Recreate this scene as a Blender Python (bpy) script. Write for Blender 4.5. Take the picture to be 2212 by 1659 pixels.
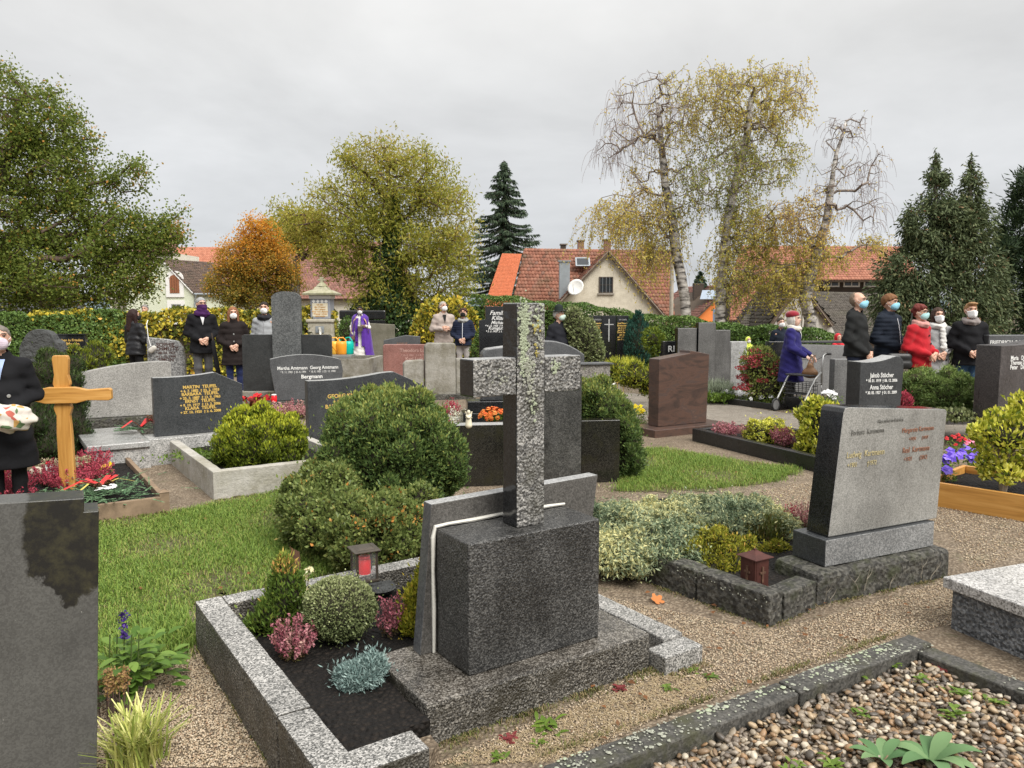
import bpy, bmesh, math, random
import numpy as np
from mathutils import Vector, Matrix
for _o in list(bpy.data.objects): bpy.data.objects.remove(_o)
SC = bpy.context.scene
COL = SC.collection
PI = math.pi
# ------------------------------------------------------------------ camera
CAMZ = 1.6
FPX, CX, CY = 1671.0, 1105.5, 829.5        # focal length and centre in photo pixels (2211 wide)
PITCH = math.atan(161.5 / FPX)
cam_d = bpy.data.cameras.new('camera'); cam = bpy.data.objects.new('camera', cam_d); COL.objects.link(cam)
cam.location = (0, 0, CAMZ); cam.rotation_euler = (PI/2 - PITCH, 0, 0)
cam_d.sensor_width = 36; cam_d.lens = 36 * FPX / 2211; cam_d.clip_start = .05; cam_d.clip_end = 9000
SC.camera = cam
# ------------------------------------------------------------------ sky
SUN_EL, SUN_AZ = math.radians(48), math.radians(140)   # azimuth clockwise from +Y: behind the camera, to the right
W = bpy.data.worlds.new('World'); SC.world = W; W.use_nodes = True
nt = W.node_tree; nt.nodes.clear()
def _n(t, **k):
    n = nt.nodes.new(t)
    for a, b in k.items(): setattr(n, a, b)
    return n
_out = _n('ShaderNodeOutputWorld'); _bg = _n('ShaderNodeBackground')
_sky = _n('ShaderNodeTexSky', sky_type='NISHITA', sun_disc=False, sun_elevation=SUN_EL, sun_rotation=SUN_AZ)
_tc = _n('ShaderNodeTexCoord'); _sep = _n('ShaderNodeSeparateXYZ')
nt.links.new(_tc.outputs['Generated'], _sep.inputs[0])
def _m(op, a, b=None, clamp=False):
    n = _n('ShaderNodeMath', operation=op, use_clamp=clamp)
    for i, v in enumerate((a, b)):
        if v is None: continue
        if isinstance(v, (int, float)): n.inputs[i].default_value = v
        else: nt.links.new(v, n.inputs[i])
    return n.outputs[0]
_z = _m('MAXIMUM', _sep.outputs[2], 0.0)
_zz = _m('ADD', _z, 0.22)
_cx = _m('DIVIDE', _sep.outputs[0], _zz); _cy = _m('DIVIDE', _sep.outputs[1], _zz)
_cv = _n('ShaderNodeCombineXYZ'); nt.links.new(_cx, _cv.inputs[0]); nt.links.new(_cy, _cv.inputs[1])
_n1 = _n('ShaderNodeTexNoise'); _n1.inputs['Scale'].default_value = 1.05; _n1.inputs['Detail'].default_value = 6; _n1.inputs['Roughness'].default_value = .55; _n1.inputs['Distortion'].default_value = .25
nt.links.new(_cv.outputs[0], _n1.inputs['Vector'])
_cl = _m('MULTIPLY', _m('SUBTRACT', _n1.outputs['Fac'], .5), .36)          # cloud structure
_lum = _m('ADD', _m('ADD', _m('MULTIPLY', _m('MULTIPLY', _z, _z), .62), _m('ADD', _m('MULTIPLY', _z, .10), .385)), _cl)   # overcast: brighter towards the zenith
_mixc = _n('ShaderNodeMix', data_type='RGBA')
_mixc.inputs['A'].default_value = (.955, .985, 1.03, 1); _mixc.inputs['B'].default_value = (1.0, .995, .98, 1)
nt.links.new(_m('MULTIPLY', _z, 3.0, True), _mixc.inputs['Factor'])
_vm = _n('ShaderNodeVectorMath', operation='SCALE'); nt.links.new(_mixc.outputs['Result'], _vm.inputs[0]); nt.links.new(_lum, _vm.inputs['Scale'])
_vs = _n('ShaderNodeVectorMath', operation='SCALE'); nt.links.new(_sky.outputs[0], _vs.inputs[0]); _vs.inputs['Scale'].default_value = .05
_mx = _n('ShaderNodeMix', data_type='RGBA'); _mx.inputs['Factor'].default_value = .94
nt.links.new(_vs.outputs[0], _mx.inputs['A']); nt.links.new(_vm.outputs[0], _mx.inputs['B'])
nt.links.new(_mx.outputs['Result'], _bg.inputs['Color']); _bg.inputs['Strength'].default_value = .625
nt.links.new(_bg.outputs[0], _out.inputs[0])
# ------------------------------------------------------------------ sun (veiled by cloud)
sun_d = bpy.data.lights.new('sun', 'SUN'); sun_d.energy = 1.5; sun_d.angle = math.radians(38); sun_d.color = (1, .965, .91)
sun = bpy.data.objects.new('sun', sun_d); COL.objects.link(sun)
_sd = Vector((math.sin(SUN_AZ)*math.cos(SUN_EL), math.cos(SUN_AZ)*math.cos(SUN_EL), math.sin(SUN_EL)))
sun.rotation_euler = _sd.to_track_quat('Z', 'Y').to_euler(); sun.location = _sd * 30
vs = SC.view_settings; vs.view_transform = 'Standard'; vs.look = 'None'; vs.exposure = 1.54; vs.gamma = 1; vs.use_curve_mapping = False
SC.cycles.max_bounces = 6; SC.cycles.transparent_max_bounces = 6; SC.cycles.caustics_reflective = False; SC.cycles.caustics_refractive = False
SC.cycles.use_denoising = True
# ------------------------------------------------------------------ photo pixel <-> place
def ray(x, y):
    u = (x-CX)/FPX; v = (CY-y)/FPX
    return u, math.cos(PITCH)+v*math.sin(PITCH), -math.sin(PITCH)+v*math.cos(PITCH)
def gr(x, y, z=0.0):
    r = ray(x, y); t = (z-CAMZ)/r[2]; return Vector((r[0]*t, r[1]*t, z))
def at(x, y, Y):
    r = ray(x, y); t = Y/r[1]; return Vector((r[0]*t, Y, CAMZ+r[2]*t))
def zt(y, Y): return at(CX, y, Y).z
def xt(x, y, Y): return at(x, y, Y).x
RNG = np.random.default_rng(7)
random.seed(5)
# ------------------------------------------------------------------ objects and tags
def tag(o, label=None, cat=None, group=None, kind=None):
    if label: o['label'] = label
    if cat: o['category'] = cat
    if group: o['group'] = group
    if kind: o['kind'] = kind
    return o
def thing(name, label, cat, loc=(0,0,0), rz=0.0, group=None, scale=1.0, tilt=(0,0)):
    o = bpy.data.objects.new(name, None); COL.objects.link(o); o.empty_display_size = .1
    o.location = loc; o.rotation_euler = (tilt[0], tilt[1], rz); o.scale = (scale,)*3
    return tag(o, label, cat, group)
def link(name, me, mat=None, parent=None, loc=(0,0,0), rot=(0,0,0), kind=None):
    o = bpy.data.objects.new(name, me); COL.objects.link(o)
    o.parent = parent; o.location = loc; o.rotation_euler = rot
    if mat is not None and me is not None and len(me.materials) == 0: me.materials.append(mat)
    if kind: o['kind'] = kind
    return o
def npmesh(name, V, F, tint=None, smooth=False):
    V = np.asarray(V, np.float32); F = np.asarray(F, np.int32); k = F.shape[1]
    me = bpy.data.meshes.new(name)
    me.vertices.add(len(V)); me.vertices.foreach_set('co', V.ravel())
    me.loops.add(F.size); me.loops.foreach_set('vertex_index', F.ravel())
    me.polygons.add(len(F)); me.polygons.foreach_set('loop_start', np.arange(0, F.size, k, dtype=np.int32))
    if smooth: me.polygons.foreach_set('use_smooth', np.ones(len(F), bool))
    if tint is not None:
        a = me.attributes.new('tint', 'FLOAT', 'FACE'); a.data.foreach_set('value', np.asarray(tint, np.float32))
    me.update(calc_edges=True); return me
class MB:
    """collects simple solids and links them as one mesh object"""
    def __init__(s): s.v = []; s.f = []
    def add(s, vs, fs):
        n = len(s.v); s.v += [tuple(v) for v in vs]; s.f += [tuple(i+n for i in f) for f in fs]; return s
    def box(s, x0, x1, y0, y1, z0, z1, rz=0, c=None):
        vs = [(x, y, z) for z in (z0, z1) for y in (y0, y1) for x in (x0, x1)]
        if rz:
            cx, cy = c or ((x0+x1)/2, (y0+y1)/2); ca, sa = math.cos(rz), math.sin(rz)
            vs = [(cx+(x-cx)*ca-(y-cy)*sa, cy+(x-cx)*sa+(y-cy)*ca, z) for x, y, z in vs]
        return s.add(vs, [(0,2,3,1),(4,5,7,6),(0,1,5,4),(2,6,7,3),(0,4,6,2),(1,3,7,5)])
    def prism(s, poly, t, y0=0.0):
        """outline in the x-z plane (anticlockwise seen from the front, -y) pushed t along +y"""
        n = len(poly)
        vs = [(x, y0, z) for x, z in poly] + [(x, y0+t, z) for x, z in poly]
        fs = [tuple(range(n)), tuple(range(2*n-1, n-1, -1))] + [(i, i+n, (i+1) % n+n, (i+1) % n) for i in range(n)]
        return s.add(vs, fs)
    def plate(s, poly, z0, z1):
        """outline in plan (anticlockwise from above) from z0 to z1"""
        n = len(poly)
        vs = [(x, y, z0) for x, y in poly] + [(x, y, z1) for x, y in poly]
        fs = [tuple(range(n-1, -1, -1)), tuple(range(n, 2*n))] + [(i, (i+1) % n, (i+1) % n+n, i+n) for i in range(n)]
        return s.add(vs, fs)
    def tube(s, pts, rad, n=8, cap=True):
        pts = [Vector(p) for p in pts]; m = len(pts)
        if not hasattr(rad, '__len__'): rad = [rad]*m
        base = len(s.v); up = Vector((0,0,1))
        for i, p in enumerate(pts):
            d = (pts[min(i+1, m-1)]-pts[max(i-1, 0)]).normalized()
            a = d.cross(up if abs(d.z) < .9 else Vector((1,0,0))).normalized()
            if i and a.dot(pa) < 0: a = -a
            pa = a
            b = d.cross(a)
            for k in range(n):
                t = 2*PI*k/n; s.v.append(tuple(p + (a*math.cos(t)+b*math.sin(t))*rad[i]))
        for i in range(m-1):
            for k in range(n):
                s.f.append((base+i*n+k, base+i*n+(k+1) % n, base+(i+1)*n+(k+1) % n, base+(i+1)*n+k))
        if cap:
            s.f.append(tuple(base+k for k in range(n-1, -1, -1))); s.f.append(tuple(base+(m-1)*n+k for k in range(n)))
        return s
    def lathe(s, prof, n=16, c=(0,0), sx=1, sy=1, rot=0):
        base = len(s.v); m = len(prof)
        for r, z in prof:
            for k in range(n):
                t = 2*PI*k/n+rot; s.v.append((c[0]+r*sx*math.cos(t), c[1]+r*sy*math.sin(t), z))
        for i in range(m-1):
            for k in range(n):
                s.f.append((base+i*n+k, base+i*n+(k+1) % n, base+(i+1)*n+(k+1) % n, base+(i+1)*n+k))
        s.f.append(tuple(base+k for k in range(n-1, -1, -1))); s.f.append(tuple(base+(m-1)*n+k for k in range(n)))
        return s
    def build(s, name, mat, parent=None, bevel=0, seg=2, smooth=False, loc=(0,0,0), rot=(0,0,0), kind=None, rough=None):
        me = bpy.data.meshes.new(name); bm = bmesh.new()
        vs = [bm.verts.new(v) for v in s.v]
        for f in s.f:
            try: bm.faces.new([vs[i] for i in f])
            except ValueError: pass
        bmesh.ops.recalc_face_normals(bm, faces=bm.faces)
        if bevel:
            es = [e for e in bm.edges if len(e.link_faces) == 2 and e.calc_face_angle(0) > .5]
            bmesh.ops.bevel(bm, geom=es, offset=bevel, segments=seg, affect='EDGES', profile=.5, clamp_overlap=True)
        if rough:                       # (cut length, amount): chipped, uneven stone
            cut, amt = rough
            for _ in range(5):
                es = [e for e in bm.edges if e.calc_length() > cut]
                if not es: break
                bmesh.ops.subdivide_edges(bm, edges=es, cuts=1, use_grid_fill=True)
            bmesh.ops.triangulate(bm, faces=[f for f in bm.faces if len(f.verts) > 4])
            from mathutils import noise as mn
            bm.normal_update()
            for v in bm.verts:
                p = v.co*9
                d = mn.noise(p)*amt + mn.noise(p*3.1)*amt*.5
                v.co += v.normal*d
        bm.to_mesh(me); bm.free()
        if smooth: me.shade_smooth()
        return link(name, me, mat, parent, loc, rot, kind)
# ------------------------------------------------------------------ materials
MATS = {}
class NT:
    def __init__(s, name):
        s.m = bpy.data.materials.new(name); s.m.use_nodes = True; s.t = s.m.node_tree; s.t.nodes.clear()
        s.o = s.n('ShaderNodeOutputMaterial'); s.b = s.n('ShaderNodeBsdfPrincipled'); s.l(s.b.outputs[0], s.o.inputs[0])
        s.tc = s.n('ShaderNodeTexCoord').outputs['Object']
    def n(s, t, **k):
        n = s.t.nodes.new(t)
        for a, b in k.items(): setattr(n, a, b)
        return n
    def l(s, a, b): s.t.links.new(a, b)
    def noise(s, scale, detail=4, rough=.6, vec=None, out='Fac', dist=0):
        n = s.n('ShaderNodeTexNoise'); n.inputs['Scale'].default_value = scale; n.inputs['Detail'].default_value = detail
        n.inputs['Roughness'].default_value = rough; n.inputs['Distortion'].default_value = dist
        s.l(vec or s.tc, n.inputs['Vector']); return n.outputs[out]
    def voro(s, scale, out='Distance', vec=None, feature='F1'):
        n = s.n('ShaderNodeTexVoronoi', feature=feature); n.inputs['Scale'].default_value = scale
        s.l(vec or s.tc, n.inputs['Vector']); return n.outputs[out]
    def mapped(s, sc=(1,1,1), rot=(0,0,0), vec=None):
        n = s.n('ShaderNodeMapping'); n.inputs['Scale'].default_value = sc; n.inputs['Rotation'].default_value = rot
        s.l(vec or s.tc, n.inputs[0]); return n.outputs[0]
    def ramp(s, fac, stops, const=False):
        n = s.n('ShaderNodeValToRGB'); cr = n.color_ramp
        if const: cr.interpolation = 'CONSTANT'
        while len(cr.elements) < len(stops): cr.elements.new(.5)
        for e, (p, c) in zip(cr.elements, stops):
            e.position = p; e.color = (c, c, c, 1) if isinstance(c, (int, float)) else (*c, 1)
        s.l(fac, n.inputs[0]); return n.outputs[0]
    def mix(s, fac, a, b, blend='MIX'):
        n = s.n('ShaderNodeMix', data_type='RGBA', blend_type=blend)
        for i, v in (('Factor', fac), ('A', a), ('B', b)):
            if isinstance(v, (int, float)): n.inputs[i].default_value = v if i == 'Factor' else (v, v, v, 1)
            elif isinstance(v, tuple): n.inputs[i].default_value = (*v, 1)
            else: s.l(v, n.inputs[i])
        return n.outputs['Result']
    def math(s, op, a, b=None, clamp=False):
        n = s.n('ShaderNodeMath', operation=op, use_clamp=clamp)
        for i, v in enumerate((a, b)):
            if v is None: continue
            if isinstance(v, (int, float)): n.inputs[i].default_value = v
            else: s.l(v, n.inputs[i])
        return n.outputs[0]
    def set(s, k, v):
        i = s.b.inputs[k]
        if isinstance(v, (int, float)): i.default_value = v
        elif isinstance(v, tuple): i.default_value = (*v, 1)
        else: s.l(v, i)
        return s
    def bump(s, h, strength=.3, dist=.01):
        n = s.n('ShaderNodeBump'); n.inputs['Strength'].default_value = strength; n.inputs['Distance'].default_value = dist
        s.l(h, n.inputs['Height']); s.l(n.outputs[0], s.b.inputs['Normal']); return s
def plain(name, c, rough=.6, var=.25, scale=6, bump=.15, bscale=60, spec=.4, metal=0, sheen=0, bdist=.004):
    """a colour with uneven patches and a fine relief"""
    if name in MATS: return MATS[name]
    t = NT(name); f = t.noise(scale, 5)
    lo = tuple(x*(1-var) for x in c); hi = tuple(min(1, x*(1+var)) for x in c)
    t.set('Base Color', t.ramp(f, [(.25, lo), (.75, hi)])); t.set('Roughness', rough); t.set('Specular IOR Level', spec); t.set('Metallic', metal)
    if sheen: t.set('Sheen Weight', sheen); t.set('Sheen Roughness', .5)
    if bump: t.bump(t.noise(bscale, 3), bump, bdist)
    MATS[name] = t.m; return t.m
def granite(name, cols, scale=90, rough=.25, bump=0, spec=.5, wet=.0, bscale=45, stain=None, bdist=.004, grain=None):
    """speckled stone: crystals of the given colours; wet gives darker, glossier damp patches; stain = a weathering colour"""
    if name in MATS: return MATS[name]
    t = NT(name); k = len(cols)
    cell = t.voro(scale, 'Color'); sp = t.n('ShaderNodeSeparateColor'); t.l(cell, sp.inputs[0])
    f = t.math('ADD', t.math('MULTIPLY', sp.outputs[0], .6), t.math('MULTIPLY', t.noise(scale*.35, 3), .4))
    c = t.ramp(f, [(.22+.56*i/max(1, k-1), cols[i]) for i in range(k)])
    big = t.noise(2.2, 5, .65)
    c = t.mix(1.0, c, t.ramp(big, [(.3, .72), (.7, 1.18)]), 'MULTIPLY')
    if wet:
        w = t.ramp(t.noise(4.2, 7, .68, t.mapped((1, 1, .4)), dist=.3), [(.44, 0.0), (.64, 1.0)])
        c = t.mix(t.math('MULTIPLY', w, wet), c, t.mix(1.0, c, .38, 'MULTIPLY'))
        t.set('Roughness', t.ramp(w, [(0, rough), (1, max(.12, rough*.55))]))
    else:
        t.set('Roughness', t.ramp(t.noise(11, 5), [(.3, rough*.75), (.75, min(1, rough*1.35))]))
    if stain:
        w = t.ramp(t.noise(5.5, 7, .72), [(.5, 0.0), (.66, 1.0)])
        c = t.mix(w, c, stain)
    t.set('Base Color', c); t.set('Specular IOR Level', spec)
    if bump: t.bump(t.math('ADD', t.noise(bscale, 4, .7), t.voro(bscale*1.2)), bump, bdist)
    MATS[name] = t.m; return t.m
LEAFK = 1.4
def leafm(name, cols, rough=.5, trans=.25, spec=.2):
    """foliage: every leaf takes its own colour from cols through the leaf's tint value"""
    if name in MATS: return MATS[name]
    cols = [tuple(min(.8, x*LEAFK) for x in c_) for c_ in cols]
    t = NT(name); a = t.n('ShaderNodeAttribute', attribute_name='tint'); k = len(cols)
    c = t.ramp(a.outputs['Fac'], [(i/max(1, k-1), cols[i]) for i in range(k)])
    t.set('Base Color', c); t.set('Roughness', rough); t.set('Specular IOR Level', spec)
    if trans:
        tr = t.n('ShaderNodeBsdfTranslucent'); t.l(c, tr.inputs[0])
        mx = t.n('ShaderNodeMixShader'); mx.inputs[0].default_value = trans
        t.l(t.b.outputs[0], mx.inputs[1]); t.l(tr.outputs[0], mx.inputs[2]); t.l(mx.outputs[0], t.o.inputs[0])
    MATS[name] = t.m; return t.m
# ------------------------------------------------------------------ foliage tools
def unit(v): return v/np.maximum(np.linalg.norm(v, axis=-1, keepdims=True), 1e-9)
def rdir(n): return unit(RNG.normal(size=(n, 3)))
def leafset(name, P, D, N, L, Wd, tint, mat, parent=None, fold=.12, kind='stuff', loc=(0,0,0)):
    """one mesh of many folded leaves: P middle, D along, N normal, L length, Wd width"""
    P = np.asarray(P, float); n = len(P)
    D = unit(D); S = np.cross(D, N); S = unit(S); N2 = np.cross(S, D)
    L = np.broadcast_to(np.asarray(L, float), (n,))[:, None]; Wd = np.broadcast_to(np.asarray(Wd, float), (n,))[:, None]
    V = np.empty((n, 4, 3))
    V[:, 0] = P-D*L*.5; V[:, 1] = P+S*Wd*.5+N2*Wd*fold-D*L*.06; V[:, 2] = P+D*L*.5-N2*L*.08; V[:, 3] = P-S*Wd*.5+N2*Wd*fold-D*L*.06
    F = np.arange(n*4).reshape(n, 4)
    return link(name, npmesh(name, V.reshape(-1, 3), F, tint), mat, parent, loc, kind=kind)
def sticks(name, P0, P1, R0, R1, mat, parent=None, sides=5, kind='stuff', loc=(0,0,0), tint=None):
    P0 = np.asarray(P0, float); P1 = np.asarray(P1, float); n = len(P0)
    d = unit(P1-P0); ref = np.where(np.abs(d[:, 2:3]) < .9, [[0, 0, 1.]], [[1., 0, 0]])
    a = unit(np.cross(d, ref)); b = np.cross(d, a)
    R0 = np.broadcast_to(R0, (n,)); R1 = np.broadcast_to(R1, (n,))
    V = np.empty((n, 2, sides, 3))
    for k in range(sides):
        t = 2*PI*k/sides; o = a*math.cos(t)+b*math.sin(t)
        V[:, 0, k] = P0+o*R0[:, None]; V[:, 1, k] = P1+o*R1[:, None]
    i = (np.arange(n)*2*sides)[:, None]; k = np.arange(sides)[None]; k2 = (k+1) % sides
    F = np.stack([i+k, i+k2, i+sides+k2, i+sides+k], -1).reshape(-1, 4)
    return link(name, npmesh(name, V.reshape(-1, 3), F, None if tint is None else np.repeat(tint, sides), smooth=True), mat, parent, loc, kind=kind)
def ell_pts(lobes, n, r0=.82, r1=1.04, zmin=None, inside=.72, lump=0.0):
    """points near the skin of a union of ellipsoids with their outward normals"""
    lobes = np.asarray(lobes, float)
    area = (lobes[:, 3]*lobes[:, 4]+lobes[:, 4]*lobes[:, 5]+lobes[:, 3]*lobes[:, 5]); pick = RNG.choice(len(lobes), int(n*2.6), p=area/area.sum())
    u = rdir(len(pick)); c = lobes[pick, :3]; r = lobes[pick, 3:6]
    k = RNG.uniform(r0**2, r1**2, len(pick))**.5
    if lump:
        q = u*3.7+pick[:, None]; k = k*(1+lump*np.sin(q[:, 0]*1.9+q[:, 1]*1.3)*np.cos(q[:, 2]*2.3+q[:, 1]*.7))
    P = c+u*r*k[:, None]; Nn = unit(u/r)
    ok = np.ones(len(P), bool)
    for j, lb in enumerate(lobes):
        dd = np.linalg.norm((P-lb[:3])/lb[3:6], axis=1); ok &= (dd > inside) | (pick == j)
    if zmin is not None: ok &= P[:, 2] > zmin
    P, Nn = P[ok][:n], Nn[ok][:n]
    return P, Nn
def surfnet(f, lo, hi, h):
    """smooth closed mesh of f < 0 on a grid (naive surface nets)"""
    lo = np.asarray(lo, float); hi = np.asarray(hi, float); m = np.maximum(np.ceil((hi-lo)/h).astype(int)+1, 3)
    ax = [lo[i]+h*np.arange(m[i]) for i in range(3)]
    V = f(ax); s = V < 0
    num = np.zeros(tuple(m-1)+(3,)); cnt = np.zeros(tuple(m-1))
    quads = []
    for d in range(3):
        o = [k for k in range(3) if k != d]
        sl0 = [slice(None)]*3; sl1 = [slice(None)]*3; sl0[d] = slice(0, -1); sl1[d] = slice(1, None)
        a = V[tuple(sl0)]; b = V[tuple(sl1)]; ch = (a < 0) != (b < 0)
        idx = np.argwhere(ch)
        if not len(idx): continue
        av = a[ch]; bv = b[ch]; tt = av/(av-bv)
        pos = idx.astype(float); pos[:, d] += tt
        flip = av < 0
        corner = []
        for da, db in ((0, 0), (-1, 0), (-1, -1), (0, -1)):
            ci = idx.copy(); ci[:, o[0]] += da; ci[:, o[1]] += db; corner.append(ci)
        good = np.ones(len(idx), bool)
        for ci in corner: good &= (ci >= 0).all(1) & (ci < m-1).all(1)
        for ci in corner:
            g = ci[good]; np.add.at(num, tuple(g.T), pos[good]); np.add.at(cnt, tuple(g.T), 1)
        q = np.stack([np.ravel_multi_index(tuple(ci[good].T), tuple(m-1)) for ci in corner], 1)
        fl = flip[good] ^ (d == 1)
        q[~fl] = q[~fl][:, ::-1]; quads.append(q)
    Q = np.concatenate(quads); used = np.unique(Q); mp = np.full(int(np.prod(m-1)), -1); mp[used] = np.arange(len(used))
    P = (num.reshape(-1, 3)[used]/cnt.reshape(-1)[used][:, None])*h+lo
    return P, mp[Q]
class SDF:
    """blobs blended into one skin"""
    def __init__(s, k=.03): s.p = []; s.k = k; s.cuts = []; s.adds = []
    def cap(s, a, b, r1, r2=None, sy=1.0): s.p.append(('c', np.array(a, float), np.array(b, float), r1, r1 if r2 is None else r2, sy)); return s
    def ell(s, c, r): s.p.append(('e', np.array(c, float), np.array(r, float))); return s
    def cut(s, fn): s.cuts.append(fn); return s          # keep where fn(x, y, z) < 0
    def disp(s, fn): s.adds.append(fn); return s
    def bounds(s, pad=.05):
        lo = np.full(3, 9.); hi = -lo
        for p in s.p:
            if p[0] == 'c':
                r = max(p[3], p[4]); q = np.stack([p[1], p[2]]); lo = np.minimum(lo, q.min(0)-r); hi = np.maximum(hi, q.max(0)+r)
            else: lo = np.minimum(lo, p[1]-p[2]); hi = np.maximum(hi, p[1]+p[2])
        return lo-pad, hi+pad
    def __call__(s, ax):
        V = np.full(tuple(len(a) for a in ax), 1.0); k = s.k
        for p in s.p:
            if p[0] == 'c': r = max(p[3], p[4]); q = np.stack([p[1], p[2]]); lo, hi = q.min(0)-r, q.max(0)+r
            else: lo, hi = p[1]-p[2], p[1]+p[2]
            sl = []
            for i in range(3):
                e = k+.03; i0 = np.searchsorted(ax[i], lo[i]-e); i1 = np.searchsorted(ax[i], hi[i]+e); sl.append(slice(i0, i1))
            sl = tuple(sl)
            if any(x.stop <= x.start for x in sl): continue
            X, Y, Z = np.meshgrid(*[ax[i][sl[i]] for i in range(3)], indexing='ij')
            if p[0] == 'c':
                sy = p[5]; a = p[1]*[1, sy, 1]; ab = p[2]*[1, sy, 1]-a; L2 = max(ab@ab, 1e-9)
                px, py, pz = X-a[0], Y*sy-a[1], Z-a[2]
                t = np.clip((px*ab[0]+py*ab[1]+pz*ab[2])/L2, 0, 1)
                d = np.sqrt((px-t*ab[0])**2+(py-t*ab[1])**2+(pz-t*ab[2])**2)-(p[3]+(p[4]-p[3])*t)
                if sy > 1: d = d/sy**.5
            else:
                r = p[2]; u = np.sqrt(((X-p[1][0])/r[0])**2+((Y-p[1][1])/r[1])**2+((Z-p[1][2])/r[2])**2); d = (u-1)*r.min()
            o = V[sl]; hh = np.clip(.5+.5*(o-d)/k, 0, 1); V[sl] = o*(1-hh)+d*hh-k*hh*(1-hh)
        if s.adds or s.cuts:
            X, Y, Z = np.meshgrid(*ax, indexing='ij')
            for fn in s.adds: V = V+fn(X, Y, Z)
            for fn in s.cuts: V = np.maximum(V, fn(X, Y, Z))
        return V
    def mesh(s, name, h, lo=None, hi=None):
        b = s.bounds(); P, Q = surfnet(s, b[0] if lo is None else lo, b[1] if hi is None else hi, h)
        return P, Q
def solid(name, sdf, h, mat, parent=None, xf=None, loc=(0,0,0), rot=(0,0,0), kind=None):
    P, Q = sdf.mesh(name, h)
    if xf is not None: P = xf(P)
    return link(name, npmesh(name, P, Q, smooth=True), mat, parent, loc, rot, kind)
def text(parent, s, x, z, size, mat, y=-.0025, align='CENTER', shear=0, sx=1.0, name='inscription', bold=0.0, ry=0.0, spacing=1.0):
    c = bpy.data.curves.new(name, 'FONT'); c.body = s; c.size = size; c.align_x = align; c.shear = shear; c.extrude = .0015; c.offset = bold; c.space_character = spacing
    c.resolution_u = 3; c.materials.append(mat)
    f = bpy.data.objects.new(name, c); COL.objects.link(f)
    me = bpy.data.meshes.new_from_object(f); bpy.data.objects.remove(f); bpy.data.curves.remove(c); me.name = name
    if not len(me.materials): me.materials.append(mat)
    o = bpy.data.objects.new(name, me); COL.objects.link(o); o.parent = parent; o.location = (x, y, z); o.rotation_euler = (PI/2, ry, 0); o.scale = (sx, 1, 1); o['kind'] = 'stuff'
    return o
# ================================================================== SETTING
def tilem(name, cols, moss=(.07,.075,.04), mossy=.3, rough=.8):
    if name in MATS: return MATS[name]
    t = NT(name); a = t.n('ShaderNodeAttribute', attribute_name='tint'); k = len(cols)
    c = t.ramp(a.outputs['Fac'], [(i/max(1, k-1), cols[i]) for i in range(k)])
    w = t.ramp(t.noise(.9, 6, .7), [(.5, 0.0), (.72, 1.0)])
    c = t.mix(t.math('MULTIPLY', w, mossy), c, moss); c = t.mix(1.0, c, t.ramp(t.noise(14, 4), [(.3, .8), (.7, 1.15)]), 'MULTIPLY')
    t.set('Base Color', c); t.set('Roughness', rough); t.bump(t.noise(40, 3), .3, .01); MATS[name] = t.m; return t.m
def gravelm(name, cols, dirt, scale=70, mossc=None, bd=.012):
    t = NT(name)
    cell = t.voro(scale, 'Color'); sp = t.n('ShaderNodeSeparateColor'); t.l(cell, sp.inputs[0])
    k = len(cols); c = t.ramp(sp.outputs[1], [(i/(k-1), cols[i]) for i in range(k)])
    d = t.voro(scale); gap = t.ramp(d, [(.35, 0.0), (.62, 1.0)])
    c = t.mix(gap, c, dirt)
    big = t.ramp(t.noise(1.3, 8, .72, dist=.3), [(.36, 0.0), (.62, 1.0)]); c = t.mix(t.math('MULTIPLY', big, .75), c, dirt)
    mid = t.ramp(t.noise(9, 5, .7), [(.3, .72), (.7, 1.2)]); c = t.mix(1.0, c, mid, 'MULTIPLY')
    if mossc: c = t.mix(t.math('MULTIPLY', t.ramp(t.noise(2.6, 7, .74, dist=.4), [(.56, 0.0), (.68, 1.0)]), .55), c, mossc)
    t.set('Base Color', c); t.set('Roughness', .85); t.set('Specular IOR Level', .3)
    h = t.math('ADD', t.math('MULTIPLY', d, -1.0), t.math('MULTIPLY', t.noise(25, 4), .6)); t.bump(h, .8, bd); MATS[name] = t.m; return t.m
GROUND = gravelm('gravel_ground', [(.18,.138,.095), (.32,.25,.175), (.40,.33,.245), (.25,.20,.145)], (.135,.102,.07), 62, (.07,.085,.03))
PATHM = gravelm('path_gravel', [(.24,.21,.175), (.34,.305,.26), (.40,.37,.32), (.29,.26,.22)], (.2,.172,.14), 90)
TURF = gravelm('turf_soil', [(.075,.10,.03), (.11,.135,.042), (.15,.135,.06)], (.085,.072,.035), 40)
SOIL = gravelm('grave_soil', [(.008,.006,.0045), (.015,.011,.008), (.026,.019,.014)], (.006,.0045,.0035), 45, None, .03)
# ground: one sheet, level through the churchyard, falling away behind the hedges
def ground_z(x, y):
    e = 24 - .05*np.clip(x, -20, 20); s = np.clip((y-e)/14, 0, 1); return -3.6*s*s*(3-2*s)
gx = np.concatenate([-np.geomspace(3200, 16, 14), np.linspace(-14, 14, 29), np.geomspace(16, 3200, 14)])
gy = np.concatenate([np.linspace(-12, 60, 73), np.geomspace(64, 4500, 18)])
_X, _Y = np.meshgrid(gx, gy, indexing='ij'); _Zg = ground_z(_X, _Y)
_i = np.arange(len(gx)*len(gy)).reshape(len(gx), len(gy))
_F = np.stack([_i[:-1,:-1], _i[1:,:-1], _i[1:,1:], _i[:-1,1:]], -1).reshape(-1, 4)
link('ground', npmesh('ground', np.stack([_X, _Y, _Zg], -1).reshape(-1, 3), _F), GROUND, kind='structure')
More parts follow.
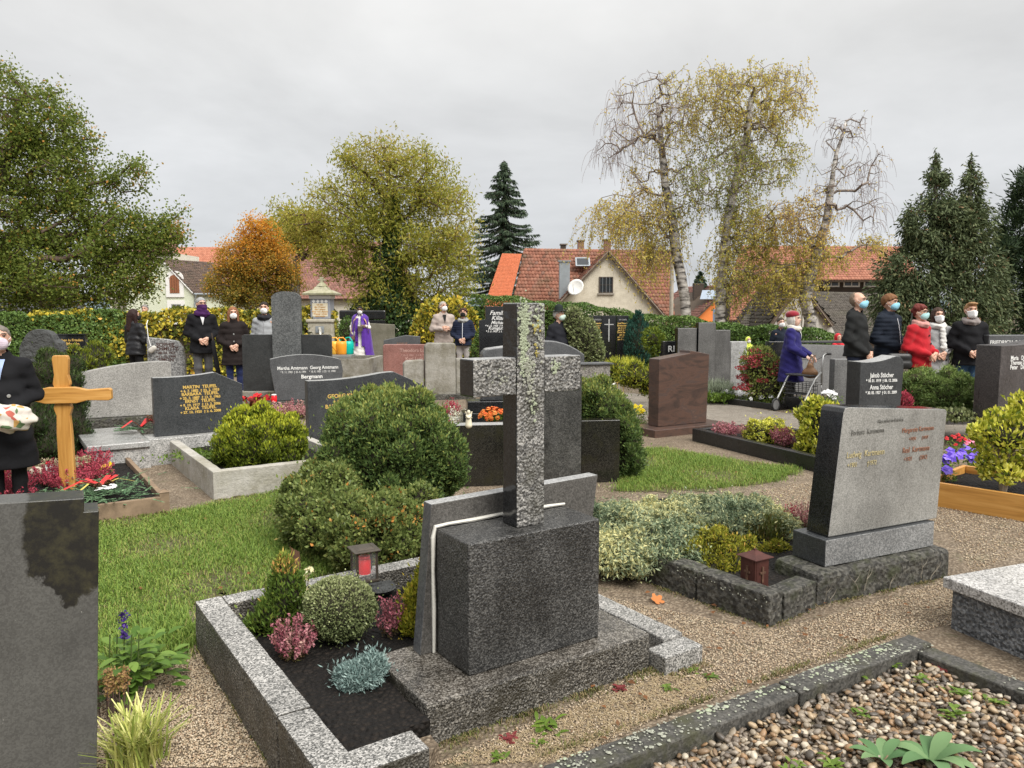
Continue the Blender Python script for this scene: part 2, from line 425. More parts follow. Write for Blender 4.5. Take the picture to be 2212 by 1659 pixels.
# far wooded hills
HILL = plain('hazy_hill_wood', (.10,.135,.15), .9, .18, .02, 0)  # distance haze is put into the wood's colour as blue-grey
hx = np.linspace(-2600, 2600, 90); rows = []
for yy, zz in ((1500, -8), (1650, 14), (1800, 26), (2300, 30)):
    rows.append(np.stack([hx, np.full_like(hx, yy), zz*(1+.25*np.sin(hx/330)+.12*np.sin(hx/121+1))], -1))
_V = np.concatenate(rows); _i = np.arange(4*90).reshape(4, 90)
link('hills', npmesh('hills', _V, np.stack([_i[:-1,:-1], _i[:-1,1:], _i[1:,1:], _i[1:,:-1]], -1).reshape(-1, 4), smooth=True), HILL, kind='structure')
def ragged(poly, step=.09, amp=.05, seed=1):
    rr = random.Random(seed); out = []
    for i, p in enumerate(poly):
        q = poly[(i+1) % len(poly)]; d = (q-p); n = max(1, int(d.length/step))
        for k in range(n): out.append(p+d*(k/n)+Vector((rr.uniform(-amp, amp), rr.uniform(-amp, amp), 0)))
    return out
def sheet(name, poly, z, mat, kind='structure', amp=.05):
    pts = ragged(poly, amp=amp) if amp else poly
    me = bpy.data.meshes.new(name); me.from_pydata([(p.x, p.y, z) for p in pts], [], [tuple(range(len(pts)))]); me.update()
    return link(name, me, mat, kind=kind)
TURF_L = [gr(*p) for p in ((120,1128),(360,1112),(470,1088),(600,1060),(700,1060),(900,1190),(640,1262),(455,1290),(400,1325),(300,1372),(215,1400),(150,1420))]
TURF_R = [gr(*p) for p in ((1330,1062),(1345,975),(1440,968),(1560,992),(1730,1012),(1680,1040),(1560,1055),(1430,1062))]
sheet('lawn', TURF_L, .004, TURF, amp=.11); sheet('lawn', TURF_R, .004, TURF, amp=.11)
sheet('path', [gr(*p) for p in ((1180,842),(1330,846),(1560,872),(1700,893),(1850,905),(2300,905),(2300,945),(1760,938),(1560,926),(1380,905),(1180,898))], .004, PATHM, amp=.03)
# ------------------------------------------------------------------ roofs
def roof_tiles(name, c, rows, cols, mat, parent, th=.05, wave=.03, lap=1.25, jit=.012, seed=3):
    """c = eave left, eave right, ridge right, ridge left; curved tiles laid in overlapping courses, one mesh"""
    rr = np.random.default_rng(seed); c = [np.array(p, float) for p in c]
    nrm = np.cross(c[1]-c[0], c[3]-c[0]); nrm /= np.linalg.norm(nrm)
    if nrm[2] < 0: nrm = -nrm
    def P(u, v): return (c[0]*(1-u)[:, None]+c[1]*u[:, None])*(1-v)[:, None]+(c[3]*(1-u)[:, None]+c[2]*u[:, None])*v[:, None]
    R, Cc = np.meshgrid(np.arange(rows), np.arange(cols), indexing='ij'); R = R.ravel(); Cc = Cc.ravel(); n = len(R)
    off = rr.normal(0, jit, n)
    V = np.empty((n, 12, 3))
    for k in range(4):
        u = np.clip((Cc+.5*(R % 2)-.25+k/3*.985)/cols, 0, 1); arch = wave*math.sin(PI*k/3)
        lo = P(u, R/rows); hi = P(u, np.minimum((R+lap)/rows, 1.0))
        V[:, k] = lo+nrm*(th+arch+off)[:, None]; V[:, 4+k] = hi+nrm*(arch*.9)+nrm*.004; V[:, 8+k] = lo+nrm*(arch-.02)
    i = (np.arange(n)*12)[:, None]
    q = [[k, k+1, k+5, k+4] for k in range(3)]+[[8+k, 9+k, k+1, k] for k in range(3)]
    F = np.concatenate([i+np.array([a]) for a in q])
    tint = np.clip(rr.normal(.5, .22, n)+.25*np.sin(R*.9+Cc*.05)*.3, 0, 1)
    link('roof_tiling', npmesh('roof_tiling', V.reshape(-1, 3), F, np.tile(tint, 6)), mat, parent, kind='stuff')
    me = bpy.data.meshes.new('roof_deck'); d = nrm*.03
    me.from_pydata([tuple(p-d) for p in c]+[tuple(p-d*5) for p in c], [], [(0,1,2,3),(7,6,5,4),(0,4,5,1),(1,5,6,2),(2,6,7,3),(3,7,4,0)]); me.update()
    link('roof_deck', me, plain('old_timber', (.10,.075,.055), .85), parent)
def wall_poly(name, pts, back, mat, parent):
    """a wall given by its outline in space, made solid by pushing it along back"""
    n = len(pts); b = Vector(back); me = bpy.data.meshes.new(name)
    me.from_pydata([tuple(p) for p in pts]+[tuple(Vector(p)+b) for p in pts], [], [tuple(range(n)), tuple(range(2*n-1, n-1, -1))]+[(i, i+n, (i+1) % n+n, (i+1) % n) for i in range(n)]); me.update()
    bm = bmesh.new(); bm.from_mesh(me); bmesh.ops.recalc_face_normals(bm, faces=bm.faces); bm.to_mesh(me); bm.free()
    return link(name, me, mat, parent)
GLASS = NT('window_glass'); GLASS.set('Base Color', (.03,.035,.04)); GLASS.set('Roughness', .08); GLASS = GLASS.m
WHITEP = plain('white_paint', (.72,.71,.68), .5, .06, 9, .05)
def window(parent, x0, x1, z0, z1, y, frame=WHITEP, fw=.07, cols=2, rows=1, surround=None, sw=.0, pane=GLASS, proud=.04):
    """window on a wall whose outer face is at depth y (facing -y)"""
    r = MB()
    for a, b, c, d in ((x0, x1, z0, z0+fw), (x0, x1, z1-fw, z1), (x0, x0+fw, z0+fw, z1-fw), (x1-fw, x1, z0+fw, z1-fw)): r.box(a, b, y-proud, y+.03, c, d)
    for k in range(1, cols):
        xx = x0+(x1-x0)*k/cols; r.box(xx-fw*.35, xx+fw*.35, y-proud+.01, y+.02, z0+fw, z1-fw)
    for k in range(1, rows):
        zz = z0+(z1-z0)*k/rows; r.box(x0+fw, x1-fw, y-proud+.013, y+.017, zz-fw*.25, zz+fw*.25)
    w = r.build('window', frame, parent)
    for a in range(cols):
        xa = x0+fw+(x1-x0-2*fw)*a/cols; xb = x0+fw+(x1-x0-2*fw)*(a+1)/cols
        MB().box(xa, xb, y-.012, y-.004, z0+fw, z1-fw).build('pane', pane, w)
    if surround:
        s = MB(); sx0, sx1, sz0, sz1 = x0-sw, x1+sw, z0-sw, z1+sw
        for a, b, c, d in ((sx0, sx1, sz0, z0), (sx0, sx1, z1, sz1), (sx0, x0, z0, z1), (x1, sx1, z0, z1)): s.box(a, b, y-.05, y+.02, c, d)
        s.build('surround', surround, w)
    return w
TILE_RED = tilem('red_tiles', [(.16,.075,.048), (.25,.095,.058), (.32,.135,.085), (.21,.11,.08)], mossy=.65)
TILE_ORANGE = tilem('orange_tiles', [(.50,.135,.05), (.58,.17,.075), (.62,.19,.085)], mossy=.08)
TILE_BARN = tilem('barn_tiles', [(.24,.09,.055), (.33,.13,.08), (.40,.17,.105)], mossy=.4)
TILE_BROWN = tilem('brown_tiles', [(.075,.055,.045), (.125,.085,.065), (.17,.115,.09)], mossy=.25)
TILE_GREY = tilem('grey_shingles', [(.055,.045,.036), (.08,.068,.055), (.105,.09,.073)], mossy=.4, moss=(.10,.10,.055))
TILE_PLUM = tilem('plum_tiles', [(.17,.08,.065), (.25,.115,.09), (.31,.15,.12)], mossy=.35)
def plaster(name, c, stain, sc=1.5):
    if name in MATS: return MATS[name]
    t = NT(name); col = t.mix(t.ramp(t.noise(sc, 7, .7), [(.42, 0.0), (.68, 1.0)]), c, stain)
    t.set('Base Color', t.mix(1.0, col, t.ramp(t.noise(22, 4), [(.3, .86), (.7, 1.1)]), 'MULTIPLY')); t.set('Roughness', .9); t.bump(t.noise(30, 5, .7), .6, .02); MATS[name] = t.m; return t.m
PL_CREAM = plaster('cream_plaster', (.62,.565,.455), (.47,.42,.33), 2.5)
PL_MINT = plaster('mint_plaster', (.61,.645,.50), (.55,.57,.44))
PL_WHITE = plaster('white_plaster', (.72,.69,.64), (.50,.47,.42))
PL_PALE = plaster('pale_plaster', (.70,.66,.56), (.58,.54,.45))
PL_ORANGE = plaster('orange_plaster', (.78,.24,.06), (.70,.21,.055))
PL_BLUE = plaster('blue_plaster', (.30,.42,.62), (.27,.38,.56))
BRICK = plain('chimney_brick', (.22,.12,.085), .85, .35, 12, .5, 30)
ZINC = plain('zinc', (.30,.33,.35), .45, .2, 2, .05, spec=.5, metal=.4)
DARKWOOD = plain('dark_timber', (.055,.04,.03), .8)
BROWNWOOD = plain('brown_shutter', (.24,.09,.04), .6, .2, 8)
def chimney(parent, px0, px1, py0, py1, Y, mat=BRICK, d=.5):
    a = at(px0, py0, Y); b = at(px1, py1, Y)
    c = MB().box(a.x, b.x, Y, Y+d, b.z, a.z).build('chimney', mat, parent, bevel=.01)
    MB().box(a.x-.05, b.x+.05, Y-.05, Y+d+.05, a.z-.003, a.z+.07).build('chimney_cap', plain('chimney_cap', (.16,.13,.11), .8), c)
# --- house with the red roof and plastered gable
h = thing('gable_house', 'cream plastered gable house with mossy red tiled roof and satellite dish', 'house')
Yg = 42.0
roof_tiles('roof', [at(1096,700,42.7), at(1458,706,42.7), at(1450,541,46.6), at(1131,537,46.6)], 22, 46, TILE_RED, h)
roof_tiles('roof', [at(1043,668,42.7), at(1097,668,42.7), at(1127,549,45.9), at(1084,548,45.9)], 40, 26, TILE_ORANGE, h, wave=.015, th=.025, jit=.003)
pk = at(1313, 545, Yg); gl = at(1200, 658, Yg); grr = at(1436, 683, Yg); zb = -3.3
wall_poly('wall', [(gl.x, Yg, zb), (grr.x, Yg, zb), (grr.x, Yg, grr.z), (pk.x, Yg, pk.z), (gl.x, Yg, gl.z)], (0, .4, 0), PL_CREAM, h)
wall_poly('wall', [(at(1100,0,Yg+.9).x, Yg+.9, zb), (at(1455,0,Yg+.9).x, Yg+.9, zb), (at(1455,0,Yg+.9).x, Yg+.9, 1.0), (at(1100,0,Yg+.9).x, Yg+.9, 1.0)], (0, 5, 0), PL_CREAM, h)
roof_tiles('roof', [(gl.x-.1, Yg+4.4, gl.z-.1), (gl.x-.1, Yg-.25, gl.z-.1), (pk.x, Yg-.25, pk.z+.06), (pk.x, Yg+4.4, pk.z+.06)], 20, 20, TILE_RED, h)
roof_tiles('roof', [(grr.x+.1, Yg-.25, grr.z-.1), (grr.x+.1, Yg+4.4, grr.z-.1), (pk.x, Yg+4.4, pk.z+.06), (pk.x, Yg-.25, pk.z+.06)], 22, 20, TILE_RED, h)
VERGE = plain('verge_board', (.17,.13,.10), .8)
for a, b in ((gl, pk), (grr, pk)):
    MB().tube([(a.x, Yg-.22, a.z-.12), (b.x, Yg-.22, b.z+.02)], .07, 4).build('verge_board', VERGE, h)
a = at(1293, 633, Yg); b = at(1324, 598, Yg)
wn = window(h, a.x, b.x, a.z, b.z, Yg, frame=plain('dark_frame', (.06,.045,.035), .7), fw=.06, cols=2, rows=2)
MB().box(a.x-.06, b.x+.06, Yg-.1, Yg-.002, a.z-.09, a.z-.004).build('sill', plain('sill_grey', (.28,.25,.21), .8), wn)
for k in range(1, 4): MB().tube([(a.x+(b.x-a.x)*k/4, Yg-.07, a.z), (a.x+(b.x-a.x)*k/4, Yg-.07, b.z)], .01, 5).build('bar', ZINC, wn)
chimney(h, 1305, 1319, 519, 560, 46.4); chimney(h, 1248, 1261, 521, 560, 46.8); chimney(h, 1211, 1222, 529, 545, 47.2, DARKWOOD)
a = at(1207, 566, 42.55); b = at(1229, 668, 42.55)
fl = MB().box(a.x, b.x, 42.2, 42.75, b.z, a.z).build('flue_casing', ZINC, h, bevel=.02)
MB().box(a.x-.06, b.x+.06, 42.14, 42.81, a.z-.002, a.z+.06).build('flue_cap', ZINC, fl)
c = at(1244, 622, Yg-.35); d = MB().lathe([(.002, .0), (.2, .012), (.36, .05), (.46, .10), (.465, .108), (.36, .062), (.2, .022), (.002, .01)], 24)
ds = d.build('satellite_dish', WHITEP, h, smooth=True, loc=c, rot=(math.radians(68), 0, math.radians(-28)))
MB().tube([(0, -.42, .1), (0, -.1, .42), (0, 0, .45)], .012, 5).build('dish_arm', ZINC, ds)
MB().tube([(0, 0, 0), (0, .1, -.2)], .025, 6).build('dish_bracket', ZINC, ds)
sk = at(1258, 566, 45.2)
s_ = MB().box(-.42, .42, -.03, .08, -.35, .35).build('skylight', ZINC, h, loc=(sk.x, sk.y-.05, sk.z), rot=(-math.radians(43), 0, 0))
MB().box(-.33, .33, -.045, -.034, -.26, .26).build('pane', GLASS, s_)
p = at(1452, 536, 40)
t_ = tag(MB().tube([(p.x, 40, -3.5), (p.x, 40, p.z)], [.13, .09], 10).build('utility_pole', plain('pole_concrete', (.36,.32,.26), .85)), 'tall pale utility pole at the right end of the cream gable house', 'pole')
# --- orange house and blue house beyond
h = thing('orange_house', 'orange plastered house with brown roof and solar panel seen between birch trunks', 'house'); Y = 88
pk = at(1574, 617, Y); gl = at(1494, 694, Y); grr = at(1625, 672, Y)
wall_poly('wall', [(gl.x, Y, -5), (grr.x, Y, -5), (grr.x, Y, grr.z), (pk.x, Y, pk.z), (gl.x, Y, gl.z)], (0, .4, 0), PL_ORANGE, h)
roof_tiles('roof', [(gl.x-5.0, Y+9, gl.z), (gl.x-.4, Y-.5, gl.z-.4), (pk.x, Y-.5, pk.z+.1), (pk.x-3.2, Y+9, pk.z+.1)], 16, 22, TILE_PLUM, h)
roof_tiles('roof', [(grr.x, Y-.5, grr.z-.1), (grr.x, Y+9, grr.z-.1), (pk.x-3.2, Y+9, pk.z+.1), (pk.x, Y-.5, pk.z+.1)], 10, 16, TILE_PLUM, h)
a = at(1578, 652, Y); b = at(1592, 636, Y); window(h, a.x, b.x, a.z, b.z, Y, frame=DARKWOOD)
chimney(h, 1499, 1519, 614, 650, 90.5, DARKWOOD, .8)
so = MB().box(-1.0, 1.0, -.05, .05, -.7, .7).build('solar_panel', plain('solar_glass', (.30,.36,.44), .15, .1, 3, 0, spec=.8), h, loc=at(1533, 637, 88.2), rot=(-.75, 0, -.5))
h = thing('blue_house', 'small pale blue house wall with a white window below the orange house', 'house'); Y = 70
a = at(1563, 720, Y); b = at(1606, 668, Y)
wall_poly('wall', [(a.x, Y, -5), (b.x, Y, -5), (b.x, Y, b.z), (a.x, Y, b.z)], (0, 4, 0), PL_BLUE, h)
roof_tiles('roof', [(a.x-.3, Y-.3, b.z-.05), (b.x+.2, Y-.3, b.z-.05), (b.x+.1, Y+2.2, b.z+1.5), (a.x+1, Y+2.2, b.z+1.5)], 10, 10, TILE_PLUM, h)
a = at(1576, 694, Y); b = at(1588, 677, Y); window(h, a.x, b.x, a.z, b.z, Y)
# --- barn with the ribbon windows
h = thing('red_roofed_barn', 'long barn with red tiled roof and a row of white framed windows', 'barn'); Y = 46
roof_tiles('roof', [at(1575,606,45.2), at(1985,604,45.2), at(1956,533,49), at(1600,531,49)], 15, 62, TILE_BARN, h)
roof_tiles('roof', [at(1574,692,42.4), at(1662,692,42.4), at(1662,606,45.1), at(1582,606,45.1)], 18, 16, TILE_BARN, h, seed=8)
a = at(1600, 606, Y); b = at(1985, 604, Y)
wall_poly('wall', [(a.x, Y, -3.6), (b.x, Y, -3.6), (b.x, Y, b.z+.02), (a.x, Y, a.z+.02)], (0, 5, 0), DARKWOOD, h)
for q in range(-2, 6):
    x0 = 1690+q*44; a = at(x0, 620, Y-.1); b = at(x0+36, 606, Y-.1); window(h, a.x, b.x, a.z, b.z, Y, fw=.08, cols=2)
# --- low shingled outbuilding with a white gable
h = thing('shingled_outbuilding', 'low outbuilding with grey shingle roof and whitewashed gable wall', 'building'); Y = 30
roof_tiles('roof', [at(1585,722,29.4), at(1700,722,29.4), at(1712,614,33), at(1648,612,33)], 22, 20, TILE_GREY, h, wave=.01)
roof_tiles('roof', [at(1745,740,29.4), at(1960,740,29.4), at(1940,634,33), at(1745,630,33)], 30, 46, TILE_GREY, h, wave=.012, th=.035)
Yd = 28.2; pk = at(1724, 612, Yd); gl = at(1655, 708, Yd); grr = at(1792, 700, Yd); zb = -3.0
wall_poly('wall', [(gl.x, Yd, zb), (at(1832,0,Yd).x, Yd, zb), (at(1832,0,Yd).x, Yd, at(0,720,Yd).z), (grr.x, Yd, grr.z), (pk.x, Yd, pk.z), (gl.x, Yd, gl.z)], (0, .4, 0), PL_WHITE, h)
roof_tiles('roof', [(gl.x-.1, Yd+4, gl.z), (gl.x-.1, Yd-.2, gl.z), (pk.x, Yd-.2, pk.z+.05), (pk.x, Yd+4, pk.z+.05)], 12, 20, TILE_GREY, h)
roof_tiles('roof', [(grr.x+.1, Yd-.2, grr.z), (grr.x+.1, Yd+4, grr.z), (pk.x, Yd+4, pk.z+.05), (pk.x, Yd-.2, pk.z+.05)], 12, 20, TILE_GREY, h)
for a_ in (gl, grr): MB().tube([(a_.x, Yd-.15, a_.z-.08), (pk.x, Yd-.15, pk.z)], .08, 4).build('verge_board', VERGE, h)
a = at(1736, 704, Yd); b = at(1762, 675, Yd); window(h, a.x, b.x, a.z, b.z, Yd, frame=plain('weathered_frame', (.32,.27,.21), .8), cols=1, surround=PL_WHITE, sw=.08)
# --- mint green house
h = thing('mint_green_house', 'mint green house with brown shuttered loft door and dark tiled roof', 'house'); Y = 60
pk = at(350, 562, Y); gl = at(272, 634, Y); grr = at(418, 632, Y)
wall_poly('wall', [(gl.x, Y, -4), (grr.x, Y, -4), (grr.x, Y, grr.z), (pk.x, Y, pk.z), (gl.x, Y, gl.z)], (0, .4, 0), PL_MINT, h)
e2 = at(500, 632, 62.5); r2 = at(464, 576, 65)
roof_tiles('roof', [(grr.x+.15, Y-.2, grr.z-.1), (e2.x, e2.y, grr.z-.1), (r2.x, r2.y, pk.z+.1), (pk.x, Y-.2, pk.z+.1)], 20, 26, TILE_BROWN, h)
roof_tiles('roof', [(gl.x-4, Y+6, gl.z), (gl.x-.2, Y-.2, gl.z), (pk.x, Y-.2, pk.z+.1), (r2.x-2, r2.y+3, pk.z+.1)], 12, 12, TILE_BROWN, h)
wall_poly('wall', [(grr.x, Y+.05, -4), (e2.x, e2.y+.3, -4), (e2.x, e2.y+.3, grr.z), (grr.x, Y+.05, grr.z)], (0, 1, 0), PL_MINT, h)
MB().tube([(pk.x, Y-.12, pk.z), (grr.x, Y-.12, grr.z-.05)], .09, 4).build('verge_board', WHITEP, h)
MB().tube([(grr.x+.15, Y-.3, grr.z-.12), (e2.x, e2.y-.3, grr.z-.12)], .08, 6).build('gutter', ZINC, h)
MB().tube([(grr.x+.3, Y-.28, grr.z-.15), (grr.x+.1, Y-.12, grr.z-.7), (grr.x+.1, Y-.12, -4)], .05, 6).build('downpipe', ZINC, h)
x0, x1 = at(342,0,Y).x, at(363,0,Y).x; z0, z1 = zt(633,Y), zt(597,Y); xm = (x0+x1)/2; rr_ = (x1-x0)/2
arch = lambda o: [(x0-o, z0-o), (x1+o, z0-o)]+[(xm+(rr_+o)*math.cos(t), z1-rr_*.5+(rr_*.8+o)*math.sin(t)) for t in np.linspace(0, PI, 9)]
ld = MB().prism(arch(.32), .12, Y-.1).build('loft_opening', WHITEP, h)
MB().prism(arch(.0), .05, Y-.14).build('shutter', BROWNWOOD, ld)
for k in range(1, 4): MB().box(x0+(x1-x0)*k/4-.015, x0+(x1-x0)*k/4+.015, Y-.155, Y-.142, z0+.02, z1-.1).build('batten', plain('dark_brown_batten', (.13,.05,.025), .7), ld)
x0, x1 = at(342,0,Y).x, at(364,0,Y).x; window(h, x0, x1, zt(692,Y), zt(657,Y), Y, frame=plain('grey_frame', (.30,.30,.29), .6), fw=.08, cols=2, rows=3, surround=WHITEP, sw=.3)
# --- cream house behind the oak
h = thing('cream_house', 'tall cream house with a blue curtained window behind the oak', 'house'); Y = 66
a = at(205, 0, Y); b = at(345, 0, Y)
wall_poly('wall', [(a.x, Y, -4), (b.x, Y, -4), (b.x, Y, zt(545,Y)), (a.x, Y, zt(535,Y))], (0, 6, 0), PL_PALE, h)
roof_tiles('roof', [(a.x-.3, Y-.3, zt(545,Y)), (b.x+.3, Y-.3, zt(545,Y)), (b.x-.5, Y+4, zt(500,Y)), (a.x+.8, Y+4, zt(500,Y))], 12, 22, TILE_PLUM, h)
chimney(h, 304, 322, 528, 562, Y-.6)
a = at(247, 0, Y); b = at(263, 0, Y); window(h, a.x, b.x, zt(682,Y), zt(644,Y), Y, fw=.1, cols=2, pane=plain('blue_curtain', (.25,.36,.50), .5), surround=plain('stone_trim', (.5,.44,.36), .8), sw=.2)
# --- dark slate roofed shed under the oak
h = thing('slate_roofed_shed', 'low shed with dark slate roof under the oak at far left', 'building'); Y = 44
roof_tiles('roof', [at(-120,706,Y), at(215,706,Y), at(150,606,49), at(-120,600,49)], 20, 34, tilem('slates', [(.045,.045,.05), (.075,.075,.08), (.11,.11,.115)], mossy=.25), h, wave=.0)
a = at(-120, 0, Y+.5); b = at(205, 0, Y+.5); wall_poly('wall', [(a.x, Y+.5, -3.6), (b.x, Y+.5, -3.6), (b.x, Y+.5, .7), (a.x, Y+.5, .7)], (0, 6, 0), PL_PALE, h)
# --- long red roofed farm buildings behind the orange tree
h = thing('hip_roofed_farmhouse', 'farmhouse with bright red hipped roof behind the mint green house', 'house'); Y = 84
roof_tiles('roof', [at(285,600,Y), at(520,600,Y), at(474,534,Y+7), at(330,534,Y+7)], 18, 40, tilem('farm_tiles', [(.34,.12,.07), (.44,.17,.10), (.50,.21,.13)], mossy=.15), h)
a = at(300, 0, Y+1); b = at(510, 0, Y+1); wall_poly('wall', [(a.x, Y+1, -4), (b.x, Y+1, -4), (b.x, Y+1, zt(598,Y)), (a.x, Y+1, zt(598,Y))], (0, 8, 0), PL_PALE, h)
h = thing('plum_roofed_barn', 'barn with large weathered plum red roof between the orange tree and the ash', 'barn'); Y = 64
roof_tiles('roof', [at(440,646,Y), at(900,646,Y), at(860,523,Y+8), at(520,523,Y+8)], 30, 70, TILE_PLUM, h)
a = at(460, 0, Y+.6); b = at(890, 0, Y+.6); wall_poly('wall', [(a.x, Y+.6, -4), (b.x, Y+.6, -4), (b.x, Y+.6, zt(646,Y)), (a.x, Y+.6, zt(646,Y))], (0, 12, 0), PL_PALE, h)
# ================================================================== TREES AND HEDGES
def grow(trunk, targets, seed=1, step=.45, bow=.1, jit=.05, down=.8):
    """limbs reaching every target point from the trunk; returns node positions, parents, weights, tip node per target"""
    rr = np.random.default_rng(seed); pos = []; par = []
    for i, p in enumerate(trunk):
        if i == 0: pos.append(np.array(p, float)); par.append(-1); continue
        a = np.array(trunk[i-1], float); b = np.array(p, float); k = max(1, int(np.linalg.norm(b-a)/step))
        for j in range(1, k+1): pos.append(a+(b-a)*j/k+rr.normal(0, jit*.3, 3)*(j < k)); par.append(len(pos)-2)
    ntr = len(pos)
    cap = len(pos)+len(targets)*14+10; A = np.empty((cap, 3)); A[:ntr] = pos; n = ntr
    lo = max(2, int(ntr*.25)); start = np.array(pos[lo:]); T = np.asarray(targets, float)
    order = np.argsort(np.min(np.linalg.norm(T[:, None]-start[None], axis=2), axis=1)); tips = []
    for ti in order:
        t = T[ti]; q = A[lo:n]; d = np.linalg.norm(q-t, axis=1); cost = d+down*np.maximum(q[:, 2]-t[2], 0)+.12*np.maximum(t[2]-q[:, 2], 0)
        i = int(np.argmin(cost))+lo; a = A[i].copy(); L = d[i-lo]; k = min(12, max(1, int(L/step))); prev = i
        for j in range(1, k+1):
            f = j/k; p = a+(t-a)*f+np.array([0, 0, bow*L*math.sin(PI*f)])+rr.normal(0, jit, 3)*(j < k)
            A[n] = p; par.append(prev); prev = n; n += 1
        tips.append(prev)
    w = np.zeros(n)
    for t in tips: w[t] += 1
    for i in range(n-1, 0, -1): w[par[i]] += w[i]
    return A[:n].copy(), np.array(par), w, np.array(tips), ntr
def limbs(A, par, w, ntr, r_base, r_tip, bark, parent, thin=None):
    e = math.log(r_base/r_tip)/math.log(max(w[0], 2)); R = r_tip*np.maximum(w, 1)**e
    MB().tube([Vector(A[i]) for i in range(ntr)], list(np.maximum(R[:ntr], r_tip)), 10).build('trunk', bark, parent, smooth=True)
    idx = np.arange(ntr, len(A)); p = par[idx]
    r0 = np.minimum(R[p], R[idx]*1.6+.004)
    sticks('limbs', A[p], A[idx], r0, R[idx], thin or bark, parent, 5)
def in_lobes(lobes, n, Y, flat=.8, shell=.35):
    """points in a crown given by lobes in photo pixels (px, py, rx, ry[, depth offset])"""
    lb = []
    for l in lobes:
        yo = l[4] if len(l) > 4 else 0; c = at(l[0], l[1], Y+yo); s = (Y+yo)/FPX; lb.append((c.x, c.y, c.z, l[2]*s, max(l[2], l[3])*s*flat, l[3]*s))
    lb = np.array(lb); vol = lb[:, 3]*lb[:, 4]*lb[:, 5]; pk = RNG.choice(len(lb), n, p=vol**.8/(vol**.8).sum())
    u = rdir(n)*(RNG.uniform(shell**3, 1, n)**(1/3))[:, None]
    return lb[pk, :3]+u*lb[pk, 3:6], pk
def clump(P, k, spread, seed=0):
    Q = np.repeat(P, k, axis=0); return Q+RNG.normal(0, 1, Q.shape)*spread
BARK = plain('bark', (.085,.07,.055), .9, .3, 8, .8, 20, bdist=.03)
def _birch():
    t = NT('birch_bark'); v = t.mapped((1, 1, 3.2)); w = t.noise(2.6, 6, .65, v)
    c = t.ramp(w, [(.40, (.035,.03,.027)), (.47, (.24,.22,.20)), (.58, (.50,.47,.43)), (.75, (.60,.57,.53))])
    t.set('Base Color', c); t.set('Roughness', .75); t.bump(w, .4, .02); MATS['birch'] = t.m; return t.m
BIRCH = _birch(); TWIG = plain('twig', (.10,.065,.05), .85, .25, 8, 0)
OAKL = leafm('oak_leaf', [(.070,.098,.018), (.105,.14,.026), (.155,.185,.036), (.25,.22,.045), (.42,.20,.045)], .5, .45)
ASHL = leafm('ash_leaf', [(.11,.14,.022), (.185,.20,.032), (.26,.255,.045), (.32,.28,.055), (.28,.19,.055)], .5, .45)
ORL = leafm('rust_leaf', [(.145,.1377,.0261), (.29,.1885,.0319), (.4785,.2175,.029), (.551,.2755,.03625), (.319,.1232,.029)], .5, .45)
BIL = leafm('birch_leaf', [(.19,.22,.06), (.28,.28,.07), (.42,.36,.085), (.47,.37,.085), (.40,.25,.075)], .5, .45)
IVY = leafm('ivy_leaf', [(.016,.032,.0112), (.0288,.0544,.016), (.048,.08,.0224)], .35, .1)
CONI = leafm('spruce_needle', [(.022,.0352,.022), (.0396,.0616,.0352), (.066,.0924,.0484)], .6, .1)
CYPL = leafm('cypress_spray', [(.042,.056,.026), (.068,.088,.04), (.105,.125,.056), (.19,.11,.06)], .6, .15)
HEDG = leafm('hedge_leaf', [(.0342,.0646,.0152), (.0665,.114,.0266), (.1045,.1615,.038), (.171,.1995,.057)], .45, .15)
HEDY = leafm('hornbeam_leaf', [(.05625,.075,.015), (.15,.1562,.025), (.425,.3375,.04375), (.625,.4875,.0625), (.525,.3,.0625)], .5, .3)
def broadleaf(name, label, trunk, lobes, Y, ntar, per, spread, L, Wd, leaf, r_base, r_tip, tintf, seed, bark=BARK, droop=.2, flat=.8, bow=.1, shell=.35, base_z=None):
    tr = thing(name, label, 'tree', (0, 0, 0)); T, pk = in_lobes(lobes, ntar, Y, flat, shell)
    tp = [Vector(at(a, b, Y)) for a, b in trunk]; tp[0].z = base_z if base_z is not None else float(ground_z(tp[0].x, Y))-.1
    o = tp[0].copy(); tr.location = o
    tp = [p-o for p in tp]; T = T-np.array(o)
    A, par, w, tips, ntr = grow(tp, T, seed, bow=bow); limbs(A, par, w, ntr, r_base, r_tip, bark, tr, TWIG)
    P = clump(A[tips], per, spread); n = len(P); up = np.array([0, 0, 1.])
    D = unit(rdir(n)+np.array([0, 0, -droop])); N = unit(rdir(n)*.8+up*.6)
    tint = np.clip(tintf(P+np.array(o), n), 0, 1)
    leafset('crown', P, D, N, RNG.uniform(.7, 1.25, n)*L, RNG.uniform(.7, 1.2, n)*Wd, tint, leaf, tr)
    return tr, A, tips, o
def patches(P, f=.9, s=0): return .5+.5*np.sin(P[:, 0]*f*2.1+s)*np.cos(P[:, 2]*f*1.7+s*2)*np.cos(P[:, 1]*f*1.3)
broadleaf('oak_tree', 'big green oak with patches of orange leaves at the left edge', [(-70, 730), (-60, 620), (-40, 520), (-10, 420), (20, 320), (40, 220)],
    [(10, 430, 190, 190), (40, 250, 115, 105), (120, 330, 85, 105), (195, 450, 85, 75), (275, 375, 55, 45), (275, 520, 95, 80), (372, 470, 34, 52), (335, 520, 55, 42), (150, 580, 190, 100), (-10, 610, 150, 85), (280, 610, 85, 52)],
    22, 860, 92, .18, .088, .06, OAKL, .32, .012, lambda P, n: np.clip(RNG.normal(.30, .16, n), 0, .68)+.6*(patches(P, 1.3, 2) > .86)*(RNG.random(n) < .55)+.5*(RNG.random(n) < .035), 11, flat=.7, shell=.25)
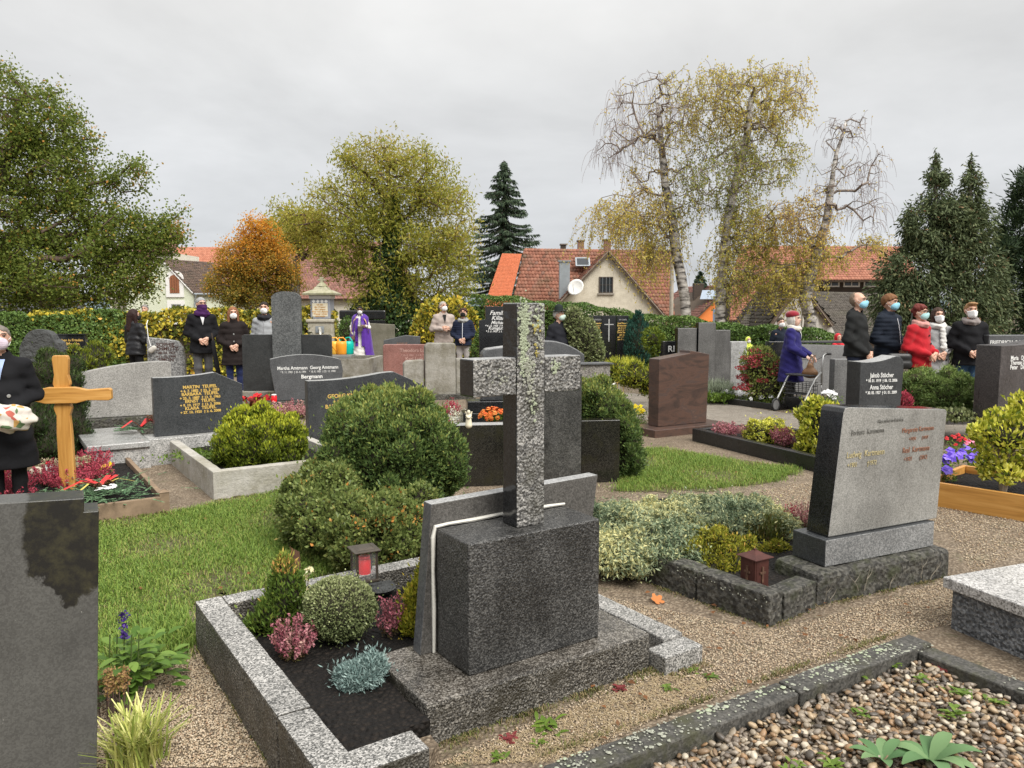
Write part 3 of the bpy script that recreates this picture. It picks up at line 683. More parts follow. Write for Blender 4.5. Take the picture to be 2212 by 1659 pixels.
ash, A_, t2, o_ = broadleaf('ash_tree', 'broad yellow green ash with ivy clad trunk behind the churchyard', [(842, 720), (840, 640), (838, 560), (840, 500), (842, 430), (838, 360)],
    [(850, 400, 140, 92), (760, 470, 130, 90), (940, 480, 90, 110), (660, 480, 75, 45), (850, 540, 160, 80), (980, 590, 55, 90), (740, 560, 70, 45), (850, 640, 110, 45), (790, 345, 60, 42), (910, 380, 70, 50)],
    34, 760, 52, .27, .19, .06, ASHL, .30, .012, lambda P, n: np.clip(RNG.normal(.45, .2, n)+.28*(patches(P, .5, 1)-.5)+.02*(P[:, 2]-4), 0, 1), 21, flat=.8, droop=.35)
# ivy on the ash trunk
tpx = [(842, 700, 52), (842, 660, 50), (838, 610, 40), (836, 560, 30), (846, 520, 20), (850, 480, 13), (855, 450, 9), (800, 690, 45), (885, 690, 45)]
lb = [(*(at(a, b, 33.6)-o_), r*33.6/FPX, r*33.6/FPX, max(r, 24)*33.6/FPX) for a, b, r in tpx]
P, N = ell_pts(lb, 9000, .75, 1.1); n = len(P); leafset('ivy', P, unit(rdir(n)-[0, 0, .6]), unit(N+rdir(n)*.5), .14, .13, RNG.random(n), IVY, ash)
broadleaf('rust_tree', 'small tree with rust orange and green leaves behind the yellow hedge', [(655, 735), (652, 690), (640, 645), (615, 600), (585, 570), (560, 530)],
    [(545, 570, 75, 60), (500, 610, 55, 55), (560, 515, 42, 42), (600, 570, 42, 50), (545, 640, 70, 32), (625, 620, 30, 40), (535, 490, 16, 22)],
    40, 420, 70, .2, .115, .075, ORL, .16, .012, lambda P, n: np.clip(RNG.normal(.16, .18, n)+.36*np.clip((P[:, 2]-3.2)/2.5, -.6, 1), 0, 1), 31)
# pale crowns farther back, left and right of the ash
broadleaf('far_tree', 'pale yellow green tree partly behind the ash on its left', [(640, 700), (640, 560)], [(610, 505, 60, 48), (670, 500, 55, 55)], 58, 130, 30, .35, .3, .16, ASHL, .25, .02, lambda P, n: RNG.uniform(.5, .9, n), 41)
# birches with hanging twigs
def birch(label, trunk, zones, Y, seed, r_base, ntot_scale=1.0):
    tr = thing('birch_tree', label, 'tree'); tp = [Vector(at(a, b, Y)) for a, b in trunk]; tp[0].z = float(ground_z(tp[0].x, Y))-.1
    o = tp[0].copy(); tr.location = o; tp = [p-o for p in tp]; Ts = []; Z = []
    for i, z in enumerate(zones):
        t, _ = in_lobes([z[:4]], int(z[4]*ntot_scale), Y, .8, .3); Ts.append(t-np.array(o)); Z += [i]*len(t)
    T = np.concatenate(Ts); Z = np.array(Z)
    A, par, w, tips, ntr = grow(tp, T, seed, step=.4, bow=.12, jit=.035, down=.5); limbs(A, par, w, ntr, r_base, .006, BIRCH, tr, plain('birch_limb', (.22,.18,.15), .85, .5, 6, 0))
    # order of tips follows the growth order: recover each tip's zone by nearest target
    zt_ = np.array([Z[np.argmin(((T-A[t])**2).sum(1))] for t in tips])
    S0, S1, R0, LP, LT = [], [], [], [], []
    for t, zi in zip(tips, zt_):
        z = zones[zi]; hang = z[5]; dens = z[6]; tint = z[7]
        for k in range(RNG.integers(2, 4)):
            p = A[t]+RNG.normal(0, .10, 3); L = hang*RNG.uniform(.5, 1.3); m = max(3, int(L/.16)); dx = RNG.normal(0, .5, 2)
            for j in range(m):
                f = j/m; q = p+np.array([dx[0]*(1-f)*.16, dx[1]*(1-f)*.16, -.16*min(1, .25+f*1.6)]); S0.append(p); S1.append(q); R0.append(.005*(1-.6*f)+.0015)
                c = RNG.poisson(dens*1.6)
                if c: LP.append(p+(q-p)*RNG.random((c, 1))+RNG.normal(0, .045, (c, 3))); LT.append(np.clip(RNG.normal(tint, .17, c), 0, 1))
                p = q
    R0 = np.array(R0); sticks('twigs', S0, S1, R0, R0*.85, plain('birch_twig', (.25,.185,.165), .85, .25, 8, 0), tr, 3)
    LP = np.concatenate(LP); n = len(LP)
    leafset('crown', LP, unit(rdir(n)+[0, 0, -1.0]), rdir(n), RNG.uniform(.05, .09, n), RNG.uniform(.04, .06, n), np.concatenate(LT), BIL, tr)
birch('weeping birch with bare purple twigs above and yellow curtains below, left of the three', [(1492, 735), (1478, 640), (1462, 560), (1452, 480), (1436, 400), (1428, 310), (1418, 215)],
    [(1400, 240, 95, 85, 130, 1.1, .12, .7), (1330, 300, 40, 50, 26, 1.1, .02, .6), (1318, 325, 38, 16, 16, .8, .01, .6), (1460, 250, 60, 100, 70, .7, 1.4, .5), (1360, 450, 85, 45, 75, 1.6, 1.9, .62), (1430, 480, 60, 70, 60, 1.3, 1.6, .5), (1400, 380, 60, 50, 40, .9, .7, .66), (1480, 420, 45, 80, 50, .9, 1.2, .15), (1400, 545, 40, 35, 30, 1.4, 1.6, .62)], 26, 51, .17)
birch('tall full birch with green and gold leaves, middle of the three', [(1552, 740), (1556, 650), (1562, 560), (1572, 470), (1592, 380), (1612, 300), (1622, 210)],
    [(1600, 210, 105, 78, 170, .6, 1.9, .52), (1690, 215, 62, 80, 85, .6, 1.5, .6), (1530, 230, 60, 80, 80, .6, 1.5, .5), (1560, 370, 95, 90, 130, .9, 1.7, .12), (1660, 330, 75, 75, 100, .7, 1.8, .28), (1615, 490, 70, 70, 100, .9, 2.4, .42), (1580, 570, 55, 45, 55, 1.0, 2.2, .38), (1680, 480, 60, 60, 60, .8, 1.5, .75), (1665, 590, 80, 45, 80, .9, 2.4, .45), (1590, 620, 45, 40, 30, 1.0, 1.5, .3)], 25.5, 52, .17)
birch('half bare birch with crooked white trunk, right of the three', [(1742, 745), (1750, 690), (1738, 650), (1748, 600), (1765, 545), (1786, 470), (1796, 400), (1806, 330), (1822, 285), (1826, 262)],
    [(1740, 470, 55, 62, 70, .7, 1.4, .82), (1765, 545, 70, 36, 70, .6, 2.0, .6), (1720, 590, 60, 32, 55, .7, 2.2, .55), (1860, 350, 60, 40, 30, .8, .03, .8), (1840, 275, 40, 26, 22, .5, .04, .8), (1805, 290, 25, 50, 14, .5, .05, .8), (1868, 450, 50, 60, 40, .9, .03, .8), (1790, 400, 50, 60, 26, .7, .25, .7), (1880, 528, 38, 18, 20, .5, 2.2, .62), (1700, 640, 40, 36, 24, .9, 1.6, .45)], 24.5, 53, .19)
# spruce
def spruce(label, px, ptop, Y, width, seed, zb=-3.6):
    tr = thing('spruce_tree', label, 'tree'); o = at(px, ptop, Y); H = o.z-zb; tr.location = (o.x, Y, zb); rr = np.random.default_rng(seed)
    MB().tube([(0, 0, 0), (0, 0, H*.5), (0, 0, H)], [.22, .13, .015], 8).build('trunk', BARK, tr, smooth=True)
    S0, S1, R, P, D = [], [], [], [], []
    z = H-.15
    while z > H*.12:
        f = (H-z)/H; Lb = width*(f**.8)*1.05; nb = 7
        for b in range(nb):
            a = rr.random()*2*PI; L = Lb*rr.uniform(.7, 1.15); m = max(3, int(L/.16)); p = np.array([0, 0, z+rr.uniform(-.1, .1)]); dr = np.array([math.cos(a), math.sin(a), 0])
            for j in range(m):
                g = j/m; q = p+dr*(L/m)+np.array([0, 0, (L/m)*(-.55+.75*g)]); S0.append(p); S1.append(q); R.append(.03*(1-g)+.006)
                for _ in range(8):
                    s = np.cross(dr, [0, 0, 1])*rr.choice([-1, 1]); k = rr.random(); w_ = (1-g*.6)*.5*min(1, L)
                    d = unit(dr*.45+s*rr.uniform(.1, .9)+np.array([0, 0, -rr.uniform(.2, 1.3)])); P.append(p+(q-p)*k+d*.12+s*w_*rr.random()*.35); D.append(d)
                p = q
        z -= .36*(.5+.9*f)
    sticks('limbs', S0, S1, np.array(R), np.array(R)*.8, BARK, tr, 4); P = np.array(P); D = np.array(D); n = len(P)
    leafset('crown', P, D, rdir(n), RNG.uniform(.22, .42, n), RNG.uniform(.05, .09, n), RNG.random(n), CONI, tr)
spruce('dark spruce with drooping branches right of the ash', 1088, 346, 52, 5.6, 5)
# twin topped cypress, pine at the right edge
def sprays(name, label, lobes, Y, n, mat, L, Wd, trunks, tintf, r=.12, lump=.2, droop=.5, core=.55, mid=None):
    tr = thing(name, label, 'tree'); b = at(trunks[0][0][0], trunks[0][0][1], Y); b.z = 0; tr.location = b
    for tk in trunks:
        q = [Vector(at(a, c, Y))-b for a, c in tk]; q[0].z = -.1; MB().tube(q, [r*(1-.75*i/(len(q)-1)) for i in range(len(q))], 7).build('trunk', BARK, tr, smooth=True)
    lb = [(*(at(l[0], l[1], Y+(l[4] if len(l) > 4 else 0))-b), l[2]*Y/FPX, l[2]*Y/FPX*.8, l[3]*Y/FPX) for l in lobes]
    P, N = ell_pts(lb, n, core, 1.12, zmin=.05, inside=.5, lump=lump); k = len(P)
    D = unit(N*.8+rdir(k)*.55+np.array([0, 0, -droop])*1.0); P = P+N*RNG.normal(0, .05, (k, 1))
    leafset('crown', P, D, unit(rdir(k)+N*.4), RNG.uniform(.6, 1.3, k)*L, RNG.uniform(.7, 1.2, k)*Wd, np.clip(tintf(P, k), 0, 1), mat, tr)
    return tr
CYL = [(2022, 425, 24, 56), (2020, 372, 9, 34), (2019, 346, 4, 22), (2096, 354, 4, 22), (2000, 490, 50, 60), (2098, 425, 24, 52), (2096, 378, 9, 32), (2100, 500, 48, 60), (2050, 540, 62, 60), (2056, 470, 42, 50), (2055, 515, 66, 46), (1935, 690, 46, 44), (1975, 520, 26, 34), (1975, 590, 74, 60), (2105, 600, 64, 66), (1945, 650, 66, 55), (2040, 650, 90, 70), (2130, 660, 56, 66), (2040, 730, 110, 60)]
CYL = CYL+[(px_+random.uniform(-.75, .75)*rx, py_+random.uniform(-.8, .8)*ry, min(rx*.55, 9+random.random()*14), min(rx*.55, 8+random.random()*11), random.uniform(-.6, .5)*min(1, rx/40)) for (px_, py_, rx, ry) in CYL for _ in range(7)]
sprays('cypress_tree', 'ragged twin topped cypress behind the group at the right', CYL, 19, 56000, CYPL, .12, .038, [[(2030, 740), (2020, 600), (2020, 345)], [(2080, 740), (2092, 600), (2096, 350)]], lambda P, k: np.clip(RNG.normal(.35, .2, k), 0, .72)+.5*(RNG.random(k) < .03), lump=.25)
PIL = [(2215, 430, 38, 55), (2200, 500, 52, 55), (2225, 560, 70, 60), (2195, 620, 58, 60), (2190, 690, 50, 70), (2165, 560, 22, 34), (2235, 390, 26, 30)]
PIL = PIL+[(px_+random.uniform(-.8, .8)*rx, py_+random.uniform(-.8, .8)*ry, 10+random.random()*12, 9+random.random()*10, random.uniform(-.5, .4)) for (px_, py_, rx, ry) in PIL for _ in range(7)]
sprays('pine_tree', 'dark bushy pine cut by the right edge', PIL, 20.5, 20000, leafm('pine_needle', [(.017,.0289,.0153), (.0306,.051,.0238), (.0544,.0782,.034)], .6, .1), .18, .035, [[(2225, 740), (2215, 550), (2230, 380)]], lambda P, k: RNG.random(k), lump=.3, droop=-.35)
sprays('spruce_sapling', 'small conifer top beside the dark chimney of the orange house', [(1512, 615, 12, 16), (1512, 598, 5, 10)], 92, 700, CONI, .5, .25, [[(1512, 640), (1512, 592)]], lambda P, k: RNG.random(k))
# ------------------------------------------------------------------ hedges
def hedge(name, label, pts, th, n, leaf, L, Wd, tintf, core_mat, rag=.05, upb=.25, thin=1.0, cat='hedge', corek=.86):
    """pts = (x, y, height) along the front foot of a clipped hedge"""
    r = thing(name, label, cat, (pts[0][0], pts[0][1], 0)); P0 = np.array(pts, float); o = np.array([pts[0][0], pts[0][1], 0]); seg = np.linalg.norm(np.diff(P0[:, :2], axis=0), axis=1); cum = np.concatenate([[0], np.cumsum(seg)]); tot = cum[-1]
    s = RNG.random(n)*tot; x = np.interp(s, cum, P0[:, 0]); y = np.interp(s, cum, P0[:, 1]); h = np.interp(s, cum, P0[:, 2])
    i = np.clip(np.searchsorted(cum, s)-1, 0, len(seg)-1); t = np.diff(P0[:, :2], axis=0)[i]/seg[i][:, None]; nb = np.stack([-t[:, 1], t[:, 0]], 1)
    h = h+.045*np.sin(s*2.3)+.03*np.sin(s*6.1+1)
    hm = P0[:, 2].mean(); a = RNG.random(n)*(2*hm+th); face = np.where(a < hm, 0, np.where(a < hm+th, 1, 2)); face = np.where((face == 2) & (RNG.random(n) < .55), 0, face)
    v = RNG.random(n); bul = .05*np.sin(s*3.1+v*4)+.04*np.cos(s*1.7-v*6)
    dep = np.where(face == 0, -bul+RNG.exponential(rag, n)*.9-.02, np.where(face == 2, th+bul-RNG.exponential(rag, n), v*th)); z = np.where(face == 1, h-RNG.exponential(rag, n)*.7+.03*np.cos(v*9+s*4)+.02, v*h)
    z = np.where(face == 1, z, z*.99)
    P = np.stack([x+nb[:, 0]*dep, y+nb[:, 1]*dep, z], 1)-o
    N = np.where((face == 1)[:, None], [[0, 0, 1.]], np.concatenate([nb*np.where(face == 0, -1, 1)[:, None], np.zeros((n, 1))], 1))
    D = unit(N*.35+rdir(n)*.8+np.array([0, 0, upb])); keep = RNG.random(n) < thin
    leafset('foliage', P[keep], D[keep], unit(N+rdir(n)*.7)[keep], (RNG.uniform(.7, 1.25, n)*L)[keep], (RNG.uniform(.7, 1.2, n)*Wd)[keep], np.clip(tintf(P+o, n, v, s), 0, 1)[keep], leaf, r)
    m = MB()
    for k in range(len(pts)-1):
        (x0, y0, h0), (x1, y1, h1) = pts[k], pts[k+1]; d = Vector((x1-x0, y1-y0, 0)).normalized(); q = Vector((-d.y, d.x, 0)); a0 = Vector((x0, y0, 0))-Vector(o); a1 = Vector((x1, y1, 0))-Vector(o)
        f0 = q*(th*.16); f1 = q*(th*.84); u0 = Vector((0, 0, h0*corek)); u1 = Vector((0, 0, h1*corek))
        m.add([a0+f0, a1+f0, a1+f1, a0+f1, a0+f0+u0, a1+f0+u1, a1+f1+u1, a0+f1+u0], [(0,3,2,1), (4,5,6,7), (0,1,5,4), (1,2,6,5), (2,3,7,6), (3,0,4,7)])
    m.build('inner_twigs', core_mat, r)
    return r
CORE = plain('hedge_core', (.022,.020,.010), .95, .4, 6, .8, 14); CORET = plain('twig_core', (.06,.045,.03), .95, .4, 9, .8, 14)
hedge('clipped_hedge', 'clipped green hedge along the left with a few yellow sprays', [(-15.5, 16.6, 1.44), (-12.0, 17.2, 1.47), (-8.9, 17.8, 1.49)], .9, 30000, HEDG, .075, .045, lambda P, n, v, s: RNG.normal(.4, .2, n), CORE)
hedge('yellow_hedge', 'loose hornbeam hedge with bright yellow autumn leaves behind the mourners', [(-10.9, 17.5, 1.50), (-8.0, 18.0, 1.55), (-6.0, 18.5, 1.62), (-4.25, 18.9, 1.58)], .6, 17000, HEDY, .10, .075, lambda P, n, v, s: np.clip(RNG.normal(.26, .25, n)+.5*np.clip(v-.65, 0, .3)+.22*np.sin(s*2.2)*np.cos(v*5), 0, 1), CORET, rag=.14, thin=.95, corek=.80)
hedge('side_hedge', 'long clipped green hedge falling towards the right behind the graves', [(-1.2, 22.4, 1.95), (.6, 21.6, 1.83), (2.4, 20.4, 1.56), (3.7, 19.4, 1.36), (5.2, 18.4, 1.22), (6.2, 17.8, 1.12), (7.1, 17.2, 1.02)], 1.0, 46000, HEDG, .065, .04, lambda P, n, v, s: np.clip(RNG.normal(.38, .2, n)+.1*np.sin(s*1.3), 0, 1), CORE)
def shrub(name, label, lobes, n, leaf, L, Wd, tintf, cat='shrub', up=.3, out=.7, rnd=.6, core_mat=CORE, core=.84, r0=.8, r1=1.05, loc=None, h=.05, lump=.08, group=None, zmin=.02, inside=.78, hold=None, part='foliage', parent=None):
    """leafy plant from ellipsoid lobes (x, y, z, rx, ry, rz) in the world"""
    lb = np.array(lobes, float); o = np.array([lb[:, 0].mean(), lb[:, 1].mean(), 0.0]) if loc is None else np.array(loc, float)
    r = parent or thing(name, label, cat, o, group=group); lb[:, :3] -= o
    P, N = ell_pts(lb, n, r0, r1, zmin=zmin-o[2], inside=inside, lump=lump); k = len(P)
    P = P+N*(RNG.exponential(min(L, .03)*.7, (k, 1))*(RNG.random((k, 1)) < .12))
    D = unit(N*out+rdir(k)*rnd+np.array([0, 0, up]))
    leafset(part, P, D, unit(N*.6+rdir(k)*.7), RNG.uniform(.7, 1.3, k)*L, RNG.uniform(.75, 1.2, k)*Wd, np.clip(tintf(P+o, k, N), 0, 1), leaf, r)
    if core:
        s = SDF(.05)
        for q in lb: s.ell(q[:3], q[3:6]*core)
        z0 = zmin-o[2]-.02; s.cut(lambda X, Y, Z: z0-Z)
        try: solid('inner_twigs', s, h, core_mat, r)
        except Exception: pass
    return r
rt = lambda a, b: (lambda P, k, N: RNG.normal(a, b, k))
shrub('ivy_arch_bush', 'rounded bush of yellow green climber behind the couple', [(xt(965,720,21.5), 21.5, .95, .92, .6, 1.0), (xt(925,735,21.5), 21.4, .7, .5, .5, .8), (xt(1005,730,21.5), 21.4, .75, .5, .5, .85)], 7000, HEDY, .11, .09, rt(.34, .26), core_mat=CORET, r0=.75, h=.12)
shrub('cone_thuja', 'slim green conifer cone beside the woman in navy jacket', [(xt(1040,760,17), 17, .45, .28, .28, .55), (xt(1040,730,17), 17, .85, .16, .16, .35)], 3500, HEDG, .05, .025, rt(.45, .2), h=.08)
shrub('clipped_conifer', 'dark green rounded conifer left of the black block', [(xt(757,700,26.5), 26.5, .6, .5, .45, .75)], 2500, HEDG, .07, .04, rt(.3, .15), h=.12)
# ================================================================== GRAVES
A34 = math.radians(34)
BLACK = granite('black_granite', [(.008,.008,.009), (.016,.017,.018), (.028,.029,.031)], 160, .12, 0, .5)
DARK = granite('dark_granite', [(.022,.024,.026), (.042,.045,.048), (.07,.073,.076)], 170, .34, .05, .5, bscale=140)
DGREY = granite('dark_grey_granite', [(.045,.047,.05), (.075,.078,.082), (.11,.113,.116)], 170, .42, .05)
GREY = granite('grey_granite', [(.10,.105,.105), (.17,.17,.168), (.27,.27,.265)], 150, .45, .06, stain=None)
HONED = granite('honed_grey_granite', [(.165,.163,.15), (.245,.24,.222), (.33,.322,.30)], 230, .38, .04, wet=.25)
LGREY = granite('light_granite', [(.16,.16,.155), (.36,.355,.34), (.52,.51,.49)], 120, .5, .1, wet=.35)
SPECK = granite('speckled_granite', [(.045,.044,.042), (.22,.215,.2), (.52,.5,.47)], 190, .55, .35, wet=.25, bscale=110, bdist=.006)
SPECKD = granite('damp_speckled_granite', [(.018,.016,.013), (.06,.054,.044), (.27,.25,.215)], 190, .6, .8, wet=.55, bscale=85, bdist=.008, stain=(.035,.03,.02))
WETTOP = granite('wet_speckled_granite', [(.025,.021,.017), (.085,.074,.06), (.27,.25,.22)], 180, .32, .3, wet=.9, bscale=100)
PUNCH = granite('punched_granite', [(.055,.053,.05), (.16,.156,.146), (.40,.388,.36)], 125, .6, .7, wet=.3, bscale=75, bdist=.012, stain=(.05,.048,.035))
PUNCHD = granite('punched_dark_granite', [(.016,.016,.0155), (.042,.041,.039), (.115,.112,.105)], 170, .42, .4, wet=.6, bscale=90, bdist=.012)
CONC = plaster('weathered_concrete', (.30,.285,.25), (.14,.125,.085), 3.0)
CONCL = plaster('pale_concrete', (.42,.40,.36), (.26,.24,.18), 2.4)
MOSSY = granite('mossy_stone', [(.02,.019,.016), (.05,.047,.04), (.10,.095,.08)], 60, .8, .8, stain=(.038,.042,.018), bscale=30, bdist=.012)
PINKG = granite('pink_granite', [(.15,.06,.05), (.24,.105,.085), (.31,.16,.135)], 150, .45)
ROUGHD = plain('rough_dark_stone', (.055,.057,.056), .8, .35, 12, 1.0, 14, bdist=.05)
OLIVE = plaster('olive_stone', (.16,.15,.115), (.10,.095,.065), 3)
GOLD = plain('gold_leaf', (.70,.47,.13), .38, .2, 30, 0, metal=.25)
WHITEL = plain('white_lettering', (.72,.72,.70), .6, .1, 40, 0)
FADEG = plain('faded_gold', (.42,.36,.20), .6, .35, 50, 0)
FADER = plain('faded_red', (.26,.13,.085), .6, .4, 50, 0)
SILVER = plain('silver_lettering', (.40,.40,.39), .5, .3, 40, 0)
def _brown():
    t = NT('brown_banded_granite'); v = t.mapped((1, 1, 3.4), (0, math.radians(28), 0))
    w = t.noise(2.1, 8, .62, v, dist=1.6)
    c = t.ramp(w, [(.28, (.018,.014,.014)), (.42, (.055,.034,.027)), (.52, (.105,.056,.040)), (.60, (.06,.043,.039)), (.72, (.145,.082,.06))])
    c = t.mix(.35, c, t.ramp(t.noise(120, 3), [(.3, (.035,.024,.02)), (.7, (.14,.095,.078))])); t.set('Base Color', c); t.set('Roughness', .3); MATS['brownb'] = t.m; return t.m
BROWNG = _brown()
def lot(name, label, cat, pxl, pyl, pxr, z=0.0, ang=A34, Y=None, group=None, tilt=(0,0)):
    """a thing whose front face starts at photo pixel (pxl, pyl) and ends below column pxr; returns root, length, row-to-height"""
    A = gr(pxl, pyl, z) if Y is None else at(pxl, pyl, Y); A.z = z
    r = ray(pxr, pyl); k = r[0]/r[1]; c, s = math.cos(ang), math.sin(ang)
    L = (k*A.y-A.x)/(c-k*s)
    root = thing(name, label, cat, A, ang, group, tilt=tilt)
    return root, L, (lambda u, py: zt(py, A.y+u*s)-z)
def front(o, mat):
    me = o.data; me.materials.append(mat); k = len(me.materials)-1
    for p in me.polygons:
        if p.normal.y < -.8: p.material_index = k
    return o
SKYTOP = granite('sky_bright_top', [(.20,.20,.195), (.30,.30,.295), (.40,.40,.39)], 150, .4, .05)  # pale granite that paints the sky's brightness onto stone tops
def sky_top(o):
    """upward faces of a stone made paler: sky reflection put into the colour"""
    k = len(o.data.materials); o.data.materials.append(SKYTOP)
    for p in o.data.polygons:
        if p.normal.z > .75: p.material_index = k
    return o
def arc(x0, z0, x1, z1, bulge, n=8):
    """points from (x0,z0) to (x1,z1) bulging up"""
    return [(x0+(x1-x0)*t, z0+(z1-z0)*t+bulge*4*t*(1-t)) for t in np.linspace(0, 1, n)]
GS = 'headstones of the churchyard'
# ---------- the big cross monument (seen from behind) and its planted frame
M0 = Vector((-.3094, 2.692, 0)); M0a = math.radians(34.09)
cr = thing('cross_monument', 'lichen spotted granite cross on a wet dark pedestal in the foreground', 'monument', M0, M0a)
MB().box(0, 1.118, 0, .489, -.03, .165).build('base_block', SPECKD, cr, bevel=.012, rough=(.05, .0035))
me_ = cr.children[0].data; me_.materials.append(WETTOP)
for p_ in me_.polygons:
    if p_.normal.z > .8: p_.material_index = 1
pb = MB().box(.237, .90, .098, .356, .166, .70).build('pedestal', PUNCHD, cr, bevel=.008, rough=(.04, .0025))
pl = MB().prism([(.165, .166), (1.03, .166), (1.12, .815), (.224, .80)], .068, .372).build('back_plate', DGREY, cr, bevel=.004)
sky_top(pl); front(pl, granite('plate_front', [(.055,.052,.047), (.09,.085,.078), (.135,.128,.118)], 200, .4, .06, wet=.5))
# sealing bead squeezed out between pedestal and plate
sb = [(.224, .363, .17), (.226, .363, .35), (.223, .363, .52), (.226, .363, .66), (.236, .363, .705), (.3, .363, .709), (.42, .363, .707), (.55, .363, .710), (.68, .363, .707), (.82, .363, .709), (.912, .363, .706)]
MB().tube([Vector(p) for p in sb], [.007, .009, .007, .010, .009, .007, .009, .008, .010, .008, .006], 6).build('sealing_bead', plain('sealant', (.62,.60,.54), .6, .1, 40, .4, 80), cr)
sky_top(front(MB().box(.511, .652, .168, .275, .701, 1.625).build('cross_shaft', BLACK, cr, bevel=.006, rough=(.03, .0018)), PUNCH))
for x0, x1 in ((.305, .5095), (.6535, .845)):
    sky_top(front(MB().box(x0, x1, .169, .274, 1.255, 1.405).build('cross_arm', BLACK, cr, bevel=.006, rough=(.03, .0018)), PUNCH))
# lichen crusts on the cross face
def lichen(name, spots, parent, mat, y, n=60, rmin=.006, rmax=.016):
    m = MB()
    for (cx, cz, sx, sz, k) in spots:
        for _ in range(k):
            x = random.gauss(cx, sx); z = random.gauss(cz, sz); r = random.uniform(rmin, rmax); e = random.uniform(.6, 1.3); a0 = random.random()*6
            ring = [(x+r*e*math.cos(a0+t)*random.uniform(.7, 1.2), y-.0012, z+r*math.sin(a0+t)*random.uniform(.7, 1.2)) for t in np.linspace(0, 2*PI, 9)[:-1]]
            m.add(ring+[(x, y-random.uniform(.003, .006), z)], [(i, (i+1) % 8, 8) for i in range(8)])
    return m.build(name, mat, parent, kind='stuff', smooth=False)
LICH = plain('grey_green_lichen', (.31,.345,.24), .95, .3, 60, .6, 120); LICHW = plain('white_lichen', (.29,.295,.24), .95, .25, 60, .6, 120); LICHY = plain('yellow_lichen', (.32,.27,.08), .95, .3, 60, .6, 120)
lichen('lichen', [(.545, 1.58, .013, .03, 150), (.543, 1.51, .011, .03, 110), (.541, 1.45, .010, .03, 90), (.545, 1.37, .02, .02, 60), (.615, 1.56, .014, .03, 40), (.70, 1.365, .012, .014, 40), (.59, 1.20, .008, .02, 20)], cr, LICH, .164, rmin=.002, rmax=.008)
lichen('lichen', [(.563, 1.37, .020, .02, 130), (.575, 1.31, .016, .02, 50), (.46, 1.33, .03, .02, 16), (.62, 1.48, .01, .035, 26), (.57, 1.25, .02, .02, 14), (.40, 1.345, .02, .02, 8)], cr, LICHW, .163, rmin=.002, rmax=.007)
lichen('lichen', [(.607, 1.50, .008, .03, 9), (.607, 1.44, .006, .03, 6)], cr, LICHY, .1635, rmin=.004, rmax=.009)
fr = thing('grave_surround', 'speckled granite kerb frame round the planted grave behind the cross', 'grave surround', M0, M0a)
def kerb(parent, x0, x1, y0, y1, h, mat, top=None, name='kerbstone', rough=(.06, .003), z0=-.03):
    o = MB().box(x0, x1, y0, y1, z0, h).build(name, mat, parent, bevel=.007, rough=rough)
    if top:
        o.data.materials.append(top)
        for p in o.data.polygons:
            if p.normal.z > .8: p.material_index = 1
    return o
kerb(fr, -.515, -.395, .10, 1.345, .238, SPECKD, SPECK); kerb(fr, -.515, -.395, -.335, .096, .236, SPECKD, SPECK)
kerb(fr, -.393, .62, 1.225, 1.345, .236, SPECKD, SPECK); kerb(fr, .624, 1.355, 1.225, 1.345, .234, SPECKD, SPECK)
kerb(fr, -.393, -.165, -.335, -.205, .222, SPECKD, SPECK); kerb(fr, 1.122, 1.36, -.09, .03, .085, SPECK, SPECK); kerb(fr, 1.235, 1.36, .034, 1.222, .10, SPECK, SPECK)
kerb(fr, 1.122, 1.232, .14, .48, .095, SPECK, SPECK)
MB().box(-.394, -.158, -.203, 1.224, .0, .127).build('soil', SOIL, fr, rough=(.05, .014)); MB().box(-.1695, -.003, -.03, 1.224, .0, .122).build('soil', SOIL, fr, rough=(.05, .014)); MB().plate([(-.165, -.2), (-.003, -.1), (-.003, -.031), (-.165, -.031)], -.02, .07).build('soil', GROUND, fr, rough=(.05, .01)); MB().box(-.002, 1.234, .492, 1.224, .0, .122).build('soil', SOIL, fr, rough=(.05, .014))
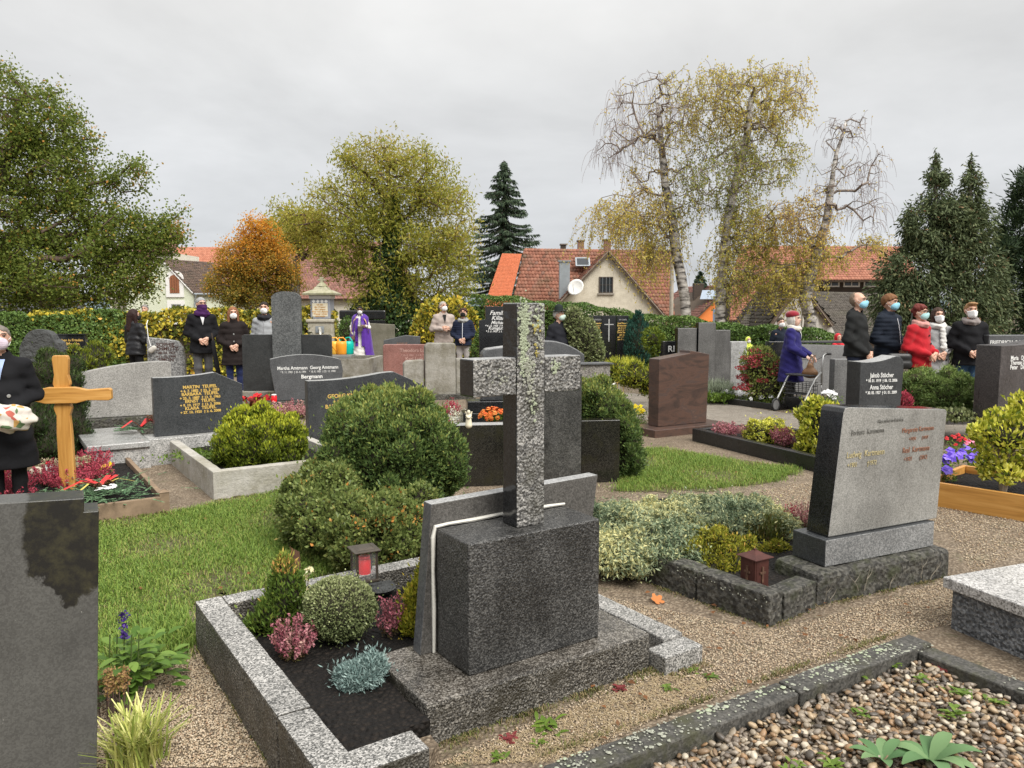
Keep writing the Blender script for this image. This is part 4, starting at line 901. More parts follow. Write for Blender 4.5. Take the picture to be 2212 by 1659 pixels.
# ---------- foreground headstone at the left edge, seen from behind
st, L, hh = lot('headstone', 'large dark headstone seen from behind, cut by the left edge in the foreground', 'headstone', -150, 1092, 213, ang=math.radians(30), Y=2.25, tilt=(0, math.radians(3)))
L -= .05
def _g1():
    t = NT('streaked_dark_granite')
    cell = t.voro(190, 'Color'); sp = t.n('ShaderNodeSeparateColor'); t.l(cell, sp.inputs[0])
    c = t.ramp(sp.outputs[0], [(.2, (.062,.061,.056)), (.8, (.086,.085,.078))]); c = t.mix(1.0, c, t.ramp(t.noise(3, 6, .7), [(.3, .72), (.7, 1.2)]), 'MULTIPLY')
    x = t.n('ShaderNodeSeparateXYZ'); t.l(t.tc, x.inputs[0])
    wob = t.math('MULTIPLY', t.math('SUBTRACT', t.noise(9, 7, .7), .5), .10)
    dx = t.math('ADD', x.outputs[0], wob); dz = t.math('ADD', t.math('ADD', x.outputs[2], t.math('MULTIPLY', t.math('SUBTRACT', t.noise(14, 6, .65), .5), .22)), t.math('MULTIPLY', t.math('ABSOLUTE', t.math('SUBTRACT', x.outputs[0], L-.07)), -1.1))
    m1 = t.math('MULTIPLY', t.ramp(t.math('ADD', dx, 1-(L-.20)), [(.985, 0.0), (1.0, 1.0)]), t.ramp(t.math('ADD', dz, 1-.66), [(.985, 0.0), (1.0, 1.0)]))
    c = t.mix(m1, c, t.mix(t.ramp(t.noise(16, 6, .7), [(.45, 0.0), (.7, 1.0)]), (.012,.012,.011), (.045,.042,.022)))
    sp2 = t.ramp(t.voro(26), [(.02, 1.0), (.06, 0.0)]); c = t.mix(t.math('MULTIPLY', sp2, t.ramp(t.noise(4, 3), [(.5, 0.0), (.6, .8)])), c, (.4,.4,.36))
    t.set('Base Color', c); t.set('Roughness', t.ramp(m1, [(0, .5), (1, .3)])); t.bump(t.noise(150, 3), .15, .002); return t.m
zt_ = hh(L, 1064)
MB().prism([(0, -.02), (L, -.02), (L, zt_-.045), (L-.042, zt_-.045), (L-.042, zt_), (0, zt_)], .135).build('stone', _g1(), st, bevel=.003)
# ---------- headstone with eight gold lines, pale slab beneath
r_, L, hh = lot('headstone', 'dark grey headstone with eight lines of gold lettering on a pale granite slab', 'headstone', 335, 944, 527, z=.275, group=GS)
pk_ = L*.68
MB().prism([(0, 0), (L, 0), (L, hh(L, 829)), (pk_, hh(pk_, 804))]+arc(pk_, hh(pk_, 804), 0, hh(0, 816), -.015, 6)[1:], .10).build('stone', DARK, r_, bevel=.004); sky_top(r_.children[-1])
for i, (s, sz) in enumerate((('MARTIN  TEUFEL', .046), ('+ 6. 7. 1882  † 23. 2. 1953', .037), ('BARBARA  TEUFEL', .046), ('+ 25. 3. 1887  † 13. 9. 1963', .037), ('ERNST  TEUFEL', .046), ('+ 9. 10. 1917  † 12. 2. 2006', .037), ('KLARA  TEUFEL', .046), ('+ 27. 10. 1920  † 2. 6. 2008', .037))):
    text(r_, s, L*.51, hh(L*.51, 834+i*7.6)-.02, sz, GOLD, bold=.0015)
MB().box(-.08, L+.25, -.13, .26, -.30, -.002).build('plinth', LGREY, r_, bevel=.006)
MB().box(-.62, -.082, -.22, .95, -.30, -.06).build('slab_side', LGREY, r_, bevel=.006)
MB().box(-.65, -.084, -.25, .98, -.058, .0).build('slab', granite('wet_slab', [(.2,.2,.195), (.33,.33,.32), (.44,.44,.43)], 160, .25, .03, wet=.4), r_, bevel=.008)
# ---------- leaning wide grey granite behind it
r_, L, hh = lot('headstone', 'blank pale grey granite headstone with sloping top and mossy rim', 'headstone', 178, 905, 374, z=.27, group=GS, ang=math.radians(28))
MB().prism([(.03, 0), (L, 0), (L, hh(L, 785)), (L-.02, hh(L, 781))]+arc(L-.1, hh(L, 780), 0, hh(0, 806), .03, 7)+[(.0, hh(0, 815))], .14).build('stone', granite('pale_rough_granite', [(.19,.185,.17), (.28,.27,.25), (.37,.36,.335)], 130, .7, .3, bscale=90), r_, bevel=.008)
MB().box(-.10, L+.3, -.12, .3, -.29, -.003).build('plinth', MOSSY, r_, bevel=.008, rough=(.08, .006))
# ---------- back row at the left
r_, L, hh = lot('headstone', 'rounded rough hewn dark headstone before the green hedge', 'headstone', 42, 775, 136, ang=math.radians(8), Y=11.5, group=GS)
W_ = L; MB().prism([(0, 0), (W_, 0), (W_, hh(W_, 755)), (W_*.96, hh(W_, 741)), (W_*.82, hh(W_, 733))]+[(W_*.47+W_*.36*math.cos(t), hh(0, 738)+(hh(0, 712)-hh(0, 738))*math.sin(t)) for t in np.linspace(.25, PI-.25, 9)]+[(W_*.08, hh(0, 737)), (0, hh(0, 752))], .2).build('stone', ROUGHD, r_, bevel=.02, rough=(.06, .012))
r_, L, hh = lot('headstone', 'black polished headstone with gold names half hidden by the wooden cross', 'headstone', 104, 790, 187, ang=math.radians(10), Y=12.4, group=GS)
MB().prism([(0, 0), (L, 0), (L, hh(L, 730)), (L*.97, hh(L, 724)), (0, hh(0, 724))], .12).build('stone', BLACK, r_, bevel=.004)
MB().box(-.01, L+.012, -.02, .14, hh(L, 724)+.003, hh(L, 721)).build('coping', BLACK, r_)
for i, s in enumerate(('Hier ruhen in Frieden', 'Erich Martin', 'geb. Zenf', '* 4.2.1921 + 13.11.1980', 'Maria Martin')): text(r_, s, L*.52, hh(L, 737+i*9), .075 if i in (1, 4) else .055, GOLD, bold=.001)
r_, L, hh = lot('headstone', 'speckled grey granite headstone with sloping shoulder and dark lettering', 'headstone', 320, 815, 400, ang=math.radians(12), Y=14.6, group=GS)
MB().prism([(0, 0), (L, 0), (L, hh(L, 775)), (L*.96, hh(L, 752)), (L*.82, hh(L, 737)), (L*.55, hh(L, 733)), (0, hh(0, 729))], .16).build('stone', granite('salt_pepper_granite', [(.07,.07,.07), (.20,.2,.2), (.36,.36,.35)], 60, .5, .2), r_, bevel=.01)
for i, (s, z_) in enumerate((('SOPHIE', .1), ('SCHMUTZ', .1), ('* 08. 04. 1927', .06), ('+ 11. 10. 1998', .06), ('SIMON', .09))): text(r_, s, L*.5, hh(L, 748+i*(8.5 if i < 2 else 8)), z_, plain('dark_lettering', (.06,.03,.025), .6), bold=.002)
# ---------- dark three-part monument with tall rounded stele
r_, L, hh = lot('family_monument', 'dark monument with tall rounded stele between two low wings', 'monument', 523, 812, 716, z=.22, ang=math.radians(7), Y=13.0)
u0, u1 = L*.345, L*.665
front(MB().prism([(0, .0), (u0-.003, 0), (u0-.003, hh(0, 723)), (.04, hh(0, 723)), (0, hh(0, 726))], .16, .05).build('left_wing', BLACK, r_, bevel=.006), granite('matt_black', [(.016,.017,.017), (.028,.03,.03), (.045,.047,.046)], 150, .4))
front(MB().prism([(u1+.003, .0), (L, 0), (L, hh(L, 728)), (L-.04, hh(L, 723)), (u1+.003, hh(L, 723))], .16, .05).build('right_wing', BLACK, r_, bevel=.006), MATS['matt_black'])
w_ = u1-u0; zs = hh(u0, 641)
MB().prism([(u0, .42), (u1, .42), (u1, zs)]+[(u0+w_*.5+w_*.5*math.cos(t), zs-.02+(hh(u0, 629)-zs+.02)*math.sin(t)) for t in np.linspace(.15, PI-.15, 9)]+[(u0, zs)], .17).build('stele', granite('stele_granite', [(.05,.054,.054), (.085,.09,.09), (.13,.135,.133)], 60, .6, .5, bscale=50), r_, bevel=.015)
MB().box(u0+.01, u1-.01, -.02, .2, 0.0, .417).build('stele_foot', MATS['stele_granite'], r_, bevel=.01)
MB().box(-.05, L+.1, -.1, .4, -.26, -.003).build('plinth', CONC, r_, bevel=.01)
# ---------- dark grey headstone with white cursive names
r_, L, hh = lot('headstone', 'slate grey headstone with white names flaring towards the top', 'headstone', 590, 866, 742, z=.12, ang=math.radians(20), group=GS)
MB().prism([(.05, 0), (L-.06, 0), (L, hh(L, 800)), (L-.03, hh(L, 778))]+arc(L-.06, hh(L, 775), -.03, hh(0, 776), .075, 9)+[(-.035, hh(0, 790))], .13).build('stone', DGREY, r_, bevel=.005); sky_top(r_.children[-1])
text(r_, 'Martha Amtmann  Georg Amtmann', L*.5, hh(L*.5, 797.5), .078, WHITEL, sx=.86, bold=.001); text(r_, '* 9. 11. 1903  † 25. 4. 1994     * 18. 8. 1901  † 23. 12. 1980', L*.5, hh(L*.5, 805), .047, WHITEL, sx=.78); text(r_, 'Bergmann', L*.55, hh(L*.5, 817), .085, WHITEL, bold=.002)
MB().box(-.12, L+.1, -.14, .3, -.13, -.003).build('plinth', MOSSY, r_, bevel=.01, rough=(.08, .006))
# ---------- dark headstone behind the big shrub
r_, L, hh = lot('headstone', 'dark headstone with gold names half hidden by the big evergreen shrub', 'headstone', 668, 985, 919, ang=math.radians(30), group=GS)
MB().prism([(0, -.03), (L, -.03), (L, hh(L, 838)), (L-.02, hh(L, 832)), (L-.07, hh(L, 827)), (L*.72, hh(L*.72, 803)), (L*.66, hh(L*.66, 804))]+arc(L*.6, hh(L*.6, 806), 0, hh(0, 823), -.02, 6), .12).build('stone', DARK, r_, bevel=.004); sky_top(r_.children[-1])
for i, (s, sz) in enumerate((('GEORG KNAHN', .06), ('+ 1901   † 1973', .048), ('BARBARA KNAHN', .06), ('+ 1908   † 1984', .048), ('OTTO KNAHN', .06), ('+ 1931   † 1998', .048))): text(r_, s, L*.315, hh(L*.31, 858+i*10.9), sz, GOLD, bold=.0015)
# ---------- concrete bed with the golden green bush
r_ = thing('concrete_grave_bed', 'concrete kerbed grave bed holding the round golden green bush', 'grave bed', gr(462, 1080), A34)
for a_ in ((-.001, 1.3, 0, .09), (-.001, .09, .093, 2.05), (1.21, 1.3, .093, 2.05), (.093, 1.207, 1.96, 2.05)): kerb(r_, *a_, .24, CONCL, rough=(.1, .003))
MB().box(.091, 1.208, .091, 1.958, 0, .15).build('soil', SOIL, r_, rough=(.07, .015))
# ---------- timber edged bed with the wooden cross
r_ = thing('timber_grave_bed', 'weathered board edged grave bed full of heather at the left', 'grave bed', gr(362, 1107), A34)
BOARD = plain('weathered_board', (.22,.155,.10), .8, .35, 9, .4, 40)
def board(par, x0, x1, y0, y1, z0, z1, mat, name='board'): return MB().box(x0, x1, y0, y1, z0, z1).build(name, mat, par, bevel=.004)
board(r_, -1.25, -.05, -.02, .02, -.02, .135, BOARD); board(r_, -.035, .005, .05, 2.05, -.02, .125, BOARD); board(r_, -1.25, -.05, 2.08, 2.12, -.02, .125, BOARD); board(r_, -1.24, -1.20, .05, 2.05, -.02, .125, BOARD)
for x_, y_ in ((-.02, .02), (-.02, 2.08), (-1.22, .02), (-1.22, 2.08)):
    MB().box(x_-.035, x_+.035, y_-.035, y_+.035, -.05, .165).add([(x_-.04, y_-.04, .167), (x_+.04, y_-.04, .167), (x_+.04, y_+.04, .167), (x_-.04, y_+.04, .167), (x_, y_, .187)], [(0,3,2,1), (0,1,4), (1,2,4), (2,3,4), (3,0,4)]).build('corner_post', BOARD, r_)
MB().box(-1.2, -.037, .022, 2.078, 0, .075).build('soil', SOIL, r_, rough=(.08, .015))
def _pine():
    t = NT('varnished_pine'); v = t.mapped((14, 14, .9)); w = t.noise(2.2, 6, .6, v, dist=.7)
    t.set('Base Color', t.ramp(w, [(.3, (.36,.165,.035)), (.5, (.50,.25,.06)), (.7, (.60,.33,.095))])); t.set('Roughness', .38); t.bump(w, .12, .004); return t.m
PINE = _pine()
r_ = thing('wooden_grave_cross', 'varnished pine grave cross with carved waisted arms at the left', 'cross', (xt(144, 1045, 6.35), 6.35, .05), math.radians(11))
zz = lambda py: zt(py, 6.35)-.05
zt0, za1, za0 = zz(768), zz(836), zz(872)
sh = [(-.055, 0), (.062, 0), (.058, za0-.25), (.05, za0-.1), (.068, za0-.045), (.068, za0-.03), (.058, za0-.003), (.058, za1+.004), (.066, za1+.02), (.066, za1+.035), (.052, za1+.10), (.063, zt0-.03), (.056, zt0-.005), (.045, zt0), (-.045, zt0), (-.056, zt0-.005), (-.062, zt0-.03), (-.052, za1+.10), (-.064, za1+.035), (-.064, za1+.02), (-.058, za1+.004), (-.058, za0-.003), (-.068, za0-.03), (-.068, za0-.045), (-.05, za0-.1), (-.057, za0-.25)]
MB().prism(sh, .055, 0).build('upright', PINE, r_, bevel=.006)
zm = (za0+za1)/2; ah = (za1-za0)/2
am = [(-.37, zm-ah*.8), (-.20, zm-ah*.62), (-.12, zm-ah*.95), (.12, zm-ah*.95), (.20, zm-ah*.62), (.365, zm-ah*.7), (.385, zm-ah*.5), (.385, zm+ah*.6), (.37, zm+ah*.8), (.2, zm+ah*.66), (.1, zm+ah), (-.1, zm+ah), (-.2, zm+ah*.62), (-.37, zm+ah*.78), (-.385, zm+ah*.6), (-.385, zm-ah*.6)]
t_ = NT('pine_crosswise'); v_ = t_.mapped((.9, 14, 14)); w_ = t_.noise(2.2, 6, .6, v_, dist=.7); t_.set('Base Color', t_.ramp(w_, [(.3, (.37,.17,.036)), (.5, (.52,.26,.062)), (.7, (.61,.335,.10))])); t_.set('Roughness', .38)
MB().prism(am, .058, -.03).build('cross_arm', t_.m, r_, bevel=.006)
# ---------- middle distance, centre left
r_, L, hh = lot('headstone', 'large black gravestone block behind the priest', 'headstone', 735, 750, 832, ang=math.radians(4), Y=27, group=GS)
MB().prism([(0, -.4), (L, -.4), (L, hh(L, 692)), (0, hh(0, 692))], .3).build('stone', BLACK, r_, bevel=.01); MB().box(-.02, L+.02, -.03, .33, hh(0, 690), hh(0, 670)).build('coping', BLACK, r_, bevel=.05)
r_, L, hh = lot('headstone', 'plain olive grey stone slab behind the priest', 'headstone', 790, 770, 853, ang=math.radians(6), Y=24.6, group=GS)
MB().prism([(0, -.2), (L, -.2), (L, hh(L, 701)), (0, hh(0, 698))], .2).build('stone', OLIVE, r_, bevel=.015)
r_, L, hh = lot('headstone', 'low dark grey headstone behind the pink granite one', 'headstone', 829, 770, 908, ang=math.radians(10), Y=19.5, group=GS)
MB().prism([(0, 0), (L, 0), (L, hh(L, 727)), (L*.6, hh(L, 724)), (0, hh(0, 735))], .15).build('stone', DGREY, r_, bevel=.01); text(r_, 'FAMILIE', L*.5, hh(0, 745), .08, FADER)
r_, L, hh = lot('headstone', 'pink granite headstone with faint pale lettering', 'headstone', 828, 806, 935, z=.05, ang=math.radians(12), Y=16.2, group=GS)
MB().prism([(0, 0), (L, 0), (L, hh(L, 744)), (.04, hh(0, 744)), (0, hh(0, 748))], .16).build('stone', PINKG, r_, bevel=.01)
for i, (s, z_) in enumerate((('Theodora Lutz', .1), ('* 13. 5. 1921   † 3. 4. 1999', .05), ('Karl Lutz', .1), ('* 30. 12. 1922   † 5. 11. 2009', .05))): text(r_, s, L*.62, hh(L*.6, 760+i*9), z_, plain('pale_red_lettering', (.42,.27,.23), .6), bold=.001)
MB().box(-.08, L+.08, -.1, .3, -.06, -.003).build('plinth', PINKG, r_, bevel=.01)
r_, L, hh = lot('concrete_stele_group', 'three upright concrete slabs, the middle one tallest, before the couple', 'headstone', 873, 851, 1012, ang=math.radians(14), Y=13.6)
ua, ub = L*.325, L*.80
MB().prism([(0, 0), (ua-.012, 0), (ua-.012, hh(0, 778)), (.05, hh(0, 780)), (0, hh(0, 786))], .16, .06).build('left_slab', CONC, r_, bevel=.02)
MB().prism([(ua, 0), (ub, 0), (ub, hh(ub, 744)), (ub-.03, hh(ub, 741)), (ua+.05, hh(ua, 741)), (ua, hh(ua, 748))], .18).build('middle_slab', CONC, r_, bevel=.02)
MB().prism([(ub+.012, 0), (L, 0), (L, hh(L, 776)), (ub+.012, hh(L, 774))], .16, .06).build('right_slab', CONC, r_, bevel=.02)
MB().box(-.1, L+.1, -.15, .35, -.02, -.002+.09).build('plinth', MOSSY, r_, bevel=.01)
# ---------- fountain
FST = plaster('fountain_stone', (.42,.39,.32), (.27,.25,.18), 3)
Y = 19.0; fx = xt(697, 700, Y)
r_ = thing('fountain_pillar', 'stone fountain pillar with gilded inscription and pitched cap behind the trough', 'fountain', (fx, Y, 0))
zz = lambda py: zt(py, Y)
MB().box(-.30, .30, -.3, .3, 0, zz(697)).build('pedestal', FST, r_, bevel=.02); MB().box(-.335, .335, -.335, .335, zz(697)+.003, zz(689)).build('ledge', FST, r_, bevel=.03)
sh = MB().box(-.235, .235, -.235, .235, zz(689)+.003, zz(646)).build('shaft', plain('blue_grey_stone', (.24,.25,.28), .7, .15, 5, .1), r_, bevel=.01)
MB().box(-.185, .185, -.241, -.237, zz(688)+.05, zz(655)).build('tablet', plain('cream_tablet', (.62,.56,.42), .7, .1), sh)
for i, s in enumerate(('Ich bin', 'das Wasser', 'des Lebens', 'Wer von diesem', 'Wasser trinkt', 'wird nicht')): text(sh, s, 0, zz(660+i*4.9), .058, plain('gilt_letter', (.50,.26,.07), .5), y=-.2435, bold=.001)
for k in range(4): MB().add([(x, -.243, z) for x, z in ((-.15+.1*k-.045, zz(651)), (-.15+.1*k, zz(651)-.045), (-.15+.1*k+.045, zz(651)), (-.15+.1*k, zz(651)+.045))]+[(x, -.2365, z) for x, z in ((-.15+.1*k-.045, zz(651)), (-.15+.1*k, zz(651)-.045), (-.15+.1*k+.045, zz(651)), (-.15+.1*k, zz(651)+.045))], [(0,1,2,3), (7,6,5,4), (0,4,5,1), (1,5,6,2), (2,6,7,3), (3,7,4,0)]).build('diamond', WHITEP, sh)
MB().box(-.26, .26, -.26, .26, zz(646)+.003, zz(638)).build('frieze', WHITEP, r_, bevel=.01)
MOSSC = plaster('mossy_cap', (.36,.34,.24), (.20,.20,.10), 4)
MB().lathe([(.54, zz(638)+.003), (.55, zz(634)), (.32, zz(627)), (.25, zz(626)), (.20, zz(621)), (.15, zz(619))], 4, rot=PI/4).build('cap', MOSSC, r_)
MB().lathe([(.15, zz(619)+.002), (.10, zz(614)), (.06, zz(611)), (.05, zz(609))], 8).build('cross_foot', MOSSC, r_)
MB().prism([(-.04, zz(610)), (.04, zz(610)), (.035, zz(606)), (.09, zz(607)), (.10, zz(603.5)), (.035, zz(603)), (.05, zz(599.5)), (0, zz(598.5)), (-.05, zz(599.5)), (-.035, zz(603)), (-.10, zz(603.5)), (-.09, zz(607)), (-.035, zz(606))], .08, -.04).build('cap_cross', MOSSC, r_, bevel=.006)
sp_ = MB().box(-.1, .1, -.32, -.301, zz(718), zz(704)).build('spout_plate', ZINC, r_)
MB().tube([(0, -.31, zz(709)), (.03, -.46, zz(708)), (.07, -.56, zz(712)), (.08, -.58, zz(722))], .032, 8).build('spout', plain('pale_metal', (.55,.53,.47), .35, .1, 5, 0, metal=.5), sp_)
r_, L, hh = lot('water_trough', 'concrete water trough with steel rim before the fountain pillar', 'trough', 640, 836, 796, ang=math.radians(-4), Y=16.2)
zt_ = hh(L, 776); MB().box(0, L, 0, .1, 0, zt_).box(0, L, 1.3, 1.4, 0, zt_).box(0, .1, .1, 1.3, 0, zt_).box(L-.1, L, .1, 1.3, 0, zt_).box(.1, L-.1, .1, 1.3, 0, .12).build('basin', CONC, r_)
MB().box(.1, L-.1, .1, 1.3, zt_-.12, zt_-.1).build('water', GLASS, r_)
MB().box(.3, L-.5, .5, .85, zt_+.004, zt_+.05).build('grate', plain('steel_rim', (.42,.42,.40), .4, .1, 5, 0, metal=.6), r_)
tz = zt_+.05
def can(col, label, px, Y):
    c_ = thing('watering_can', label, 'watering can', (xt(px, 740, Y), Y, tz), random.uniform(-.5, .5), 'watering cans by the fountain'); m_ = plain('can_'+label.split()[0], col, .4, .08, 5, 0)
    MB().lathe([(.10, 0), (.115, .02), (.12, .22), (.11, .27), (.085, .285)], 16).build('body', m_, c_, smooth=True)
    MB().tube([(-.08, 0, .27), (-.06, 0, .36), (.04, 0, .37), (.1, 0, .30), (.125, 0, .12)], .016, 6).build('handle', m_, c_)
    MB().tube([(-.1, 0, .06), (-.2, 0, .2), (-.25, 0, .33)], [.03, .02, .016], 6).build('spout', m_, c_)
can((.75,.42,.05), 'yellow watering can on the trough rim, left of the orange one', 722, 17.0); can((.78,.30,.02), 'orange watering can in the middle on the trough rim', 737, 16.95); can((.0,.42,.33), 'teal watering can on the trough rim nearest the priest', 752, 17.05)
# ---------- centre: black and grey stones behind the cross
r_, L, hh = lot('headstone', 'tall black headstone with white italic names beside the big cross', 'headstone', 1035, 780, 1100, ang=math.radians(4), Y=14.2, group=GS)
MB().prism([(0, 0), (L, 0), (L, hh(L, 662)), (L*.2, hh(0, 662)), (L*.2, hh(0, 690)), (0, hh(0, 692))], .16).build('stone', BLACK, r_, bevel=.006)
for i, (s, z_) in enumerate((('Familie', .11), ('Kilian', .11), ('Michael', .085), ('* 4. 12. 1928  † 9. 8. 2003', .045), ('Kunigunde', .085), ('* 5. 3. 1932  † 1. 7. 2008', .045))): text(r_, s, L*.62, hh(L, (680, 691, 700, 705.5, 712, 717.5)[i]), z_, WHITEL, shear=.35, bold=.001)
r_, L, hh = lot('headstone', 'low dark grey stone with rounded pale top left of the cross', 'headstone', 1042, 790, 1110, ang=math.radians(10), Y=10.9, group=GS)
MB().prism([(0, 0), (L, 0), (L, hh(L, 746)), (.06, hh(0, 754)), (.0, hh(0, 764))], .3).build('stone', DGREY, r_, bevel=.02); sky_top(r_.children[-1])
r_, L, hh = lot('headstone', 'low grey stone with arched top below the man with the hat', 'headstone', 1140, 800, 1262, ang=math.radians(10), Y=10.9, group=GS)
MB().prism([(0, 0), (L, 0)]+arc(L, hh(L, 766), 0, hh(0, 745), .12, 9), .2).build('stone', DGREY, r_, bevel=.015)
r_, L, hh = lot('headstone', 'rough speckled concrete headstone right of the cross arm', 'headstone', 1245, 880, 1317, ang=math.radians(16), Y=9.6, group=GS)
MB().prism([(0, 0), (L, 0), (L, hh(L, 795)), (L, hh(L, 787)), (0, hh(0, 787))], .2).build('stone', granite('washed_concrete', [(.11,.10,.09), (.2,.185,.165), (.3,.28,.25)], 80, .8, .8, bscale=60), r_, bevel=.01)
MB().box(-.02, L+.03, -.03, .23, hh(L, 787)+.002, hh(L, 784)).build('coping', DGREY, r_)
# dark polished double stone right behind the cross
r_, L, hh = lot('double_headstone', 'damp black double headstone with raised centre slab right behind the cross', 'headstone', 985, 1052, 1337, ang=math.radians(8))
u1, u2 = L*.40, L*.755
WETB = granite('damp_black_granite', [(.007,.007,.006), (.017,.016,.013), (.035,.033,.026)], 150, .22, .05, wet=.3, stain=(.02,.019,.01))
sky_top(MB().box(0, u1-.004, 0, .16, -.02, hh(0, 919)).build('left_panel', WETB, r_, bevel=.005)); MB().box(u2+.004, L, 0, .16, -.02, hh(L, 907)).build('right_panel', WETB, r_, bevel=.005)
front(MB().box(u1, u2, -.03, .18, -.02, hh(u2, 806)).build('centre_slab', WETB, r_, bevel=.005), granite('centre_slab_front', [(.03,.03,.028), (.055,.055,.05), (.10,.098,.09)], 110, .5, .4, wet=.7, bscale=80))
# black gold-lettered triptych before the hedge
r_, L, hh = lot('triptych_headstone', 'black three panel headstone with thin cross and gold lettering before the hedge', 'headstone', 1270, 795, 1356, ang=math.radians(-3), Y=16.8)
for a_, b_, yo in ((0, L*.325, 0.0), (L*.335, L*.70, .05), (L*.71, L, 0.0)): MB().box(a_, b_, yo, yo+.16, .12, hh(0, 682)).build('panel', BLACK, r_, bevel=.006)
MB().box(-.05, L+.05, -.08, .3, 0, .117).build('plinth', BLACK, r_, bevel=.01)
for u_, t0 in ((.16, ('RUHE IN FRIEDEN', 'Hans Schmauser', 'Landwirtsmeister', 'geb. 1. 7. 1902', 'gest. 3. 3. 1973', 'Kunig. Schmauser', 'geb. Weiss', 'geb. 16. 3. 1907', 'gest. 8. 9. 1991')), (.855, ('IHR LIEBEN', 'Josef Sterner', 'Schreinermeister', 'geb. 2. 5. 1931', 'gest. 9. 9. 1998', 'Gerda Sterner', 'geb. Lang', 'geb. 1. 11. 1935', 'gest. 3. 2. 2010'))):
    for i, s in enumerate(t0): text(r_, s, L*u_, hh(0, 692+i*4.9+(3 if i else 0)), .052 if i in (1, 5) else .043, GOLD if i else SILVER, bold=.0015 if i else 0, sx=.8)
MB().box(L*.515-.012, L*.515+.012, .043, .049, hh(0, 738), hh(0, 689)).box(L*.515-.10, L*.515-.0125, .043, .049, hh(0, 702), hh(0, 700)).box(L*.515+.0125, L*.515+.10, .043, .049, hh(0, 702), hh(0, 700)).build('thin_cross', SILVER, r_)
text(r_, 'FAMILIE KRUG', L*.5, .035, .1, FADEG, y=-.083)
r_, L, hh = lot('headstone', 'low black headstone with white letters left of the grey stelae', 'headstone', 1430, 800, 1472, ang=math.radians(5), Y=14.2, group=GS)
MB().box(0, L, 0, .14, 0, hh(L, 737)).build('stone', BLACK, r_, bevel=.006); text(r_, 'REI', L*.55, hh(0, 760), .16, WHITEL, bold=.002); text(r_, '1911', L*.7, hh(0, 771), .07, WHITEL)
# triple grey stele
r_, L, hh = lot('stele_group', 'three tall dark grey stelae with black edges standing together', 'headstone', 1462, 845, 1575, z=.3, ang=math.radians(9), Y=13.8)
STG = granite('stele_grey', [(.075,.073,.07), (.115,.112,.107), (.16,.155,.15)], 170, .5, .08, wet=.3)
for a_, b_, top, yo in ((0, L*.36, 709, .02), (L*.372, L*.70, 697, -.02), (L*.712, L, 713, .02)): front(MB().box(a_, b_, yo, yo+.16, -.0, hh(a_, top)).build('stele', BLACK, r_, bevel=.008), STG)
MB().box(L*.1, L*.95, .02, .2, -.3, -.003).build('foot', BLACK, r_, bevel=.01)
r_, L, hh = lot('headstone', 'pale grey square column stone beside the red sedum', 'headstone', 1576, 850, 1610, ang=math.radians(10), Y=14.4, group=GS)
MB().box(0, L, 0, .22, 0, hh(L, 738)).build('stone', granite('pale_column', [(.27,.27,.26), (.36,.36,.35), (.44,.44,.43)], 60, .7, .4, wet=.2, bscale=30), r_, bevel=.008)
# brown banded stone
r_, L, hh = lot('headstone', 'reddish brown banded granite headstone with stepped top beside the path', 'headstone', 1421, 922, 1528, z=.10, ang=math.radians(30), group=GS)
MB().prism([(0, 0), (L*.97, 0), (L, hh(L, 765)), (L*.6, hh(L*.6, 757)), (L*.595, hh(L*.6, 763)), (0, hh(0, 776))], .2).build('stone', BROWNG, r_, bevel=.006)
MB().box(-.22, L+.22, -.2, .34, -.12, -.003).build('plinth', BROWNG, r_, bevel=.008)
# black kerbed bed to its right
A_ = gr(1494, 952); B_ = gr(1772, 1023); an_ = math.atan2(B_.y-A_.y, B_.x-A_.x); L = (B_-A_).length
r_ = thing('black_grave_surround', 'black polished kerb round a bed of heather and yellow conifer beside the path', 'grave surround', A_, an_)
BLK = granite('black_kerb', [(.010,.010,.010), (.018,.018,.018), (.03,.03,.03)], 150, .3, .05)
kerb(r_, 0, L+.5, 0, .09, .155, BLK, rough=None); kerb(r_, .0, .09, .093, 1.15, .155, BLK, rough=None); kerb(r_, .093, L+.5, 1.06, 1.15, .155, BLK, rough=None)
MB().box(.092, L+.5, .092, 1.058, 0, .09).build('soil', SOIL, r_, rough=(.08, .015))
# ---------- grey honed headstone on mossy base, right
KA = gr(1762, 1158, .42)
def onz(px, py, z): return gr(px, py, z)
b0 = gr(1668, 1264, .0); b1 = gr(1764, 1309, .0); b2 = gr(2052, 1244, .0); an_ = math.atan2(b2.y-b1.y, b2.x-b1.x); L = (b2-b1).length
r_ = thing('headstone', 'honed grey headstone with faded gothic lettering on a cracked mossy base', 'headstone', b1, an_, GS)
dep = (b0-b1).length*.98
MB().box(0, L, 0, dep, -.03, .175).build('base', MOSSY, r_, bevel=.03, rough=(.045, .011))
zp = .18
front(MB().box(.115, L-.085, .06, .30, zp, zp+.152).build('plinth', DARK, r_, bevel=.005), GREY)
Ls = 1.08; x0 = .165
so = MB().prism([(x0, zp+.155), (Ls-.005, zp+.155), (Ls+.037, .985), (Ls+.02, 1.002), (x0+.12, 1.06), (x0+.09, 1.055), (x0+.078, 1.03)], .16, .09).build('stone', BLACK, r_, bevel=.006); front(so, HONED)
w_ = Ls-x0
GHOST = plain('worn_lettering', (.16,.155,.14), .6, .3, 50, 0)
